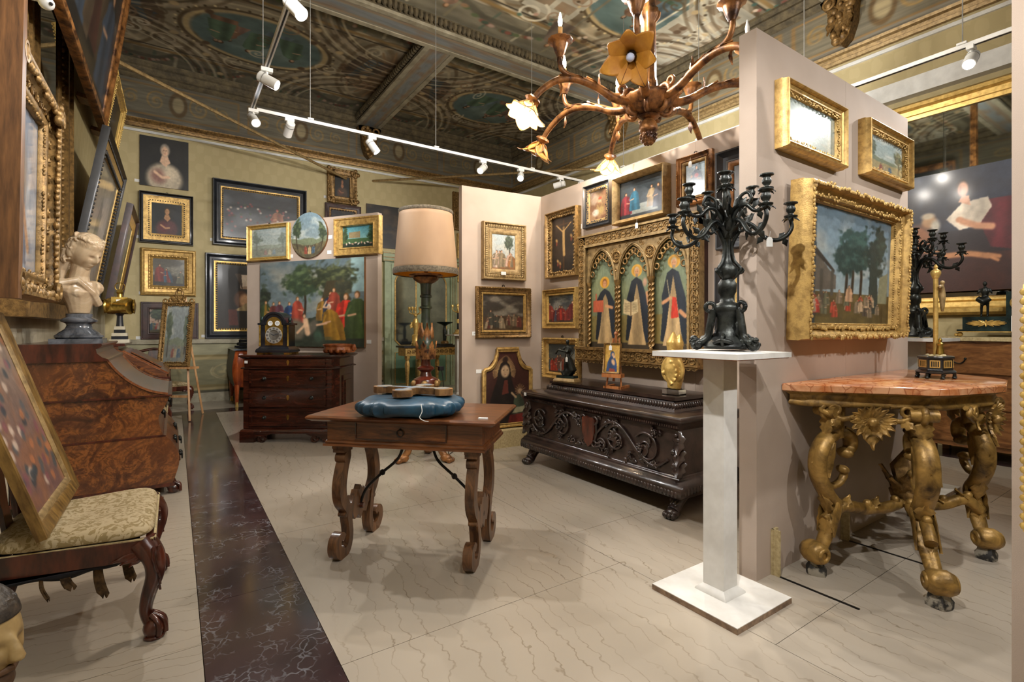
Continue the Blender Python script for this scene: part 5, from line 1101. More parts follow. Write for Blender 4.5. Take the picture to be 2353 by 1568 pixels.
# ------------------------------------------------------------------ carved marriage chest against the altarpiece partition
cs_ = thing('carved_chest', 'dark carved chest with vine scrolls, shield and lion feet under the gold altarpiece', 'chest', (2.86, 3.075, 0), -PI/2)
HL = .90
def rect_stack(mb, hw, d, prof):
    n = 4; vs = []; fs = []
    for o_, z in prof: vs += [(-hw-o_, -o_, z), (hw+o_, -o_, z), (hw+o_, d, z), (-hw-o_, d, z)]
    for j in range(len(prof)-1):
        for i in range(n): k = (i+1) % n; fs.append((j*n+i, j*n+k, (j+1)*n+k, (j+1)*n+i))
    fs.append((3, 2, 1, 0)); fs.append(tuple((len(prof)-1)*4+i for i in range(4))); return mb.add(vs, fs)
CDp = .66
mb = MB(); rect_stack(mb, HL-.02, CDp, [(.0, .25), (.0, .63)]); mb.build('case', 'carved', cs_, smooth=0)
mb = MB(); rect_stack(mb, HL-.02, CDp, [(.0, .135), (.03, .14), (.04, .15), (.055, .19), (.05, .225), (.035, .24), (.03, .255), (.015, .262), (.012, .275), (.0, .29)]); mb.build('base_moulding', 'carved', cs_)
mb = MB(); rect_stack(mb, HL-.02, CDp, [(.0, .60), (.012, .605), (.014, .62), (.03, .635), (.035, .65), (.05, .665), (.055, .68), (.05, .695), (.04, .70)]); ld = mb.build('lid', 'carved', cs_)
mb = MB(); mb.add(*(lambda P_: (P_, [(0, 1, 5, 4), (1, 2, 6, 5), (2, 3, 7, 6), (3, 0, 4, 7), (4, 5, 6, 7), (3, 2, 1, 0)]))([(-.76, .10, .70), (.76, .10, .70), (.76, .6, .70), (-.76, .6, .70), (-.71, .16, .775), (.71, .16, .775), (.71, .6, .775), (-.71, .6, .775)])); mb.build('raised_lid', 'carved', ld, smooth=0)
mb = MB(); mb.box(-.73, .73, .145, .6, .775, .80); mb.build('lid_top', 'carved', ld, smooth=0)
mb = MB()
for i in range(58): mb.ball((-.73+i*1.46/57, .125, .735), .022, 6, 5, None, (.6, .7, 1.3))
for i in range(18): mb.ball((.74, .13+i*.026, .735), .02, 6, 5, None, (.8, .6, 1.3))
mb.build('lid_scales', 'carved', ld, kind='stuff')
mb = MB()
for row in range(2):
    for i in range(62): mb.ball((-.92+(i+.5*row)*1.84/62, -.048+.012*row-.004, .175+row*.035), .022, 6, 5, None, (.65, .5, 1.1))
for i in range(20): mb.ball((HL+.03, .0+i*.033, .19), .022, 6, 5, None, (.5, .6, 1.2))
mb.build('base_scales', 'carved', cs_, kind='stuff')
mb = MB()
for i in range(90): mb.box(-.90+i*1.8/90, -.90+i*1.8/90+.011, -.04, -.02, .622, .636)
mb.build('dentil_row', 'carved', cs_, kind='stuff', smooth=0)
# vine scroll relief
mb = MB(); gr = MB(); lv = MB()
def vine(x0, x1, ph, sg):
    n = 60; P_ = []
    for i in range(n+1): u = i/n; P_.append((x0+(x1-x0)*u, -.014, .445+.125*math.sin(ph+sg*u*2*PI)))
    mb.tube(P_, .0115, 7)
vine(-.79, -.02, -.5, -1); vine(.02, .79, .5+PI, -1)
for cx_, cz_, r0, s_ in ((-.68, .45, .105, 1), (-.36, .445, .11, -1), (.30, .44, .115, 1), (.60, .43, .12, -1), (-.14, .52, .05, 1), (.14, .37, .05, -1)):
    sp = spiral(cx_, cz_, r0, r0*.28, PI*(.2 if s_ > 0 else .8), PI*(.2 if s_ > 0 else .8)+s_*PI*2.6, 40); mb.tube([(x, -.014, z) for x, z in sp], .010, 7)
    for k in range(5):
        a = rnd.uniform(0, 6.28); lv.leaf((cx_, -.008, cz_), (cx_+r0*.75*math.cos(a), -.012, cz_+r0*.75*math.sin(a)), .026, .01, (0, -1, 0), 5, 3)
    gx, gz = cx_+r0*.35*s_, cz_-.01
    for q in range(14): gr.ball((gx+rnd.uniform(-.026, .026), -.02-rnd.uniform(0, .012), gz+rnd.uniform(-.035, .03)), .0095, 6, 4)
for k in range(46):
    x = rnd.uniform(-.8, .8); z = rnd.choice((rnd.uniform(.30, .35), rnd.uniform(.54, .59)))
    if abs(x) < .1: continue
    a = rnd.uniform(0, 6.28); lv.leaf((x, -.006, z), (x+.05*math.cos(a), -.014, z+.035*math.sin(a)), .02, .008, (0, -1, 0), 5, 2)
    if k % 4 == 0:
        for q in range(11): gr.ball((x+rnd.uniform(-.022, .022), -.016-rnd.uniform(0, .01), z+rnd.uniform(-.025, .025)), .0085, 6, 4)
mb.build('vine_scrolls', 'carved', cs_, kind='stuff'); gr.build('grape_clusters', 'carved', cs_, kind='stuff'); lv.build('vine_leaves', 'carved', cs_, kind='stuff')
mb = MB(); mb.prism([(-.075, .56), (-.05, .575), (0, .565), (.05, .575), (.075, .56), (.068, .44), (.05, .37), (0, .325), (-.05, .37), (-.068, .44)], -.03, 0); sd = mb.build('shield', 'mahog', cs_)
mb = MB()
for s_ in (-1, 1): mb.torus((s_*.07, -.02, .55), .03, .011, 14, 6); mb.torus((s_*.06, -.02, .36), .025, .010, 14, 6); mb.tube([(s_*.085, -.02, .54), (s_*.09, -.02, .45), (s_*.07, -.02, .38)], .011, 6)
mb.build('shield_scrolls', 'carved', sd)
for x in (-HL+.03, HL-.03):
    mb = MB()
    for z0, z1, w in ((.60, .44, .05), (.50, .36, .055), (.42, .28, .06)): mb.leaf((x, -.0, z0), (x+(.03 if x > 0 else -.03), -.03, z1), w, .02, (0, -1, 0), 7, 3)
    for k in range(10): mb.ball((x+rnd.uniform(-.03, .03), -.015, .30+.03*k), rnd.uniform(.014, .024), 6, 5)
    mb.build('corner_acanthus', 'carved', cs_)
for x in (-HL+.06, HL-.06):
    for y in (.02, .56):
        mb = MB(); mb.tube(cr([(x, y+.06, .15), (x, y+.03, .11), (x, y, .07), (x, y-.03, .045)], 5), [.055, .053, .05, .048, .045, .043, .041, .04, .04, .04, .04, .042, .044, .046, .046, .046], 10)
        mb.ball((x, y-.035, .035), .045, 10, 6, None, (1.1, 1.2, .8))
        for q in (-1.3, -.45, .45, 1.3): mb.ball((x+q*.027, y-.085+abs(q)*.01, .024), .021, 8, 5, None, (.8, 1.5, 1.1))
        for q in (-1, 0, 1): mb.leaf((x+q*.03, y+.01, .15), (x+q*.02, y-.03, .08), .02, .01, (0, -1, .4), 5, 2)
        mb.build('lion_foot', 'carved', cs_)
card((2.86-.055, 3.93, .655), -PI/2, 'small lot card at the upper corner of the carved chest', .032, .03)
# ------------------------------------------------------------------ gothic altarpiece
TW, TH, tl, trz = rX(1330, 547, 828, 1606, off=.12)
tp = thing('gothic_altarpiece', 'gilded three-arched gothic altarpiece with three black-cloaked friars', 'altarpiece', tl, trz)
TD = .12; FB = .135
mb = MB(); mb.box(-TW/2, TW/2, -.05, 0, .02, TH); mb.build('back_panel', 'maroon', tp, smooth=0)
mb = MB(); mb.box(-TW/2, -TW/2+.09, -TD, -.05, FB, TH); mb.box(TW/2-.09, TW/2, -TD, -.05, FB, TH); mb.box(-TW/2, TW/2, -TD, -.05, TH-.10, TH)
for x in (-TW/2+.085, TW/2-.105): mb.box(x, x+.02, -TD-.012, -TD, FB, TH-.09)
mb.box(-TW/2+.09, TW/2-.09, -TD-.014, -TD, TH-.12, TH-.095); mb.box(-TW/2, TW/2, -TD-.02, -.05, TH-.012, TH+.006); mb.build('outer_frame', 'goldpale', tp, smooth=0)
mb = MB(); mb.prism([(-TW/2-.01, 0), (TW/2+.01, 0), (TW/2+.01, FB), (-TW/2-.01, FB)], -TD-.03, 0); mb.box(-TW/2-.02, TW/2+.02, -TD-.05, 0, FB-.02, FB+.004); mb.box(-TW/2-.015, TW/2+.015, -TD-.04, 0, .015, .03); mb.build('predella', 'goldold', tp, smooth=0)
# interlaced carving of frame and predella
mb = MB()
def roundels(x0, z0, x1, z1, R, y, n):
    for i in range(n):
        u = (i+.5)/n; c_ = (x0+(x1-x0)*u, y, z0+(z1-z0)*u); k = i % 3
        if k == 1: mb.torus(c_, R, R*.2, 14, 5); mb.torus(c_, R*.45, R*.16, 10, 5)
        else:
            ver = abs(z1-z0) > abs(x1-x0)
            for s_ in (-1, 1): mb.torus((c_[0]+(s_*R*.42 if ver else 0), y, c_[2]+(0 if ver else s_*R*.42)), R*.78, R*.17, 12, 5, squash=1.25 if ver else .7)
            mb.ball(c_, R*.28, 6, 4)
nz = int(TH/.062)
roundels(-TW/2+.042, FB+.03, -TW/2+.042, TH-.03, .033, -TD-.003, nz); roundels(TW/2-.042, FB+.03, TW/2-.042, TH-.03, .033, -TD-.003, nz)
roundels(-TW/2+.1, TH-.055, TW/2-.1, TH-.055, .033, -TD-.003, int(TW/.07))
roundels(-TW/2, .072, TW/2, .072, .036, -TD-.034, int(TW/.078))
for i in range(26): mb.torus((-TW/2+(i+.5)*TW/26, -TD-.02, .012), TW/56, .006, 10, 5, arc=(PI, 2*PI))
mb.build('interlace_carving', 'goldcarve', tp, kind='stuff')
# arcade
ix0, ix1 = -TW/2+.105, TW/2-.105; bw_ = (ix1-ix0)/3; zs = TH*.62; zt = TH-.12
def arch_z(u):            # pointed arch, u in -1..1
    u = abs(u); R = 1.25; c_ = R-1; return (math.sqrt(max(0, R*R-(u+c_)**2))/math.sqrt(R*R-c_*c_))
ap = zt-zs-.03
spm = MB(); mol = MB(); cus = MB(); ros = MB()
for b in range(3):
    xc = ix0+bw_*(b+.5); hw = bw_/2-.012; n = 36; vs = []; fs = []
    for i in range(n+1):
        u = -1+2*i/n; x = xc+u*bw_/2; z = zs+ap*arch_z(min(1, abs(u)*bw_/2/hw)) if abs(u)*bw_/2 < hw else zs
        vs += [(x, -.095, z), (x, -.095, zt), (x, -.055, z)]
    for i in range(n): a = i*3; fs += [(a, a+3, a+4, a+1), (a, a+2, a+5, a+3)]
    spm.add(vs, fs)
    path = [(xc+u*hw, -.103, zs+ap*arch_z(u)) for u in [-1+2*i/30 for i in range(31)]]; mol.tube(path, .0085, 7); mol.tube([(xc+(p[0]-xc)*.93, -.10, zs+(p[2]-zs)*.95) for p in path], .005, 6)
    for i in range(9):           # cusped lobes inside the arch
        u = -.92+1.84*i/8; cx_, cz_ = xc+u*hw*.80, zs+ap*arch_z(u)*.83-.012; cus.torus((cx_, -.085, cz_), .026, .008, 12, 6)
    for s_ in (-1, 1):
        if (b == 0 and s_ < 0) or (b == 2 and s_ > 0): continue
        cx_, cz_ = xc+s_*bw_/2, zs+ap*.68; 
        if s_ > 0: ros.torus((cx_, -.10, cz_), .052, .010, 20, 6); ros.torus((cx_, -.10, cz_), .015, .006, 10, 5); [ros.torus((cx_+.031*math.cos(k*PI/3), -.10, cz_+.031*math.sin(k*PI/3)), .011, .004, 8, 5) for k in range(6)]
    for k in range(60):          # pierced tracery dots over the spandrels
        u = rnd.uniform(-1, 1); x = xc+u*bw_/2; z = zs+ap*arch_z(u)+.03+rnd.random()*(zt-zs)*.9
        if z > zt-.015 or min(abs(x-(xc+s_*bw_/2)) for s_ in (-1, 1)) < .06 and abs(z-(zs+ap*.68)) < .065: continue
        ros.torus((x, -.096, z), rnd.uniform(.008, .014), .004, 8, 4)
spm.build('arcade_spandrels', 'goldpale', tp); mol.build('arch_mouldings', 'goldpale', tp); cus.build('cusped_tracery', 'goldcarve', tp, kind='stuff'); ros.build('pierced_rosettes', 'goldcarve', tp, kind='stuff')
for k in range(4):
    x = ix0+bw_*k; mb = MB(); pr = [(.015, FB+.005), (.018, FB+.02), (.012, FB+.03)]
    mb.lathe(pr, 10, Matrix.Translation((x, -.085, 0))); 
    for s_ in ((-1, 1) if 0 < k < 3 else ((1,) if k == 0 else (-1,))):
        vs = []; n = 80
        mb.lathe([(.0125+.0035*math.cos(0), FB+.03+(zs-.05-FB-.03)*i/n) for i in range(n+1)], 10, Matrix.Translation((x+s_*.014, -.085, 0)), flute=2, fa=.32, twist=70.)
        mb.lathe([(.012, zs-.05), (.02, zs-.03), (.026, zs-.008), (.028, zs+.005)], 10, Matrix.Translation((x+s_*.010, -.085, 0)))
    mb.build('twisted_colonnette', 'goldcarve', tp)
SKN = 'c08a60'
def saint(k):
    c = Cv(90, 230, '76876f', '6a6a4a', asp=bw_/(zt-FB), seed=60+k); c.put((c.Y < .32)*1., '7a6a3c').cloud('8a8a5c', 3, 4, .5, .7, .4).put((c.Y < .06)*1., '3a3226')
    x = .5; K = lambda u, v: (x+u, v)
    top = (.58, .66, .70)[k]; c.ell(.5+.02*k, top+.075, .17, .062, 'd09a34', .12).ell(.5+.02*k, top+.075, .15, .052, 'b98428', .3)
    c.poly([(.18, .08), (.24, .35), (.22, .48), (.36, top-.02), (.5, top+.015), (.66, top-.02), (.84, .45), (.86, .25), (.9, .06)], '1e2630', 1., 16)
    c.poly([(.24, .04), (.34, .2), (.40, .36), (.45, .5), (.52, top-.04), (.60, .48), (.66, .32), (.72, .16), (.80, .04)], 'b89a6c', 1., 42)
    c.ell(.5+.02*k, top+.07, .085, .048, ('6b3f1e', 'b8a890', 'b0a48c')[k], .3).ell(.5+.02*k, top+.06, .07, .042, SKN, .3)
    for dx in (-.026, .026): c.ell(.5+.02*k+dx, top+.066, .012, .004, '3a2418', .5)
    if k: c.ell(.5+.02*k, top+.03, .05, .022, '8a7a68', .5)
    if k == 0: c.poly([(.1, .36), (.46, .36), (.46, .48), (.1, .48)], 'b5583c').line([(.2, .48), (.2, .54)], .012, 'b5583c').line([(.75, .4), (.55, .42)], .02, SKN)
    if k == 1: c.poly([(.1, .34), (.34, .31), (.56, .35), (.54, .47), (.34, .44), (.12, .48)], 'cbb68a').line([(.34, .31), (.34, .44)], .006, '6a4a2c'); [c.line([(.15+.22*q, .36+.015*r), (.30+.22*q, .355+.015*r)], .003, '6a5a40') for q in (0, 1) for r in range(6)]; c.line([(.86, .42), (.82, .52)], .022, SKN).ell(.76, .62, .08, .05, 'b08a70', .5)
    if k == 2: c.poly([(.46, .28), (.66, .29), (.60, .46), (.5, .47)], 'b8321f').line([(.7, .34), (.82, .3)], .025, SKN).line([(.25, .42), (.45, .46)], .022, SKN).line([(.44, .44), (.36, .62)], .005, 'b0a07c')
    return c.done()
for k in range(3):
    xc = ix0+bw_*(k+.5); z1_ = zt-.02
    paint_plane('saint_panel', saint(k), lambda u, v: (xc+(u-.5)*(bw_-.004), np.full(u.shape, -.054), FB+(z1_-FB)*v), 'paint', tp)
# paper tags hanging from strings
def string_tag(loc, rz, label, group='hanging paper tags', s_=1.):
    t = thing('paper_tag', label, 'tag', loc, rz, group=group)
    mb = MB(); mb.prism([(-.016*s_, -.05*s_), (.016*s_, -.05*s_), (.016*s_, -.012*s_), (.008*s_, 0), (-.008*s_, 0), (-.016*s_, -.012*s_)], -.0025, 0); mb.build('paper', 'card', t, smooth=0)
    mb = MB(); mb.tube([(0, -.001, 0), (.003, -.002, .03*s_)], .0012, 4); mb.build('string', 'card', t); return t
p = onx(1463, 512, 3.57-TD-.045); string_tag(tuple(p), trz, 'white paper tag hanging on the altarpiece top rail')
p = onx(1586, 371, 3.57-.075); string_tag(tuple(p), trz, 'white paper tag hanging over the madonna with a red book')
# ------------------------------------------------------------------ objects on the chest
LZ = .80
def figurine(mb, h, pose=0):
    """standing nude-ish figure, head 1/7.5, one continuous surface after fusing"""
    k = h/1.75
    J = lambda *p: tuple(v*k for v in p)
    mb.tube([J(.09, 0, .03), J(.10, -.02, .48), J(.09, 0, .90)], [.05*k, .062*k, .09*k], 8); mb.tube([J(-.12, -.08, .03), J(-.11, -.10, .46), J(-.09, 0, .90)], [.05*k, .062*k, .09*k], 8)
    for x, y in ((.09, -.06), (-.12, -.14)): mb.ball(J(x, y, .03), .06*k, 8, 5, None, (.8, 1.6, .6))
    mb.tube([J(0, 0, .88), J(0, .01, 1.05), J(0, 0, 1.25), J(0, 0, 1.42)], [.15*k, .125*k, .165*k, .13*k], 10); mb.tube([J(0, 0, 1.4), J(0, -.02, 1.55)], .055*k, 8); mb.ball(J(0, -.03, 1.63), .105*k, 10, 8, None, (.85, 1, 1.15))
    if pose == 0: arms = (((.17, 0, 1.38), (.26, -.05, 1.15), (.20, -.22, 1.25)), ((-.17, 0, 1.38), (-.27, -.05, 1.15), (-.12, -.25, 1.22)))
    else: arms = (((.17, 0, 1.38), (.28, .0, 1.1), (.25, -.15, .95)), ((-.17, 0, 1.38), (-.26, -.1, 1.2), (-.30, -.28, 1.34)))
    for a in arms: mb.tube([J(*p_) for p_ in a], [.058*k, .048*k, .036*k], 8); mb.ball(J(*a[-1]), .045*k, 8, 6)
st = thing('bronze_statuette', 'small dark bronze figure on a green and gold stepped base, on the carved chest', 'statuette', (3.05, 3.60, LZ), -PI/2+.3)
mb = MB(); mb.box(-.12, .12, -.055, .055, 0, .012); mould_top(mb, .10, .045, 0, [(.018, .012), (.012, .03), (.0, .04)]); mb.build('gilt_base', 'goldpale', st)
mb = MB(); mb.box(-.095, .095, -.04, .04, .04, .062); mb.build('green_plinth', 'bronzegreen', st, smooth=0)
mb = MB(); mb.v = []; figurine(mb, .34, 1); mb.tube([(.0, .01, .16), (.03, .02, .06), (-.04, .02, .0)], [.035, .05, .06], 8); mb.tube([(.02, -.03, .22), (-.07, -.06, .24), (-.1, -.06, .20)], .012, 6); f_ = mb.build('figure', 'bronze', st); f_.location = (.01, 0, .062); fuse(f_, .006, 3)
p = st.location; string_tag((3.0, 3.545, LZ+.24), -PI/2, 'white paper tag hanging from the dark bronze statuette', s_=.9)
ea = thing('tabletop_easel', 'small cherry wood easel on the carved chest', 'easel', (3.05, 3.0, LZ), -PI/2+.35)
mb = MB()
for x in (-.045, .045): mb.tube([(x*1.5, .0, .0), (x*.6, .055, .42)], .008, 4)
mb.build('side_posts', 'orangewood', ea, smooth=0)
mb = MB(); mb.tube([(0, .0, .06), (0, .05, .455)], .011, 4); mb.ball((0, .05, .46), .02, 6, 4); mb.build('mast', 'orangewood', ea, smooth=0)
mb = MB(); mb.box(-.085, .085, -.05, .03, .095, .125); mb.build('ledge', 'orangewood', ea, smooth=0)
mb = MB(); mb.box(-.08, .08, -.03, -.01, 0, .02); mb.box(-.075, -.055, -.03, .16, 0, .02); mb.box(.055, .075, -.03, .16, 0, .02); mb.build('foot_frame', 'orangewood', ea, smooth=0)
c = Cv(60, 90, 'bf9440', 'b58a38', seed=70); c.cloud('d8b057', 6, 8, .5, .7, .6).poly([(.12, .02), (.2, .35), (.4, .62), (.66, .6), (.82, .3), (.86, .02)], '24406e', 1, 22).ell(.5, .64, .17, .13, '24406e', .3).ell(.53, .63, .1, .085, 'c79a74', .4).ell(.62, .55, .09, .07, 'cda27c', .4).ell(.58, .36, .15, .16, 'cda27c', .5, .5).poly([(.3, .02), (.35, .14), (.7, .12), (.72, .02)], '8a3a2c')
framed('gold-ground madonna icon with a blue mantle standing on the small easel', .155, .255, tuple(Vector((3.05, 3.0, LZ+.126))+Vector((-.016, .006, 0))), -PI/2+.35, c.done(), fw=.012, d=.024, style='plain', fmat='goldold', tilt=-.13, name='painted_icon', cat='icon')
p = Vector((3.05, 3.0, LZ+.126)); string_tag((3.035, 3.02, LZ+.126+.235), -PI/2+.35, 'white paper tag hanging over the gold-ground icon', s_=.8)
hm = thing('gilt_reliquary_bust', 'gilded draped mitre-like carving on a clear acrylic block, on the carved chest', 'sculpture', (3.13, 2.45, LZ), -PI/2+.1)
mb = MB(); mb.box(-.07, .07, -.05, .05, 0, .045); mb.box(-.035, .035, -.045, .045, .045, .055); mb.build('acrylic_block', 'acrylic', hm, smooth=0)
mb = MB(); mb.tube([(0, 0, .05), (.01, 0, .12), (-.005, 0, .2), (.0, 0, .28), (.01, 0, .34)], [.05, .06, .078, .06, .05], 14); mb.tube([(0, 0, .3), (-.012, 0, .40), (-.005, 0, .48)], [.05, .05, .006], 10)
mb.tube([(.015, .02, .3), (.03, .02, .40), (.035, .02, .46)], [.04, .035, .008], 8)
for k in range(6): a = -.9+k*.36; mb.tube([(-.05, -.05, .17), (-.05+.11*math.cos(a), -.065+.02*math.cos(a), .17+.11*math.sin(a))], [.008, .017], 7)
mb.torus((.0, -.02, .19), .085, .016, 24, 7, squash=1.1); mb.ball((-.052, -.062, .17), .018, 8, 6)
fuse(mb.build('carving', 'goldbright', hm), .006, 2)
# lower corner: shaped icon on a low plinth against the corner partition
W_, h_, loc, rz = rP(1111, 809, 990, 1220, *pc, off=.05)
mb = MB(); mb.box(-W_*.45, W_*.45, -.16, -.004, 0, loc[2]-.002); o = mb.build('low_plinth', 'linen', smooth=0); o.location = (loc[0], loc[1], 0); o.rotation_euler = (0, 0, rz); tag(o, 'low beige plinth under the crowned madonna in the partition corner', 'plinth')
sh_ = thing('shaped_icon', 'crowned madonna with rays and child in a shouldered gold frame, on a low plinth', 'painting', (loc[0], loc[1], loc[2]+.026), rz)
so_ = [(-W_/2, 0), (W_/2, 0), (W_/2, h_*.72), (W_/2-.02, h_*.74)]+[(W_/2-.02-(W_*.23)*math.sin(a*PI/2/8), h_*.74+h_*.2*(1-math.cos(a*PI/2/8))) for a in range(1, 8)]+[(W_*.22, h_*.94), (W_*.22, h_), (-W_*.22, h_), (-W_*.22, h_*.94)]+[(-W_/2+.02+(W_*.23)*math.sin(a*PI/2/8), h_*.74+h_*.2*(1-math.cos(a*PI/2/8))) for a in range(7, 0, -1)]+[(-W_/2+.02, h_*.74), (-W_/2, h_*.72)]
mb = MB(); mb.prism(so_, -.045, -.004); mb.build('panel', 'maroon', sh_, smooth=0)
mb = MB(); mb.tube([(x, -.05, z) for x, z in so_+so_[:2]], .022, 8); mb.tube([(x*.93, -.055, h_*.5+(z-h_*.5)*.945) for x, z in so_+so_[:2]], .010, 7); mb.build('frame', 'gold', sh_)
c = Cv(90, 150, '43211a', '2c1a16', asp=W_/h_, seed=71)
for k in range(40):
    a = -.5+k*(PI+1)/39; c.line([(.42+.13*math.cos(a), .73+.1*math.sin(a)), (.42+.27*math.cos(a), .73+.2*math.sin(a))], .007, 'a88a5c')
for k in range(16):
    a = k*PI/8; c.line([(.8+.06*math.cos(a), .44+.05*math.sin(a)), (.8+.13*math.cos(a), .44+.1*math.sin(a))], .005, 'a88a5c')
c.poly([(.08, 0), (.1, .35), (.25, .62), (.3, .82), (.42, .88), (.55, .8), (.6, .6), (.75, .3), (.8, 0)], '1f1714', 1, 20).poly([(.36, .4), (.42, .6), (.5, .6), (.52, .42)], '5a2a20').ell(.44, .72, .12, .1, 'b89a78', .3).ell(.42, .70, .02, .07, '94765a', .9, 0, .5).ell(.40, .735, .02, .007, '3a2a20', .5).ell(.49, .735, .02, .007, '3a2a20', .5).ell(.445, .675, .025, .006, '8a4a3c', .5).ell(.42, .88, .12, .05, '2c1a14', .4)
c.ell(.8, .44, .07, .05, 'a88a68', .4).poly([(.62, .1), (.66, .38), (.8, .4), (.9, .3), (.92, .1)], '3a4232', 1, 24).line([(.6, .42), (.7, .36)], .02, 'a88a68').poly([(.5, .0), (.55, .12), (.9, .14), (.95, 0)], '6a2420', 1, 20).poly([(.6, .14), (.95, .16), (.95, .24), (.7, .22)], '8a8468')
def shp(u, v):
    hw = np.where(v < .74, .44, np.where(v < .93, .42-.20*((v-.74)/.19)**1.6, .19)); return (u-.5)*2*hw*W_, np.full(u.shape, -.047), .02*h_+v*h_*.96
paint_plane('painted_face', c.done(), shp, 'paint', sh_)
# ------------------------------------------------------------------ white pedestals
PZ = 1.19
def pedestal(loc, label):
    t = thing('white_pedestal', label, 'pedestal', loc, 0, group='white display pedestals')
    mb = MB(); mb.box(-.222, .222, -.228, .228, .004, .028); bp = mb.build('base_board', 'whitewood', t, smooth=0)
    mb = MB()
    for a in ((-.2225, .2225, -.2285, -.2275), (-.2225, .2225, .2275, .2285)): mb.box(a[0], a[1], a[2], a[3], .0, .025)
    for a in ((-.2225, -.2215), (.2215, .2225)): mb.box(a[0], a[1], -.2285, .2285, .0, .025)
    mb.box(-.22, .22, -.225, .225, 0, .006); mb.build('chipboard_edge', 'chipedge', bp, smooth=0)
    mb = MB(); mb.box(-.055, .055, -.055, .055, .028, PZ-.024); mb.build('column', 'whitewood', t, smooth=0)
    mb = MB(); mould_top(mb, .055, .055, 0, [(.028, .028), (.027, .036), (.012, .05), (.003, .058), (0, .06)]); mb.build('column_foot', 'whitewood', t)
    mb = MB(); mb.box(-.222, .222, -.228, .228, PZ-.024, PZ); tp_ = mb.build('top_board', 'whitewood', t, smooth=0)
    mb = MB(); mb.box(-.215, .215, -.22, .22, PZ-.028, PZ-.0235); mb.build('chipboard_underside', 'orangewood', tp_, smooth=0)
    return t
pd1 = pedestal((2.20, 1.452, 0), 'white square pedestal carrying the black candelabrum beside the partition end')
pd2 = dup(pd1, (5.02, 1.55, 0), 0, 'white square pedestal before the mirror wall, carrying a black candelabrum', 'white display pedestals'); pd2.scale = (1, 1, 1.03)
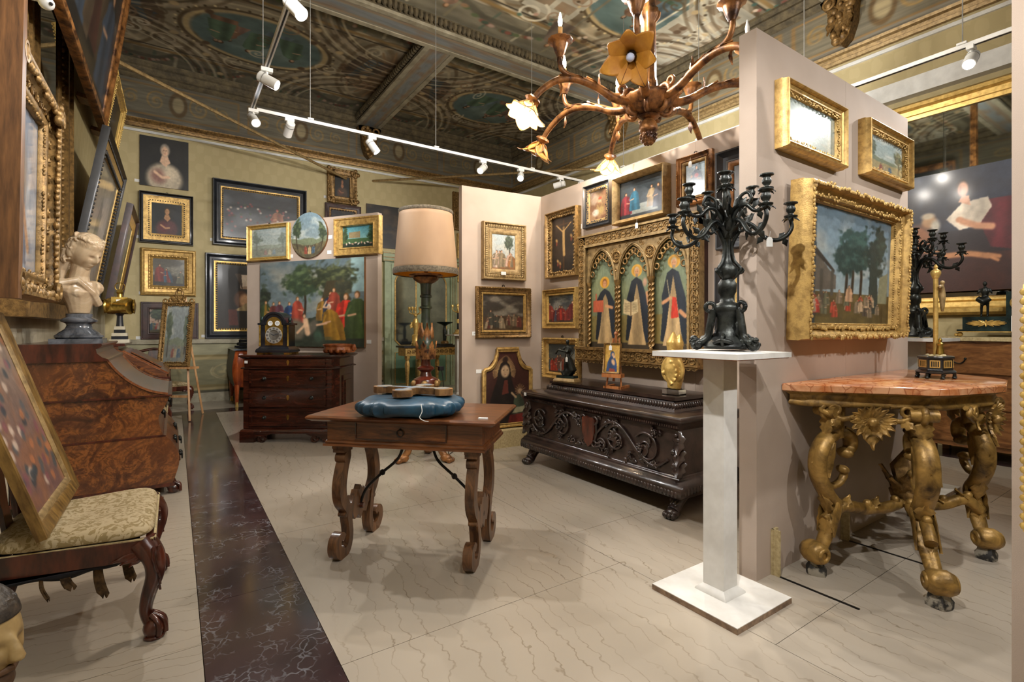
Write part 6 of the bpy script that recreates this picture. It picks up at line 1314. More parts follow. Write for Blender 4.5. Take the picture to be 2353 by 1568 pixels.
# ------------------------------------------------------------------ black bronze candelabra
def candelabrum():
    t = thing('bronze_candelabrum', 'black bronze candelabrum with leafy branches on the white pedestal by the partition end', 'candelabrum', (2.305, 1.48, PZ+.004), .35, group='black candelabra')
    mb = MB(); mb.lathe([(.10, .006), (.112, .02), (.10, .04), (.068, .07), (.05, .11), (.046, .16), (.06, .185), (.066, .21), (.055, .23), (.034, .24), (.032, .27), (.042, .29), (.044, .33), (.035, .345), (.028, .36)], 18, flute=3, fa=.10)
    for k in range(3):
        a = 2*PI*k/3; cs, sn = math.cos(a), math.sin(a); Rz = Matrix.Rotation(a, 4, 'Z')
        mb.tube(cr([(.07, 0, .2), (.085, 0, .12), (.10, 0, .06), (.15, 0, .03), (.175, 0, .02)], 5), [.02]*21, 8, Rz); mb.torus((.15, 0, .03), .022, .010, 12, 6, Rz); mb.torus((.085, 0, .215), .022, .011, 12, 6, Rz)
        for q in range(7): mb.ball((.10+.012*q, rnd.uniform(-.04, .04), .025+rnd.uniform(0, .03)), rnd.uniform(.012, .022), 7, 5, Rz)
        Rm = Matrix.Rotation(a+PI/3, 4, 'Z'); mb.tube([tuple(p_) for p_ in cr([(.06, -.06, .02), (.10, -.02, .045), (.10, .02, .045), (.06, .06, .02)], 5)], .012, 6, Rm); mb.torus((.085, 0, .05), .026, .009, 12, 6, Rm)
        mb.leaf((.09*cs, .09*sn, .05), (.06*cs, .06*sn, .17), .03, .02, (cs, sn, .3))
    mb.build('base', 'bronze', t)
    mb = MB(); mb.lathe([(.03, .35), (.045, .38), (.048, .41), (.03, .43), (.02, .46), (.016, .52), (.02, .58), (.03, .62), (.018, .66), (.014, .72), (.02, .76)], 14)
    for k in range(3):
        Rz = Matrix.Rotation(2*PI*k/3+.5, 4, 'Z'); mb.tube(cr([(.03, 0, .36), (.062, 0, .40), (.03, 0, .45), (.022, 0, .52), (.05, 0, .58), (.065, 0, .60)], 6), .009, 7, Rz); mb.torus((.06, 0, .395), .014, .006, 10, 5, Rz)
    for k in range(9):
        a = 2*PI*k/9; cs, sn = math.cos(a), math.sin(a); mb.leaf((.02*cs, .02*sn, .56), (.06*cs, .06*sn, .64+.03*(k % 2)), .022, .03, (cs, sn, 0)); mb.leaf((.015*cs, .015*sn, .66), (.045*cs, .045*sn, .73), .018, .025, (cs, sn, 0))
    mb.build('stem', 'bronze', t)
    def cup(mb, x, z, mx):
        T_ = mx @ Matrix.Translation((x, 0, z))
        mb.lathe([(.008, -.05), (.012, -.035), (.03, -.028), (.031, -.022), (.014, -.018), (.012, -.01), (.02, .0), (.022, .014), (.017, .022), (.018, .032), (.032, .038), (.032, .043), (.014, .043), (.012, .03)], 14, T_)
        for q in range(6): aa = q*PI/3; mb.leaf((x+.01*math.cos(aa), .01*math.sin(aa), z-.03), (x+.042*math.cos(aa), .042*math.sin(aa), z-.034), .011, -.012, (0, 0, 1), 4, 2)
    for k in range(5):
        Rz = Matrix.Rotation(2*PI/5*k+.15, 4, 'Z'); tm = MB(); tm.tube(cr([(.02, 0, .575), (.07, 0, .635), (.12, 0, .62), (.17, 0, .565), (.225, 0, .545), (.275, 0, .565), (.30, 0, .605), (.295, 0, .64)], 6), [.013-.004*i/42 for i in range(43)], 8)
        for x, z, dx, dz in ((.08, .635, .05, .05), (.14, .60, .04, .045), (.17, .57, -.03, -.04), (.24, .55, .03, .035), (.26, .555, .02, -.04), (.11, .62, -.02, -.05)): tm.leaf((x, 0, z), (x+dx, 0, z+dz), .014, .01, (0, 1, 0), 5, 2)
        tm.torus((.12, 0, .595), .022, .007, 10, 6); cup(tm, .295, .685, Matrix.Identity(4))
        o = MB(); o.add(tm.v, tm.f, Rz); o.build('outer_branch', 'bronze', t)
        Rz = Matrix.Rotation(2*PI/5*k+.15+PI/5, 4, 'Z'); tm = MB(); tm.tube(cr([(.015, 0, .63), (.05, 0, .70), (.09, 0, .715), (.13, 0, .68), (.17, 0, .685), (.19, 0, .72), (.185, 0, .755)], 6), [.011-.003*i/36 for i in range(37)], 8)
        tm.tube(cr([(.05, 0, .70), (.06, 0, .755), (.095, 0, .775), (.115, 0, .745), (.105, 0, .725)], 5), .008, 6)
        for x, z, dx, dz in ((.06, .71, .03, .045), (.12, .69, .03, .05), (.15, .68, .01, -.045)): tm.leaf((x, 0, z), (x+dx, 0, z+dz), .013, .01, (0, 1, 0), 5, 2)
        cup(tm, .185, .80, Matrix.Identity(4)); o = MB(); o.add(tm.v, tm.f, Rz); o.build('inner_branch', 'bronze', t)
    mb = MB(); cup(mb, 0, .85, Matrix.Identity(4)); mb.lathe([(.012, .74), (.016, .77), (.01, .81)], 10); mb.build('centre_socket', 'bronze', t)
    return t
cd1 = candelabrum()
cd2 = dup(cd1, (5.02, 1.55, PZ*1.03+.004), -.5, 'black bronze candelabrum before the dark painting on the mirror wall', 'black candelabra')
p = ont(1768, 545, 2.35); string_tag(tuple(p), -.6, 'white paper tag hanging from a branch of the candelabrum by the partition end', s_=.9)
# ------------------------------------------------------------------ giltwood console
KZ = 1.005
ko = thing('giltwood_console', 'carved giltwood console table with an orange breccia top and scrolled legs', 'console table', (3.5, 1.43, 0))
plan = [(-.77, -.004), (-.74, -.10), (-.46, -.43), (-.39, -.55), (-.26, -.605), (.10, -.70), (.48, -.63), (.60, -.56), (.68, -.43), (.90, -.10), (.92, -.004)]
def plan_stack(mb, prof):
    n = len(plan); cx_, cy_ = .08, -.2; vs = []; fs = []
    for o_, z in prof:
        for x, y in plan:
            d_ = math.hypot(x-cx_, y-cy_); k = 1+o_/d_; vs.append((cx_+(x-cx_)*k, min(-.004, cy_+(y-cy_)*k), z))
    for j in range(len(prof)-1):
        for i in range(n): k = (i+1) % n; fs.append((j*n+i, j*n+k, (j+1)*n+k, (j+1)*n+i))
    fs.append(tuple(range(n))[::-1]); fs.append(tuple((len(prof)-1)*n+i for i in range(n))); return mb.add(vs, fs)
mb = MB(); plan_stack(mb, [(.0, .965), (.008, .97), (.008, 1.0), (.0, 1.005)]); mb.build('marble_top', 'sienna', ko)
mb = MB(); plan_stack(mb, [(-.06, .885), (-.045, .89), (-.04, .905), (-.05, .915), (-.05, .945), (-.03, .955), (-.015, .965)]); mb.build('frieze', 'giltwood', ko)
def console_leg(foot, top, flip=1):
    f = Vector(foot); tpv = Vector(top); d_ = (f-tpv); d_.z = 0; ang = math.atan2(d_.y, d_.x); L = d_.length
    mx = Matrix.Translation((tpv.x, tpv.y, 0)) @ Matrix.Rotation(ang, 4, 'Z'); tm = MB()
    tm.tube(cr([(.0, 0, .89), (-.005, 0, .83), (.0, 0, .77), (-.01, 0, .72)], 5), [.05-.0004*i for i in range(16)], 10, flat=1.15)
    tm.torus((.045, 0, .86), .035, .018, 14, 7); tm.lathe([(.03, -.06), (.036, 0), (.03, .06)], 12, Matrix.Translation((.05, 0, .86)) @ Matrix.Rotation(PI/2, 4, 'X'))
    S = cr([(-.085, 0, .625), (-.125, 0, .655), (-.115, 0, .715), (-.045, 0, .745), (.045, 0, .715), (.105, 0, .635), (.11, 0, .53), (.06, 0, .43), (.0, 0, .35), (L*.25, 0, .25), (L*.65, 0, .16), (L*.95, 0, .10)], 6)
    n = len(S); tm.tube(S, [.022+.014*math.sin(PI*i/(n-1)) for i in range(n)], 10, flat=1.45)
    tm.tube(cr([(.09, 0, .49), (.04, 0, .455), (-.03, 0, .46), (-.075, 0, .50), (-.07, 0, .535)], 5), .017, 8, flat=1.4); tm.ball((-.085, 0, .625), .03, 10, 6, None, (1, 1.6, 1)); tm.ball((-.068, 0, .535), .024, 10, 6, None, (1, 1.6, 1))
    tm.lathe([(.045, -.055), (.058, -.03), (.058, .03), (.045, .055)], 16, Matrix.Translation((L+.02, 0, .115)) @ Matrix.Rotation(PI/2, 4, 'X')); tm.torus((L+.02, -.055, .115), .03, .012, 14, 6); tm.torus((L+.02, .055, .115), .03, .012, 14, 6)
    for z0, x0, z1, x1 in ((.72, .06, .58, .142), (.60, .135, .46, .105), (.42, .085, .30, .03), (.30, .05, .18, L*.62), (.84, .05, .72, .055)): tm.leaf((x0, 0, z0), (x1, 0, z1), .042, .006, (1, 0, .25), 9, 3)
    for s_ in (-1, 1): tm.leaf((.05, s_*.045, .70), (.10, s_*.05, .52), .03, .004, (0, s_, 0), 9, 3); tm.leaf((.02, s_*.045, .38), (L*.5, s_*.045, .20), .026, .004, (0, s_, 0), 9, 3)
    o = MB(); o.add(tm.v, tm.f, mx); lg = o.build('scrolled_leg', 'giltwood', ko)
    o = MB(); o.lathe([(.05, 0), (.052, .03), (.042, .045), (.038, .07)], 12, mx @ Matrix.Translation((L+.01, 0, 0)), flute=4, fa=.1); o.build('foot_block', mottled('chipped_white_black_paint', '1d1a17', '8d8576', 16, .6, lo=.45, hi=.55), lg)
    return mx
console_leg((-.66, -.13, 0), (-.55, -.16, 0)); console_leg((-.52, -.60, 0), (-.32, -.47, 0)); console_leg((.32, -.575, 0), (.40, -.50, 0)); console_leg((.74, -.13, 0), (.62, -.15, 0))
for a, b in (((-.60, -.14, .27), (-.02, -.32, .33)), ((-.44, -.55, .25), (-.02, -.32, .33)), ((.36, -.54, .25), (-.02, -.32, .33)), ((.68, -.14, .27), (-.02, -.32, .33))):
    a = Vector(a); b = Vector(b); m_ = a.lerp(b, .5); mb = MB(); pts = cr([tuple(a), tuple(a.lerp(b, .2)+Vector((0, 0, .05))), tuple(m_+Vector((0, 0, .0))), tuple(a.lerp(b, .8)+Vector((0, 0, -.02))), tuple(b)], 6)
    mb.tube(pts, .032, 9, flat=.9)
    for k in (5, 12, 19): p_ = Vector(pts[k]); mb.leaf(tuple(p_), tuple(p_+(b-a).normalized()*.09+Vector((0, 0, .035))), .03, .02, (0, 0, 1)); mb.ball(tuple(p_+Vector((0, 0, .03))), .024, 8, 5)
    mb.build('stretcher', 'giltwood', ko)
mb = MB(); mb.lathe([(.03, .30), (.07, .33), (.08, .37), (.05, .41), (.065, .46), (.075, .51), (.045, .56), (.02, .60), (.006, .63)], 14, Matrix.Translation((-.02, -.32, 0)), flute=7, fa=.1)
for k in range(9): a = k*.7; mb.leaf((-.02+.05*math.cos(a), -.32+.05*math.sin(a), .34), (-.02+.10*math.cos(a), -.32+.10*math.sin(a), .47+.05*(k % 2)), .04, .03, (math.cos(a), math.sin(a), 0))
mb.build('stretcher_finial', 'goldold', ko)
def shell_apron(c0, ang, w):
    mx = Matrix.Translation(c0) @ Matrix.Rotation(ang, 4, 'Z'); tm = MB()
    for k in range(9):
        a = PI*(.06+.88*k/8); tm.leaf((0, -.02, -.075), (w*.42*math.cos(a), -.035, -.075+.085*math.sin(a)), .026, .02, (0, -1, 0), 6, 2)
    for k in range(9):
        a = -PI*(.0+1.0*k/8); tm.leaf((0, -.02, -.07), (w*.5*math.cos(a)*.8, -.03, -.08+.13*math.sin(a)*(.75 if k != 4 else 1.1)), .034, .025, (0, -1, 0), 7, 3)
    tm.ball((0, -.05, -.08), .026, 8, 6)
    for s_ in (-1, 1):
        tm.tube(cr([(s_*w*.25, -.01, -.06), (s_*w*.5, -.01, -.075), (s_*w*.72, -.01, -.05), (s_*w*.86, -.01, -.03), (s_*w*.80, -.01, -.005)], 6), .014, 7); tm.torus((s_*w*.62, -.012, -.025), .024, .010, 12, 6); tm.leaf((s_*w*.5, -.015, -.07), (s_*w*.72, -.02, -.11), .025, .02, (0, -1, 0))
        tm.tube(cr([(s_*w*.9, 0, -.0), (s_*w*.6, 0, -.0), (s_*w*.35, 0, -.005)], 4), .012, 6)
    o = MB(); o.add(tm.v, tm.f, mx); return o.build('carved_apron', 'giltwood', ko)
shell_apron((-.50, -.31, .90), math.radians(-51), .26); shell_apron((.10, -.62, .90), 0, .34); shell_apron((.70, -.3, .90), math.radians(56), .26)
# crucifix stand on the console
cq = (3.83, 1.08, KZ)
cr_ = thing('crucifix_stand', 'gilt column crucifix on a black octagonal base with gold windows, on the console', 'crucifix', cq, .25)
def octa(r, k=.62): return [(r*math.cos(PI/8+i*PI/4), r*k*math.sin(PI/8+i*PI/4)) for i in range(8)]
def octa_stack(mb, prof):
    vs = []; fs = []
    for r, z in prof: vs += [(x, y, z) for x, y in octa(r)]
    for j in range(len(prof)-1):
        for i in range(8): k = (i+1) % 8; fs.append((j*8+i, j*8+k, (j+1)*8+k, (j+1)*8+i))
    fs.append(tuple(range(8))[::-1]); fs.append(tuple((len(prof)-1)*8+i for i in range(8))); return mb.add(vs, fs)
mb = MB(); octa_stack(mb, [(.155, .03), (.165, .034), (.165, .04), (.14, .052), (.138, .058), (.138, .115), (.15, .12), (.15, .128), (.14, .132)]); mb.build('black_base', 'black', cr_, smooth=.4)
for i, (x, y) in enumerate(octa(.15)): mb = MB(); mb.lathe([(.006, 0), (.013, .006), (.006, .014), (.009, .02), (.006, .032)], 8, Matrix.Translation((x, y, 0))); mb.build('foot', 'bronze', cr_)
o8 = octa(.139)
for i in range(8):
    a, b = Vector(o8[i]).to_3d(), Vector(o8[(i+1) % 8]).to_3d(); m_ = (a+b)/2; d_ = (b-a).normalized(); L = (b-a).length*.36; mx = Matrix.Translation((m_.x, m_.y, .087)) @ Matrix.Rotation(math.atan2(d_.y, d_.x), 4, 'Z')
    mb = MB(); 
    for aa in ((-L, L, .016, .022), (-L, L, -.022, -.016)): mb.box(aa[0], aa[1], -.003, .003, aa[2], aa[3], mx)
    for xx in (-L, L-.006): mb.box(xx, xx+.006, -.003, .003, -.016, .016, mx)
    for q in (-.4, 0, .4): mb.box(q*L-.002, q*L+.002, -.002, .002, -.016, .016, mx)
    mb.build('gilt_window', 'goldbright', cr_, smooth=0)
mb = MB(); mb.lathe([(.013, .13), (.013, .60), (.018, .605), (.018, .615)], 10); mb.build('column', 'goldbright', cr_)
mb = MB(); mb.lathe([(.018, .61), (.026, .63), (.024, .645), (.008, .66), (.012, .668), (.004, .685)], 12); mb.build('ball_finial', 'goldbright', cr_)
mb = MB(); mb.tube([(-.03, -.02, .545), (.0, -.02, .55), (.05, -.02, .535), (.07, -.02, .53)], [.008, .012, .010, .008], 7); mb.tube([(.03, -.025, .56), (.035, -.03, .50), (.03, -.03, .43), (.028, -.03, .40)], [.014, .018, .012, .007], 8); mb.ball((.028, -.03, .575), .014, 8, 6); fuse(mb.build('corpus', 'goldpale', cr_), .004, 2)
for s_ in (-1, 1):
    mb = MB(); mb.lathe([(.022, .132), (.02, .16), (.014, .19), (.018, .205), (.008, .215), (.011, .228), (.004, .24)], 10, Matrix.Translation((s_*.03, -.02, 0))); mb.build('mourner_figure', 'brass', cr_)
mb = MB()
for k in range(12): mb.ball((rnd.uniform(-.11, .11), rnd.uniform(-.05, .05), .134), rnd.uniform(.008, .018), 6, 4, None, (1.5, 1, .6))
mb.build('rocky_ground', 'linen', cr_, kind='stuff')
# ------------------------------------------------------------------ tall commode, clock and statuette at the mirror wall
rc = thing('fruitwood_commode', 'honey fruitwood commode with bail handles and a pale marble top, below the mirror', 'chest of drawers', (6.52, 1.2, 0), -PI/2)
mb = MB(); mb.box(-.75, .75, 0, .5, .12, 1.18); mb.build('carcase', 'fruit', rc, smooth=0)
mb = MB(); mb.box(-.78, .78, -.03, .5, 1.18, 1.22); mb.build('marble_top', 'linen', rc, smooth=0)
for z0, z1 in ((.86, 1.15), (.52, .82), (.17, .48)):
    mb = MB(); mb.box(-.70, .70, -.018, .01, z0, z1); dr = mb.build('drawer', 'fruit', rc, smooth=.3)
    for x in (-.45, .45):
        mb = MB(); mb.torus((x, -.03, (z0+z1)/2), .05, .006, 14, 6, arc=(PI, 2*PI)); mb.ball((x-.05, -.024, (z0+z1)/2), .012); mb.ball((x+.05, -.024, (z0+z1)/2), .012); mb.build('bail_handle', 'bronze', dr)
    mb = MB(); mb.lathe([(.035, 0), (.03, .008), (.01, .01)], 12, Matrix.Translation((0, -.018, (z0+z1)/2)) @ Matrix.Rotation(PI/2, 4, 'X'), flute=6, fa=.12); mb.build('escutcheon', 'brass', dr)
for x in (-.70, .64):
    for y in (0, .42): mb = MB(); mb.box(x, x+.06, y, y+.06, 0, .12); mb.build('foot', 'fruit', rc, smooth=0)
cq2 = ont(2262, 765, 5.02); CZ2 = 1.22
mc = thing('mantel_clock', 'dark green marble mantel clock with gilt mounts, oval dial and a striding bronze figure', 'clock', (6.75, 1.36, CZ2), -PI/2)
mb = MB(); mb.box(-.34, .34, -.12, .12, .05, .075); mb.box(-.30, .30, -.10, .10, .075, .20); mb.box(.02, .30, -.09, .09, .20, .44); mb.build('marble_body', 'bronzegreen', mc, smooth=0)
mb = MB(); mb.box(-.345, .345, -.125, .125, .045, .056)
for k in range(16): mb.leaf((-.12, -.10, .135), (-.12+.15*math.cos(k*.393), -.108, .135+.035*math.sin(k*.393)), .012, .004, (0, -1, 0), 4, 2)
mb.torus((.16, -.095, .33), .10, .014, 28, 6, squash=.72); mb.lathe([(.02, .44), (.03, .46), (.015, .50), (.02, .53), (.005, .56)], 10, Matrix.Translation((.12, 0, 0))); mb.ball((.22, 0, .46), .03); mb.build('gilt_mounts', 'goldbright', mc)
for x in (-.32, .32): mb = MB(); mb.ball((x, -.09, .024), .024, 10, 6); mb.ball((x-.03, -.09, .02), .018); mb.build('gilt_foot', 'goldbright', mc)
mb = MB(); mb.lathe([(.092, 0), (.09, .006), (.01, .01)], 28, Matrix.Translation((.16, -.092, .33)) @ Matrix.Rotation(PI/2, 4, 'X'), 1, .72); mb.build('dial', mottled('silver_dial', '9a9c9c', 'd5d7d6', 8, .25, .4), mc)
mb = MB(); figurine(mb, .36, 0); mb.tube([(-.05, -.03, .19), (0, -.04, .15), (.04, -.03, .19)], [.03, .04, .03], 8); f_ = mb.build('bronze_figure', 'bronze', mc); f_.location = (-.15, 0, .198); fuse(f_, .007, 3)
card((6.75-.13, 1.30-.08, CZ2+.055), -PI/2, 'white lot card numbered 230 before the green marble clock', .15, .15, txt='230')
# ------------------------------------------------------------------ chandelier
HC = Vector((3.04, 2.62, 0)); 
ch = thing('carved_chandelier', 'bronzed carved wood chandelier with amber flower shades and candle cups', 'chandelier', (HC.x, HC.y, 0))
mb = MB(); mb.lathe([(.012, 2.725), (.036, 2.735), (.055, 2.76), (.06, 2.80), (.052, 2.82), (.066, 2.83), (.07, 2.85), (.055, 2.90), (.04, 2.92)], 16, flute=8, fa=.06)
for r in range(4):
    for k in range(8): a = 2*PI*(k+.5*(r % 2))/8; q = (.028, .046, .056, .058)[r]; mb.ball((q*math.cos(a), q*math.sin(a), 2.737+.019*r), .013, 6, 4)
mb.build('pinecone_pendant', 'bronzewood', ch)
mb = MB(); mb.lathe([(.04, 2.92), (.07, 2.93), (.085, 2.94), (.075, 2.95), (.125, 2.97), (.175, 3.01), (.195, 3.05), (.205, 3.07), (.195, 3.085), (.09, 3.10), (.07, 3.14), (.065, 3.2)], 48, flute=18, fa=.035); mb.build('fluted_bowl', 'bronzewood', ch)
mb = MB(); mb.lathe([(.065, 3.18), (.055, 3.24), (.05, 3.6), (.052, 3.66), (.08, 3.70), (.085, 3.74), (.05, 3.78), (.045, 4.5), (.045, 5.5), (.10, 5.54), (.12, 5.57)], 32, flute=8, fa=.1); mb.build('fluted_stem', 'bronzewood', ch)
def petal_mesh(L, w, curl, mat, mx, par, wire=True):
    def fn(u, v):
        s_ = (u-.5)*2; wid = w*math.sin(PI*min(.985, .16+.82*v))**.8*(1-.1*v); r = .02+L*(.42*math.sin(v*1.35)); zz = -L*(.9*v-.25*v*v)
        r += curl*v**3; x = r+.05*L*(1-s_*s_)*math.sin(PI*v); y = s_*wid; z = zz+curl*.35*v**4
        return tuple(mx @ Vector((x, y, z)))
    m_ = MB(); m_.grid(fn, 9, 11); o = m_.build('petal', mat, par); o.modifiers.new('thick', 'SOLIDIFY').thickness = .003
    if wire:
        wm = MB(); wm.tube([fn(0, v/10) for v in range(11)]+[fn(1, (10-v)/10) for v in range(11)], .0024, 5); wm.tube([fn(.5, v/10) for v in range(11)], .002, 5); wm.build('petal_wire', 'bronzewood', o)
    return o
def flower(par, mx, lit):
    pm = 'petallit' if lit else 'petal'
    c_ = MB(); c_.lathe([(.016, .06), (.05, .045), (.058, .03), (.035, .01), (.03, -.02)], 14, mx, flute=7, fa=.1); o = c_.build('flower_calyx', 'bronzewood', par)
    for k in range(7):
        a = 2*PI*k/7; petal_mesh(.19+.03*(k % 2), .072, .05+.02*(k % 2), pm, mx @ Matrix.Rotation(a, 4, 'Z'), par)
    b = MB(); b.lathe([(.028, -.01), (.03, -.035), (.026, -.05)], 12, mx); b.build('bulb_socket', 'iron', par)
    b = MB(); b.ball((0, 0, -.075), .026, 12, 8, mx); b.build('bulb', 'flame' if lit else mottled('unlit_bulb', 'a8b4d8', 'c6cfe6', 5, .15, 0, coat=.5), par)
    if lit:
        L = bpy.data.lights.new('flower_light', 'POINT'); L.energy = BULB_W*.22; L.color = (1, .91, .78); L.shadow_soft_size = .04; lo = bpy.data.objects.new('flower_light', L); COL.objects.link(lo); lo.parent = par; lo.location = mx @ Vector((0, 0, -.15))
LIT = {1, 3}
for k, deg in enumerate((-111, -165, 147, 97, 45, -8, -59)):
    dirv = FW*math.sin(math.radians(deg))+RT*math.cos(math.radians(deg)); ang = math.atan2(dirv.y, dirv.x); Rz = Matrix.Rotation(ang, 4, 'Z')
    tm = MB(); path = cr([(.08, 0, 3.08), (.18, 0, 3.04), (.30, 0, 3.055), (.44, 0, 3.12), (.60, 0, 3.155), (.74, 0, 3.13), (.86, 0, 3.05), (.93, 0, 2.97)], 6); n = len(path)
    tm.tube(path, [.036-.014*i/(n-1) for i in range(n)], 9)
    tm.torus((.16, 0, 3.075), .05, .022, 16, 7); tm.torus((.13, 0, 2.99), .042, .018, 16, 7); tm.torus((.22, 0, 3.13), .028, .013, 14, 6)
    for x, z, dx, dz in ((.30, 3.06, .12, .03), (.40, 3.1, .12, .055), (.52, 3.14, .12, .02), (.62, 3.15, .11, -.01)): tm.leaf((x, 0, z+.02), (x+dx, 0, z+dz+.02), .032, .012, (0, 0, 1), 6, 2)
    tm.leaf((.40, 0, 3.10), (.44, 0, 3.21), .02, .03, (-1, 0, 0), 6, 2); tm.leaf((.72, 0, 3.11), (.70, 0, 3.02), .022, .03, (1, 0, 0), 6, 2)
    o = MB(); o.add(tm.v, tm.f, Rz); arm = o.build('arm', 'bronzewood', ch)
    tm = MB(); tm.tube(cr([(.52, 0, 3.14), (.62, 0, 3.165), (.70, 0, 3.20), (.73, 0, 3.27), (.725, 0, 3.33)], 6), [.022-.004*i/24 for i in range(25)], 8)
    T_ = Matrix.Translation((.725, 0, 3.33)); tm.lathe([(.022, -.03), (.03, -.01), (.036, .0), (.04, .015), (.055, .06), (.06, .075), (.09, .085), (.092, .095), (.08, .10), (.03, .10)], 28, T_, flute=12, fa=.04)
    o = MB(); o.add(tm.v, tm.f, Rz); o.build('candle_cup', 'bronzewood', arm)
    o = MB(); o.lathe([(.016, .095), (.017, .19), (.012, .195)], 12, Rz @ T_); o.build('candle', mottled('ivory_candle', 'a5874e', 'd6b87c', 10, .5), arm)
    on = k in (1, 2, 4)
    o = MB(); o.lathe([(.004, .19), (.014, .21), (.017, .235), (.012, .262), (.003, .30)], 10, Rz @ T_); o.build('flame_bulb', 'flame' if on else 'card', arm)
    if on:
        L = bpy.data.lights.new('candle_light', 'POINT'); L.energy = BULB_W*1.3; L.color = (1, .93, .83); L.shadow_soft_size = .03; lo = bpy.data.objects.new('candle_light', L); COL.objects.link(lo); lo.parent = arm; lo.location = Rz @ Vector((.725, 0, 3.33+.36))
    tilt = {0: .95}.get(k, .5)
    flower(arm, Rz @ Matrix.Translation((.955, 0, 2.93)) @ Matrix.Rotation(-tilt, 4, 'Y'), k in LIT)
# ------------------------------------------------------------------ walnut bureau
bu = thing('bombe_bureau', 'burr walnut bureau with a swelling front, sloping fall and claw feet under the bust', 'bureau', (XL+.015, 4.74, 0))
BX = XL+.015
def bpro(pts): return [(x-BX, z) for x, z in pts]
def prism_xz(mb, pts, y0, y1): return mb.prism(pts, y0, y1)
BWd = 1.22
lower = cr([(-.02, .08), (.005, .14), (.03, .24), (.025, .33), (-.02, .42), (-.06, .465)], 5)
mb = MB(); prism_xz(mb, bpro([(-.93, .08)]+lower+[(-.93, .465)]), 0, BWd); mb.build('lower_case', 'burl', bu, smooth=.5)
mid = cr([(-.075, .47), (-.095, .55), (-.10, .62), (-.06, .70), (-.03, .775)], 5)
mb = MB(); prism_xz(mb, bpro([(-.93, .47)]+mid+[(-.93, .775)]), .012, BWd-.012); mb.build('middle_case', 'burl', bu, smooth=.5)
up = cr([(-.05, .785), (-.16, .815), (-.27, .88), (-.36, .97), (-.42, 1.06)], 6)
mb = MB(); prism_xz(mb, bpro([(-.93, .785)]+up+[(-.93, 1.06)]), .012, BWd-.012); mb.build('desk_case', 'burl', bu, smooth=.5)
mb = MB(); ribbon_prism(mb, bpro([(x+.008, z+.008) for x, z in up]), .016, 0, .035); mb.build('fall_edge', 'veneer', bu); mb = MB(); ribbon_prism(mb, bpro([(x+.008, z+.008) for x, z in up]), .016, BWd-.035, BWd); mb.build('fall_edge', 'veneer', bu)
mb = MB(); L_, R2 = ribbon(bpro([(x+.006, z+.006) for x, z in up]), .01); ribbon_prism(mb, bpro([(x+.006, z+.006) for x, z in up]), .012, .035, BWd-.035); mb.build('fall_front', 'veneer', bu)
mb = MB(); prism_xz(mb, bpro([(-.935, 1.06), (-.40, 1.06), (-.405, 1.075), (-.44, 1.09), (-.47, 1.12), (-.475, 1.15), (-.45, 1.165), (-.44, 1.18), (-.445, 1.19), (-.935, 1.19)]), -.012, BWd+.012); mb.build('cornice_top', 'mahog', bu, smooth=.5)
mb = MB(); prism_xz(mb, bpro([(-.935, .775), (-.02, .775), (-.015, .78), (-.02, .787), (-.935, .787)]), -.004, BWd+.004); prism_xz(mb, bpro([(-.935, .462), (-.06, .462), (-.052, .468), (-.07, .476), (-.935, .476)]), -.004, BWd+.004); prism_xz(mb, bpro([(-.935, .07), (.0, .07), (.0, .085), (-.01, .095), (-.935, .095)]), -.006, BWd+.006); mb.build('waist_mouldings', 'mahog', bu, smooth=.4)
for z, x in ((.62, -.085), (.72, -.045), (.27, .033), (.40, -.005)):
    for y in (.28, .94):
        mb = MB(); mb.ball((x-BX+.008, y-.05, z), .014); mb.ball((x-BX+.008, y+.05, z), .014); mb.torus((x-BX+.02, y, z), .05, .006, 12, 6, ax='x', arc=(PI, 2*PI)); mb.ball((x-BX+.01, y, z-.01), .018, 8, 5, None, (.5, 1.4, 1)); mb.build('drawer_handle', 'bronze', bu)
for x in (-.86, -.04):
    for y in (.06, BWd-.06):
        mb = MB(); mb.tube(cr([(x-BX, y, .1), (x-BX+.02, y, .07), (x-BX+.03, y, .04)], 4), [.05, .048, .045, .042, .04, .038, .036, .036, .036], 10); mb.ball((x-BX+.035, y, .036), .042, 10, 7)
        for q in (-1, 0, 1): mb.tube(cr([(x-BX+.04, y+q*.018, .085), (x-BX+.075, y+q*.028, .06), (x-BX+.08, y+q*.03, .015)], 4), .011, 6)
        mb.build('claw_foot', 'mahog', bu)
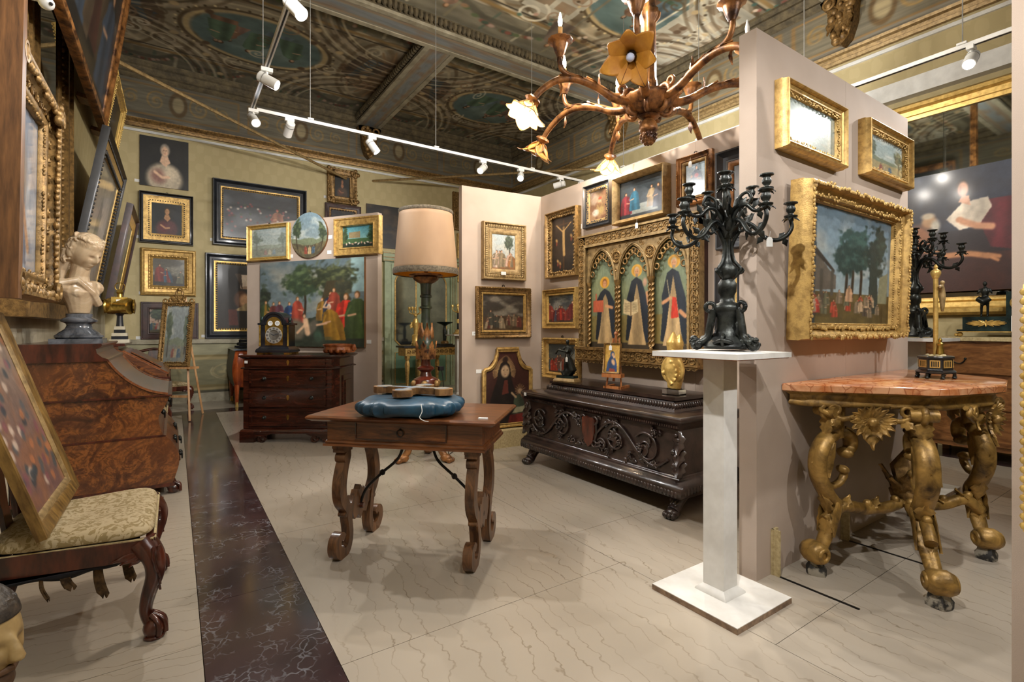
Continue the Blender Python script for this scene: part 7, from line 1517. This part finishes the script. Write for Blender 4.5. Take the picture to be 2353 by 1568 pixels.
# plinth and bust
bs = (-.61, 5.08, 1.19)
sk = thing('turned_marble_socle', 'turned grey marble socle on a square foot, on the walnut bureau', 'socle', bs)
mb = MB(); mb.box(-.155, .155, -.155, .155, 0, .035); mb.build('square_foot', 'greymarble', sk, smooth=0)
mb = MB(); mb.lathe([(.135, .035), (.148, .045), (.148, .06), (.13, .07), (.125, .078), (.085, .11), (.075, .135), (.08, .15), (.11, .165), (.115, .18), (.10, .19), (.08, .2), (.08, .225)], 36); mb.build('turned_body', 'greymarble', sk)
def head_grid(R=1., nu=120, nv=90, hair=0., seed=3, curly=True):
    """unit head: +x is the face direction, z up, height about 2.3R"""
    U, V = np.meshgrid(np.linspace(0, 2*PI, nu, endpoint=False), np.linspace(.001, PI-.001, nv)); x = np.sin(V)*np.cos(U); y = np.sin(V)*np.sin(U); z = np.cos(V)
    jaw = np.clip(-z, 0, 1); X = x*1.0*(1-.18*jaw*(x < 0)); Y = y*(.78-.22*jaw**1.5); Z = z*1.18
    X = np.where(x > 0, X*(.93-.0*jaw), X*1.02)
    g = lambda cz, cy, sz, sy: np.exp(-((Z-cz)/sz)**2-((Y-cy)/sy)**2)*(x > 0)*np.clip(x*3, 0, 1)
    D = .20*g(-.25, 0, .17, .085)+.13*g(-.05, 0, .2, .06)+.05*g(.08, 0, .14, .3)       # nose, brow
    D += -.15*g(-.02, .24, .10, .14)-.15*g(-.02, -.24, .10, .14)+.035*g(-.03, .24, .05, .09)+.035*g(-.03, -.24, .05, .09)   # eyes
    D += .075*g(-.55, 0, .045, .16)+.075*g(-.65, 0, .05, .13)-.05*g(-.60, 0, .018, .2)-.04*g(-.44, 0, .05, .12)+.10*g(-.90, 0, .14, .2)-.04*g(-.76, 0, .05, .2)
    D += .05*g(-.30, .42, .2, .2)+.05*g(-.30, -.42, .2, .2)
    X = X+D
    if hair:
        m = np.clip((Z-.42)*4, 0, 1)*(x > 0)+np.clip((-x+.15)*4, 0, 1)*np.clip((Z+.75)*4, 0, 1)*(x <= .15)+0; m = np.clip(m, 0, 1)
        f = fbm(U*5+10, V*5, seed, 3)*.8+.35*np.sin(U*16+7*fbm(U*2+3, V*3, seed+4, 2)*6+V*9) if curly else fbm(U*6+10, V*3, seed, 3)
        s_ = 1+m*(hair+hair*.75*(f-.4)); X *= s_; Y *= s_; Z = Z*(1+m*(hair*.7+hair*.4*(f-.4)))
    P_ = np.stack([X, Y, Z], -1)*R; vs = [tuple(p) for p in P_.reshape(-1, 3)]; fs = [(j*nu+i, (j+1)*nu+i, (j+1)*nu+(i+1) % nu, j*nu+(i+1) % nu) for j in range(nv-1) for i in range(nu)]
    fs.append(tuple(range(nu))[::-1]); fs.append(tuple((nv-1)*nu+i for i in range(nu))); return vs, fs
bt = thing('marble_bust', 'alabaster bust of a curly haired youth looking down, on the grey socle', 'bust', (bs[0], bs[1], bs[2]+.24), math.radians(-42))
mb = MB(); hv, hf = head_grid(.122, hair=.13, seed=5)
mx = Matrix.Translation((.05, .0, .46)) @ Matrix.Rotation(math.radians(26), 4, 'Y'); mb.add(hv, hf, mx)
for s_ in (-1, 1): mb.ball((.02, s_*.098, .45), .03, 8, 6, None, (.8, .4, 1.2))
for k in range(46):      # locks falling to the nape
    a = rnd.uniform(1.5, 4.8); zz = rnd.uniform(-.10, .13); r = .115*(1-.3*max(0, zz/.15)); p_ = Vector((r*math.cos(a), r*.85*math.sin(a), zz)); p_ = mx @ p_; mb.torus(tuple(p_), rnd.uniform(.014, .022), .009, 10, 5, ax=rnd.choice('xyz'), arc=(0, 4.5))
for k in range(18): a = -1.5+k*.176; p_ = mx @ Vector((.088*math.cos(a), .082*math.sin(a), .108+.012*rnd.random())); mb.torus(tuple(p_), .013, .0075, 10, 5, ax='x', arc=(rnd.random(), 5))
for s_ in (-1, 1): mb.tube([tuple(mx @ Vector((-.07, s_*.06, -.02))), (-.075, s_*.07, .32), (-.06, s_*.085, .25)], [.045, .036, .016], 8)
mb.tube([(-.01, 0, .16), (.0, 0, .28), (.02, 0, .36)], [.085, .062, .06], 14)
mb.tube([(.0, 0, -.012), (.0, 0, .05), (.0, 0, .14), (-.01, 0, .22)], [.055, .07, .105, .10], 18, flat=1.25)
for s_ in (-1, 1): mb.ball((-.015, s_*.125, .195), .07, 12, 8, None, (.9, 1.05, .85)); mb.ball((.055, s_*.05, .15), .055, 12, 8, None, (.7, 1.1, .9))
mb.tube([(-.0, -.18, .20), (.07, -.08, .24), (.085, .02, .15), (.06, .10, .06)], [.03, .03, .035, .03], 8)
fuse(mb.build('bust', 'alabaster', bt), .0045, 1)
# ------------------------------------------------------------------ carved chair with brocade seat
def make_chair(label, loc, rz):
    t = thing('carved_chair', label, 'chair', loc, rz, group='brocade seated chairs')      # local +x is the front
    mb = MB()
    def seat(u, v):
        a = 2*PI*u; se = lambda q, e: math.copysign(abs(q)**e, q); th = PI*v; r = abs(math.sin(th))**.28; z = math.copysign(abs(math.cos(th))**.9, math.cos(th))
        x = .265*se(math.cos(a), .3)*r; y = (.30+.055*(x/.265))*se(math.sin(a), .3)*r; dip = -.022*math.exp(-((x+.02)/.12)**2-(y/.14)**2)*(v < .5)
        return (x, y, .435+(.05 if v < .5 else .02)*z+dip)
    mb.grid(seat, 72, 24, closeu=True); mb.build('seat_cushion', 'brocade', t)
    mb = MB(); mb.tube([(.265*s_*1.0, y, .418) for s_, y in ((1, -.345), (1, .345))], .006, 6); mb.tube([(-.26, -.245, .418), (.262, -.35, .418)], .006, 6); mb.tube([(-.26, .245, .418), (.262, .35, .418)], .006, 6); mb.build('braid_trim', 'linen', t)
    for nm, P_ in (('front_rail', [(.235, -.35), (.268, -.35), (.268, .35), (.235, .35)]), ('side_rail', [(-.268, -.25), (.26, -.355), (.26, -.33), (-.268, -.225)]), ('side_rail', [(-.268, .225), (.26, .33), (.26, .355), (-.268, .25)]), ('back_rail', [(-.268, -.25), (-.24, -.25), (-.24, .25), (-.268, .25)])):
        mb = MB(); vs = [(x, y, .335) for x, y in P_]+[(x, y, .42) for x, y in P_]; mb.add(vs, [(3, 2, 1, 0), (4, 5, 6, 7), (0, 1, 5, 4), (1, 2, 6, 5), (2, 3, 7, 6), (3, 0, 4, 7)]); mb.build(nm, 'mahog', t, smooth=0)
    for s_ in (-1, 1):
        mb = MB(); P_ = cr([(.225, s_*.315, .40), (.262, s_*.345, .34), (.268, s_*.352, .27), (.245, s_*.335, .18), (.235, s_*.325, .11), (.25, s_*.335, .06), (.262, s_*.342, .045)], 5); n = len(P_)
        mb.tube(P_, [.052-.03*math.sin(min(1, i/(n*.8))*PI/2) for i in range(n)], 10); mb.ball((.265, s_*.345, .042), .042, 12, 8); mb.lathe([(.036, 0), (.04, .006), (.036, .014)], 14, Matrix.Translation((.265, s_*.345, 0)))
        for q in range(4): a = -1.2+q*.8; mb.tube(cr([(.25+.012*math.cos(a), s_*.335+.018*math.sin(a), .10), (.265+.036*math.cos(a), s_*.345+.036*math.sin(a), .07), (.265+.044*math.cos(a), s_*.345+.044*math.sin(a), .02)], 4), .010, 6)
        lg = mb.build('front_leg', 'mahog', t)
        mb = MB()
        for k in range(5): mb.leaf((.262+.02*(k % 2), s_*(.33+.012*k), .39), (.275, s_*(.335+.012*k), .20+.03*abs(k-2)), .018, .012, (1, s_*.4, 0), 7, 3)
        for k in range(3): mb.torus((.268, s_*(.24+.035*k), .345-.008*k), .020, .008, 10, 5, ax='x'); mb.leaf((.262, s_*.31, .35), (.262, s_*(.18+.03*k), .33-.012*k), .016, .008, (1, 0, 0), 6, 3)
        for k in range(3): mb.leaf((.23, s_*.345, .36), (.12+.03*k, s_*.335, .345-.015*k), .016, .008, (0, s_, 0), 6, 3)
        mb.build('knee_carving', 'mahog', lg, kind='stuff')
        mb = MB(); mb.tube(cr([(-.25, s_*.23, .42), (-.255, s_*.235, .25), (-.29, s_*.245, .1), (-.33, s_*.25, .0)], 5), [.024]*16, 6); mb.build('back_leg', 'mahog', t)
        mb = MB(); mb.tube(cr([(-.25, s_*.22, .42), (-.27, s_*.215, .6), (-.31, s_*.235, .85), (-.345, s_*.26, 1.0)], 5), [.022]*16, 6); mb.build('back_post', 'mahog', t)
    mb = MB(); mb.tube(cr([(-.345, -.28, .995), (-.35, -.2, 1.01), (-.352, -.1, 1.03), (-.352, 0, 1.045), (-.352, .1, 1.03), (-.35, .2, 1.01), (-.345, .28, .995)], 4), .024, 8); mb.build('crest_rail', 'mahog', t)
    mb = MB(); pts = [(-.06, .43), (-.045, .55), (-.09, .68), (-.06, .80), (-.10, .92), (-.07, 1.02), (.07, 1.02), (.10, .92), (.06, .80), (.09, .68), (.045, .55), (.06, .43)]
    mb.prism(pts, -.008, .008, Matrix.Translation((-.17, 0, 0)) @ Matrix.Shear('XY', 4, (-.17, 0)) @ Matrix.Rotation(PI/2, 4, 'Z')); mb.build('back_splat', 'mahog', t)
    return t
ch1 = make_chair('carved ball-and-claw chair with torn webbing under its brocade seat, holding a leaning picture', (-.335, 2.94, 0), 0)
ch2 = dup(ch1, (-.33, 6.62, 0), 0, 'carved ball-and-claw chair with a brocade seat between the two bureaus', 'brocade seated chairs')
ch3 = dup(ch1, (-.17, 9.72, 0), math.radians(-70), 'carved ball-and-claw chair with a brocade seat before the painted dado', 'brocade seated chairs', scale=.93)
# torn webbing below the near chair's seat only
mb = MB(); mb.grid(lambda u, v: (-.24+.44*u, -.30+.58*v, .33-.085*math.sin(PI*u)**.6*math.sin(PI*v)**.6-.008*math.sin(u*17)*math.sin(v*13)), 14, 14); o = mb.build('torn_black_lining', 'blackcloth', ch1); o.modifiers.new('thick', 'SOLIDIFY').thickness = .003
for x, y, l, w, tw in ((.16, -.16, .14, .030, .3), (.07, -.24, .15, .035, -.5), (-.03, -.26, .08, .028, .2), (.15, -.10, .10, .026, .9), (-.10, -.27, .1, .012, 0)):
    mb = MB(); ca, sa = math.cos(tw), math.sin(tw)
    def strip(u, v): q = (u-.5)*w*(1+.5*v-(.9 if v > .99 and u != .5 else 0)); return (x+q*ca+.02*v*v, y+q*sa-.01*math.sin(5*v), .32-l*v-.012*math.sin(u*9)*v)
    mb.grid(strip, 5, 9); o = mb.build('torn_webbing', 'jute', ch1); o.modifiers.new('thick', 'SOLIDIFY').thickness = .002
# picture leaning on the chair
c = Cv(110, 150, '7a6a5c', '6a4c48', seed=80); c.cloud('a08470', 4, 4, .45, .7, .7).cloud('8a5a3c', 5, 5, .5, .7, .6, 3)
for i in range(70): c.ell(c.r.uniform(.05, .98), c.r.uniform(.08, .98), .06, .04, c.r.choice(('2c343c', '39434a', '4c5054', 'c4b0a0', 'a86a44', '7a4a50')), .5, c.r.random()*3, .85, .3)
framed('flower still life in a plain yellow wooden frame, leaning against the chair back', .78, .92, (-.43, 2.95, .492), PI/2, c.done(), fw=.06, d=.035, style='plain', fmat=mottled('yellow_gilt_wood', '5e4520', '9c7a40', 8, .45, .25, stretch=(4, 4, 1)), tilt=-.31, inner=(.022, 'goldpale'))
# ------------------------------------------------------------------ polychrome wooden head in the near corner
wh = thing('carved_wooden_saint', 'painted wooden saint in a dark robe in front of the torn chair', 'sculpture', (-.415, 1.70, 0), math.radians(-34))
M['flesh'] = mottled('aged_flesh_paint', '7d6238', 'b89c68', 9, .45, 0, coat=.1)
mb = MB(); hv, hf = head_grid(.105, seed=9, hair=.04, curly=False); mb.add(hv, hf, Matrix.Translation((.02, 0, .56))); mb.tube([(0, 0, .34), (.0, 0, .42), (.01, 0, .49)], [.09, .06, .055], 14)
for s_ in (-1, 1): mb.ball((.0, s_*.083, .54), .024, 8, 6, None, (.7, .5, 1.3))
mb.tube([(.112, 0, .575), (.127, 0, .545), (.132, 0, .530), (.115, 0, .520)], [.010, .013, .017, .010], 10); fuse(mb.build('head', 'flesh', wh), .0045, 2)
mb = MB(); hv, hf = head_grid(.105, seed=9, hair=.05); keep = [(x*1.06-.004, y*1.09, z*1.07+.003) for x, y, z in hv]
mb.add(keep, [f for f in hf if len(f) == 4 and all(hv[i][2] > .045 or hv[i][0] < -.012 for i in f) and all(hv[i][2] > -.07 for i in f)], Matrix.Translation((.02, 0, .56))); o = mb.build('hair', mottled('dark_painted_hair', '1c1611', '4a3f33', 30, .5, bump=.3), wh); o.modifiers.new('thick', 'SOLIDIFY').thickness = .012
mb = MB(); mb.ball((.083, 0, .470), .032, 14, 10, None, (.9, 1.1, 1.0)); mb.ball((.075, 0, .445), .028, 14, 10, None, (.8, 1, 1.2)); mb.tube([(.10, -.028, .497), (.117, 0, .503), (.10, .028, .497)], [.006, .010, .006], 8); mb.build('beard', mottled('brown_beard', '3a2616', '6b4a2c', 20, .6), wh)
mb = MB(); mb.lathe([(.13, 0), (.135, .02), (.10, .15), (.085, .25), (.09, .31), (.075, .35), (.055, .38), (.045, .40)], 36, None, 1, 1.2, flute=9, fa=.05); mb.build('robe', mottled('dark_painted_robe', '1c130d', '4a2c18', 7, .5), wh)
# ------------------------------------------------------------------ slant-front desk, easel, lamp, commode beyond
sd_ = thing('slant_front_desk', 'walnut slant-front desk with an inlaid fall, beyond the swelling bureau', 'desk', (XL+.015, 7.3, 0))
pr_ = [(.0, .1), (.86, .1), (.86, .76), (.40, 1.06), (.40, 1.10), (0, 1.10)]
mb = MB(); mb.prism(pr_, 0, 1.15); mb.build('carcase', 'walnut', sd_, smooth=0)
mb = MB(); ribbon_prism(mb, [(.44, 1.045), (.875, .762)], .02, .02, 1.13); mb.build('fall_front', 'veneer', sd_, smooth=0)
mb = MB(); ribbon_prism(mb, [(.50, 1.02), (.80, .825)], .012, .15, 1.0, Matrix.Translation((.008, 0, .008))); mb.build('fall_panel', 'burl', sd_, smooth=0)
mb = MB(); mb.box(-.0, .46, -.015, 1.165, 1.10, 1.13); mb.build('top_board', 'mahog', sd_, smooth=0)
mb = MB(); mb.prism([(.08, .74), (.78, .74), (.45, .97), (.08, .97)], -.012, 0); mb.build('side_panel', 'burl', sd_, smooth=0)
mb = MB(); mb.box(.0, .89, -.012, 1.16, .70, .725); mb.build('waist_moulding', 'mahog', sd_, smooth=0)
for x in (.04, .80):
    for y in (.04, 1.05): mb = MB(); mb.box(x, x+.06, y, y+.06, 0, .1); mb.build('foot', 'mahog', sd_, smooth=0)
# brass lantern on a striped column base
bl = thing('brass_projector', 'old brass lantern body on a black and white stepped marble column', 'lantern', (-.56, 7.85, 1.13))
mb = MB()
for k in range(5): (mb.box(-.10+.012*k, .10-.012*k, -.10+.012*k, .10-.012*k, .04*k, .04*k+.04) if k % 2 == 0 else None)
mb.build('white_steps', 'plasterlow', bl, smooth=0)
mb = MB()
for k in (1, 3): mb.box(-.09+.012*k, .09-.012*k, -.09+.012*k, .09-.012*k, .04*k, .04*k+.04)
mb.lathe([(.04, .2), (.035, .24), (.03, .33), (.05, .36)], 12); mb.build('black_steps', 'black', bl, smooth=.5)
mb = MB(); mb.lathe([(.10, -.12), (.10, .12)], 20, Matrix.Translation((0, 0, .45)) @ Matrix.Rotation(PI/2, 4, 'Y') @ Matrix.Rotation(.5, 4, 'X')); mb.box(-.08, .08, -.07, .07, .40, .56); mb.build('lantern_body', 'brass', bl, smooth=.5)
for s_ in (-1, 1): mb = MB(); mb.lathe([(.085, 0), (.09, .01), (.09, .02), (.03, .03)], 20, Matrix.Translation((s_*.13, 0, .45)) @ Matrix.Rotation(s_*PI/2, 4, 'Y')); mb.build('lens_ring', 'brass', bl)
mb = MB(); mb.lathe([(.03, .56), (.025, .6), (.04, .62), (.015, .66)], 12); mb.torus((0, 0, .69), .05, .006, 14, 6); mb.build('carrying_top', 'brass', bl)
card((-.56, 7.775, 1.13+.48), 0, 'small lot card on the brass lantern body', .06, .05)
# easel with a gilt-framed mirror
eb = ont(368, 950, 6.3); ez = thing('wooden_easel', 'pale pine easel before the slant-front desk and dado', 'easel', (.02, 8.55, 0), math.radians(-38))
mb = MB()
for s_ in (-1, 1): mb = MB(); mb.tube([(s_*.26, -.08, .01), (s_*.05, .12, 1.75)], .018, 4); mb.build('front_leg', 'pine', ez, smooth=0)
mb = MB(); mb.tube([(0, .55, .01), (0, .14, 1.7)], .018, 4); mb.build('rear_leg', 'pine', ez, smooth=0)
mb = MB(); mb.box(-.30, .30, -.07, .06, .735, .765); mb.build('ledge', 'pine', ez, smooth=0)
mb = MB(); mb.box(-.22, .22, -.05, -.02, .33, .36); mb.build('crossbar', 'pine', ez, smooth=0)
lm = Vector((.02, 8.55, .768))
mm = framed('small bluish picture in a crested gilt frame leaning on the pine easel', .46, .92, (lm.x-.02, lm.y-.026, lm.z), math.radians(-38), c_land(50, 90, 81, ('7a8488', '8a9090'), '6a6a62', .4), fw=.06, d=.05, style='hollow', fmat='goldcarve', tilt=-.12, orn=(('bead', .3, 1.0, .008, .024), ('lump', .9, .7, .008, .026)), pmat='paintgloss')
mb = MB()
for s_ in (-1, 1): mb.torus((s_*.05, -.03, .97), .045, .014, 14, 6); mb.torus((s_*.20, -.03, .93), .03, .012, 12, 6); mb.leaf((s_*.02, -.03, .93), (s_*.13, -.03, 1.0), .03, .02, (0, -1, 0))
mb.torus((0, -.03, 1.03), .05, .014, 14, 6, squash=1.4); mb.ball((0, -.03, 1.10), .03)
for k in range(10): mb.ball((rnd.uniform(-.2, .2), -.03, .925+rnd.uniform(0, .03)), .022, 7, 5)
mb.build('crest', 'goldcarve', mm)
# bombe commode at the back wall with folded cloths
bc = thing('bombe_commode', 'tulipwood bombe commode with gilt shoes at the back wall behind the partition', 'chest of drawers', (.84, 9.42, 0))
sidep = cr([(0, .32), (-.035, .45), (-.05, .65), (-.02, .85), (.0, .94)], 5)
mb = MB(); mb.prism([(1.1, .32)]+[(1.1-x, z) for x, z in sidep[1:]]+[(x, z) for x, z in reversed(sidep)], .03, 1.0); mb.build('carcase', 'ebony', bc)
mb = MB(); mb.grid(lambda u, v: (sidep[int(v*20)][0]+(1.1-2*sidep[int(v*20)][0])*u, .03-.06*math.sin(PI*v)*(.6+.4*math.sin(PI*u)), sidep[int(v*20)][1]), 16, 21); o = mb.build('swelling_front', 'rosewood', bc); o.modifiers.new('thick', 'SOLIDIFY').thickness = .01
mb = MB(); mb.box(-.03, 1.13, -.02, 1.02, .94, .965); mb.build('top_board', 'greymarble', bc, smooth=0)
for x in (.02, 1.06):
    for y in (.04, .95):
        mb = MB(); mb.tube(cr([(x, y, .36), (x, y-.02, .25), (x, y, .1), (x, y-.015, .0)], 5), [.045-.0017*i for i in range(16)], 8); lg = mb.build('leg', 'rosewood', bc); mb = MB(); mb.lathe([(.026, 0), (.024, .03), (.018, .07), (.02, .08)], 8, Matrix.Translation((x, y-.01, 0))); mb.build('gilt_shoe', 'goldbright', lg)
for k in range(3):
    mb = MB(); mb.grid(lambda u, v: (.02+.03*k+.6*u, .1+.3*v, 1.012+.05*k+.012*math.sin(u*9+k)*math.sin(v*5)), 10, 8); o = mb.build('folded_dark_cloth', 'blackcloth'); o.modifiers.new('thick', 'SOLIDIFY').thickness = .035; o.location = (.84, 9.42, .0); tag(o, 'folded dark cloth in the pile on the bombe commode', 'cloth', 'folded cloths')
# ------------------------------------------------------------------ green door wall seen between the partitions
dw = thing('door_1', 'sage green panelled door surround with gilt mirrors', 'door', (3.85, YB, 0)); del dw['category']; del dw['label']; dw['kind'] = 'structure'
mb = MB(); mb.box(0, 1.45, -.06, 0, 0, 2.75); mb.box(-.12, 0, -.10, 0, 0, 2.8); mb.box(1.45, 1.62, -.10, 0, 0, 2.8); mb.box(-.16, 1.66, -.14, 0, 2.75, 2.95); mb.build('door_surround', 'greenpaint', dw, smooth=0)
mb = MB(); 
for z in (2.76, 2.83, 2.92): mb.box(-.17, 1.67, -.155, -.135, z, z+.015)
for x in (1.50, 1.56): mb.box(x, x+.012, -.108, -.098, .2, 2.7)
mb.build('gilt_fillets', 'goldold', dw, smooth=0)
for x0 in (.04, .78):
    mb = MB(); mb.box(x0, x0+.64, -.075, -.055, .02, 2.70); lf = mb.build('door_leaf', 'greenpaint', dw, smooth=0)
    mb = MB(); mb.box(x0+.08, x0+.56, -.082, -.07, .10, .78); mb.build('lower_panel', 'greendark', lf, smooth=0)
    arch = [(x0+.08, 1.05), (x0+.2, .93), (x0+.44, .93), (x0+.56, 1.05), (x0+.56, 2.3)]+[(x0+.32+.24*math.cos(a*PI/12), 2.3+.24*math.sin(a*PI/12)) for a in range(1, 12)]+[(x0+.08, 2.3)]
    mb = MB(); mb.prism(arch, -.085, -.075); mb.build('mirror_panel', 'oldmirror', lf, smooth=0)
    mb = MB(); mb.tube([(x, -.088, z) for x, z in arch+arch[:2]], .018, 6)
    mb.tube([(x0+.08, -.085, .1), (x0+.56, -.085, .1), (x0+.56, -.085, .78), (x0+.08, -.085, .78), (x0+.08, -.085, .1)], .01, 6); mb.torus((x0+.32, -.09, .86), .05, .014, 12, 6); mb.leaf((x0+.32, -.09, .86), (x0+.17, -.09, .87), .03, .01); mb.leaf((x0+.32, -.09, .86), (x0+.47, -.09, .87), .03, .01); mb.build('gilt_moulding', 'gold', lf)
    mb = MB(); mb.box(x0+.6, x0+.62, -.10, -.075, 1.15, 1.30); mb.build('door_handle', 'whitemetal', lf, smooth=0)
gc = thing('gilt_console', 'small neoclassical gilt console with a black marble top in front of the green door', 'console table', (4.32, 9.35, 0))
mb = MB(); mb.box(-.66, .66, -.22, .22, .93, .965); mb.build('marble_top', 'ebony', gc, smooth=0)
mb = MB(); mb.box(-.62, .62, -.19, .19, .77, .93); mb.build('frieze', 'gold', gc, smooth=0)
mb = MB()
for k in range(12): mb.torus((-.55+.1*k, -.193, .85), .035, .008, 10, 5); mb.ball((-.55+.1*k, -.195, .85), .015)
mb.build('frieze_carving', 'goldold', gc, kind='stuff')
for x in (-.56, -.2, .2, .56): mb = MB(); mb.lathe([(.02, 0), (.03, .03), (.02, .06), (.035, .4), (.05, .6), (.03, .68), (.055, .72), (.05, .77)], 12, Matrix.Translation((x, -.13 if abs(x) > .3 else .13, 0)), flute=6, fa=.06); mb.build('fluted_leg', 'gold', gc)
ga = thing('angel_candelabrum', 'gilt angel candelabrum on the black-topped gilt console', 'candelabrum', (3.98, 9.33, .965))
mb = MB(); mb.lathe([(.08, 0), (.085, .06), (.07, .08), (.075, .2), (.05, .23)], 16); mb.build('drum_base', 'goldbright', ga)
mb = MB(); mb.tube([(0, 0, .2), (.01, 0, .34), (0, 0, .46), (0, 0, .54)], [.04, .05, .06, .04], 10); mb.ball((0, 0, .60), .04); mb.leaf((.02, .02, .48), (.10, .05, .34), .06, .02, (0, -1, 0)); mb.leaf((-.02, .02, .48), (-.10, .05, .34), .06, .02, (0, -1, 0)); fuse(mb.build('angel', 'goldbright', ga), .01, 2)
for k in range(5): a = k*2*PI/5; mb = MB(); mb.tube(cr([(0, 0, .62), (.07*math.cos(a), .07*math.sin(a), .63), (.12*math.cos(a), .12*math.sin(a), .66), (.125*math.cos(a), .125*math.sin(a), .70)], 4), .011, 6); mb.lathe([(.015, .70), (.03, .72), (.026, .77)], 10, Matrix.Translation((.125*math.cos(a), .125*math.sin(a), 0))); mb.build('branch', 'goldbright', ga)
tz = thing('bronze_tazza', 'dark bronze tazza held up by a figure, on the black-topped gilt console', 'tazza', (4.62, 9.33, .965))
mb = MB(); mb.box(-.14, .14, -.09, .09, 0, .03); mb.build('black_foot', 'ebony', tz, smooth=0)
mb = MB(); mb.lathe([(.08, .03), (.085, .06), (.06, .09)], 14); mb.build('gilt_ring', 'goldold', tz)
mb = MB(); mb.lathe([(.03, .09), (.04, .18), (.045, .28), (.03, .34), (.025, .38), (.03, .40)], 12); mb.build('figure_stem', 'bronze', tz)
mb = MB(); mb.lathe([(.03, .40), (.08, .43), (.15, .455), (.165, .475), (.16, .48), (.14, .465), (.05, .45)], 24, flute=12, fa=.03); mb.build('dish', 'bronzegreen', tz)
pd3 = dup(pd1, (4.62, 8.75, 0), 0, 'white square pedestal beside the green door carrying the gilt column candelabrum', 'white display pedestals'); pd3.scale = (.8, .8, 1)
gk = thing('column_candelabrum', 'gilt and black column candelabrum on the white pedestal beside the green door', 'candelabrum', (4.62, 8.75, PZ))
mb = MB(); mb.lathe([(.09, 0), (.095, .02), (.07, .04), (.06, .07), (.03, .1)], 12, flute=3, fa=.15); mb.build('gilt_base', 'gold', gk)
mb = MB(); mb.lathe([(.022, .1), (.02, .42)], 12); mb.build('column', 'ebony', gk)
mb = MB(); mb.lathe([(.026, .22), (.03, .26), (.026, .3)], 10); mb.build('gilt_collar', 'goldbright', gk); mb = MB(); mb.lathe([(.03, .42), (.04, .44), (.02, .47), (.03, .55), (.02, .60)], 10); mb.build('gilt_capital', 'goldbright', gk)
for k in range(6): a = k*PI/3; mb = MB(); mb.tube(cr([(0, 0, .46), (.07*math.cos(a), .07*math.sin(a), .45), (.12*math.cos(a), .12*math.sin(a), .49), (.12*math.cos(a), .12*math.sin(a), .53)], 4), .010, 6); mb.lathe([(.014, .53), (.028, .545), (.022, .58)], 10, Matrix.Translation((.12*math.cos(a), .12*math.sin(a), 0))); mb.build('branch', 'goldbright', gk)
# ------------------------------------------------------------------ lot cards beside the pictures
def wall_card(p, rz, label): card(tuple(p), rz, label, .07, .05)
for px, py, lb_ in ((315, 414, 'lot card beside the unframed portrait of the pale lady'), (316, 543, 'lot card beside the dark half-length saint'), (325, 673, 'lot card beside the kneeling red-robed figure'), (318, 776, 'lot card beside the crowd in the brown wooden frame'), (488, 550, 'lot card beside the still life with a putto'), (468, 772, 'lot card beside the bent seated man'), (748, 452, 'lot card beside the small swept gilt frame')):
    p = ony(px, py, YB); wall_card((p.x, YB, p.z-.03), 0, lb_)
nS = (PSb-PSa).normalized(); nN = Vector((nS.y, -nS.x, 0)); rzS = math.atan2(nS.y, nS.x)
for px, py, lb_ in ((669, 588, 'lot card between the hazy landscape and the round picture'), (759, 544, 'lot card between the round picture and the stepped gold frame, the upper of two'), (757, 579, 'lot card between the round picture and the stepped gold frame, the lower of two'), (848, 785, 'lot card beside the large crowd of robed figures')):
    p = onpl(px, py, PSa, nN); wall_card((p.x, p.y, p.z-.03), rzS, lb_)
pcd = (Vector((3.57, 4.68, 0))-Vector((2.57, 4.78, 0))).normalized(); pcn = Vector((pcd.y, -pcd.x, 0)); rzC = math.atan2(pcd.y, pcd.x)
for px, py, lb_ in ((1091, 767, 'lot card beside the dark indoor gathering'), (1100, 854, 'lot card beside the crowned madonna in the shouldered frame')):
    p = onpl(px, py, (2.57, 4.78, 0), pcn); card((p.x, p.y, p.z-.02), rzC, lb_, .065, .042, txt='263' if py < 800 else None)
p = onpl(1157, 628, Vector((2.57, 4.78, 0))+pcn*.075, pcn); card((p.x, p.y, p.z-.02), rzC, 'lot card tucked into the frame of the pale angels', .06, .035)
for px, py, lb_ in ((1334, 522, 'lot card beside the small bishop painting'),):
    p = onx(px, py, 3.57); card((3.57, p.y, p.z-.02), -PI/2, lb_, .045, .05)

# small dome security camera on a wall arm above the carved gilt frame
sc_t = thing('security_camera', 'small white two-lens security camera on an arm above the carved gilt portrait', 'camera', (-.55, 3.5, 2.99))
mb = MB(); mb.ball((0, 0, 0), .034, 16, 10); mb.build('housing', 'whitemetal', sc_t)
mb = MB(); mb.box(-.398, -.02, -.012, .012, .0, .02); mb.build('wall_arm', 'whitemetal', sc_t, smooth=0)
for dx, dz in ((.0, .012), (.012, -.012)):
    mb = MB(); mb.ball((dx+.010, -.028, dz), .009, 10, 6); mb.build('lens', 'black', sc_t)
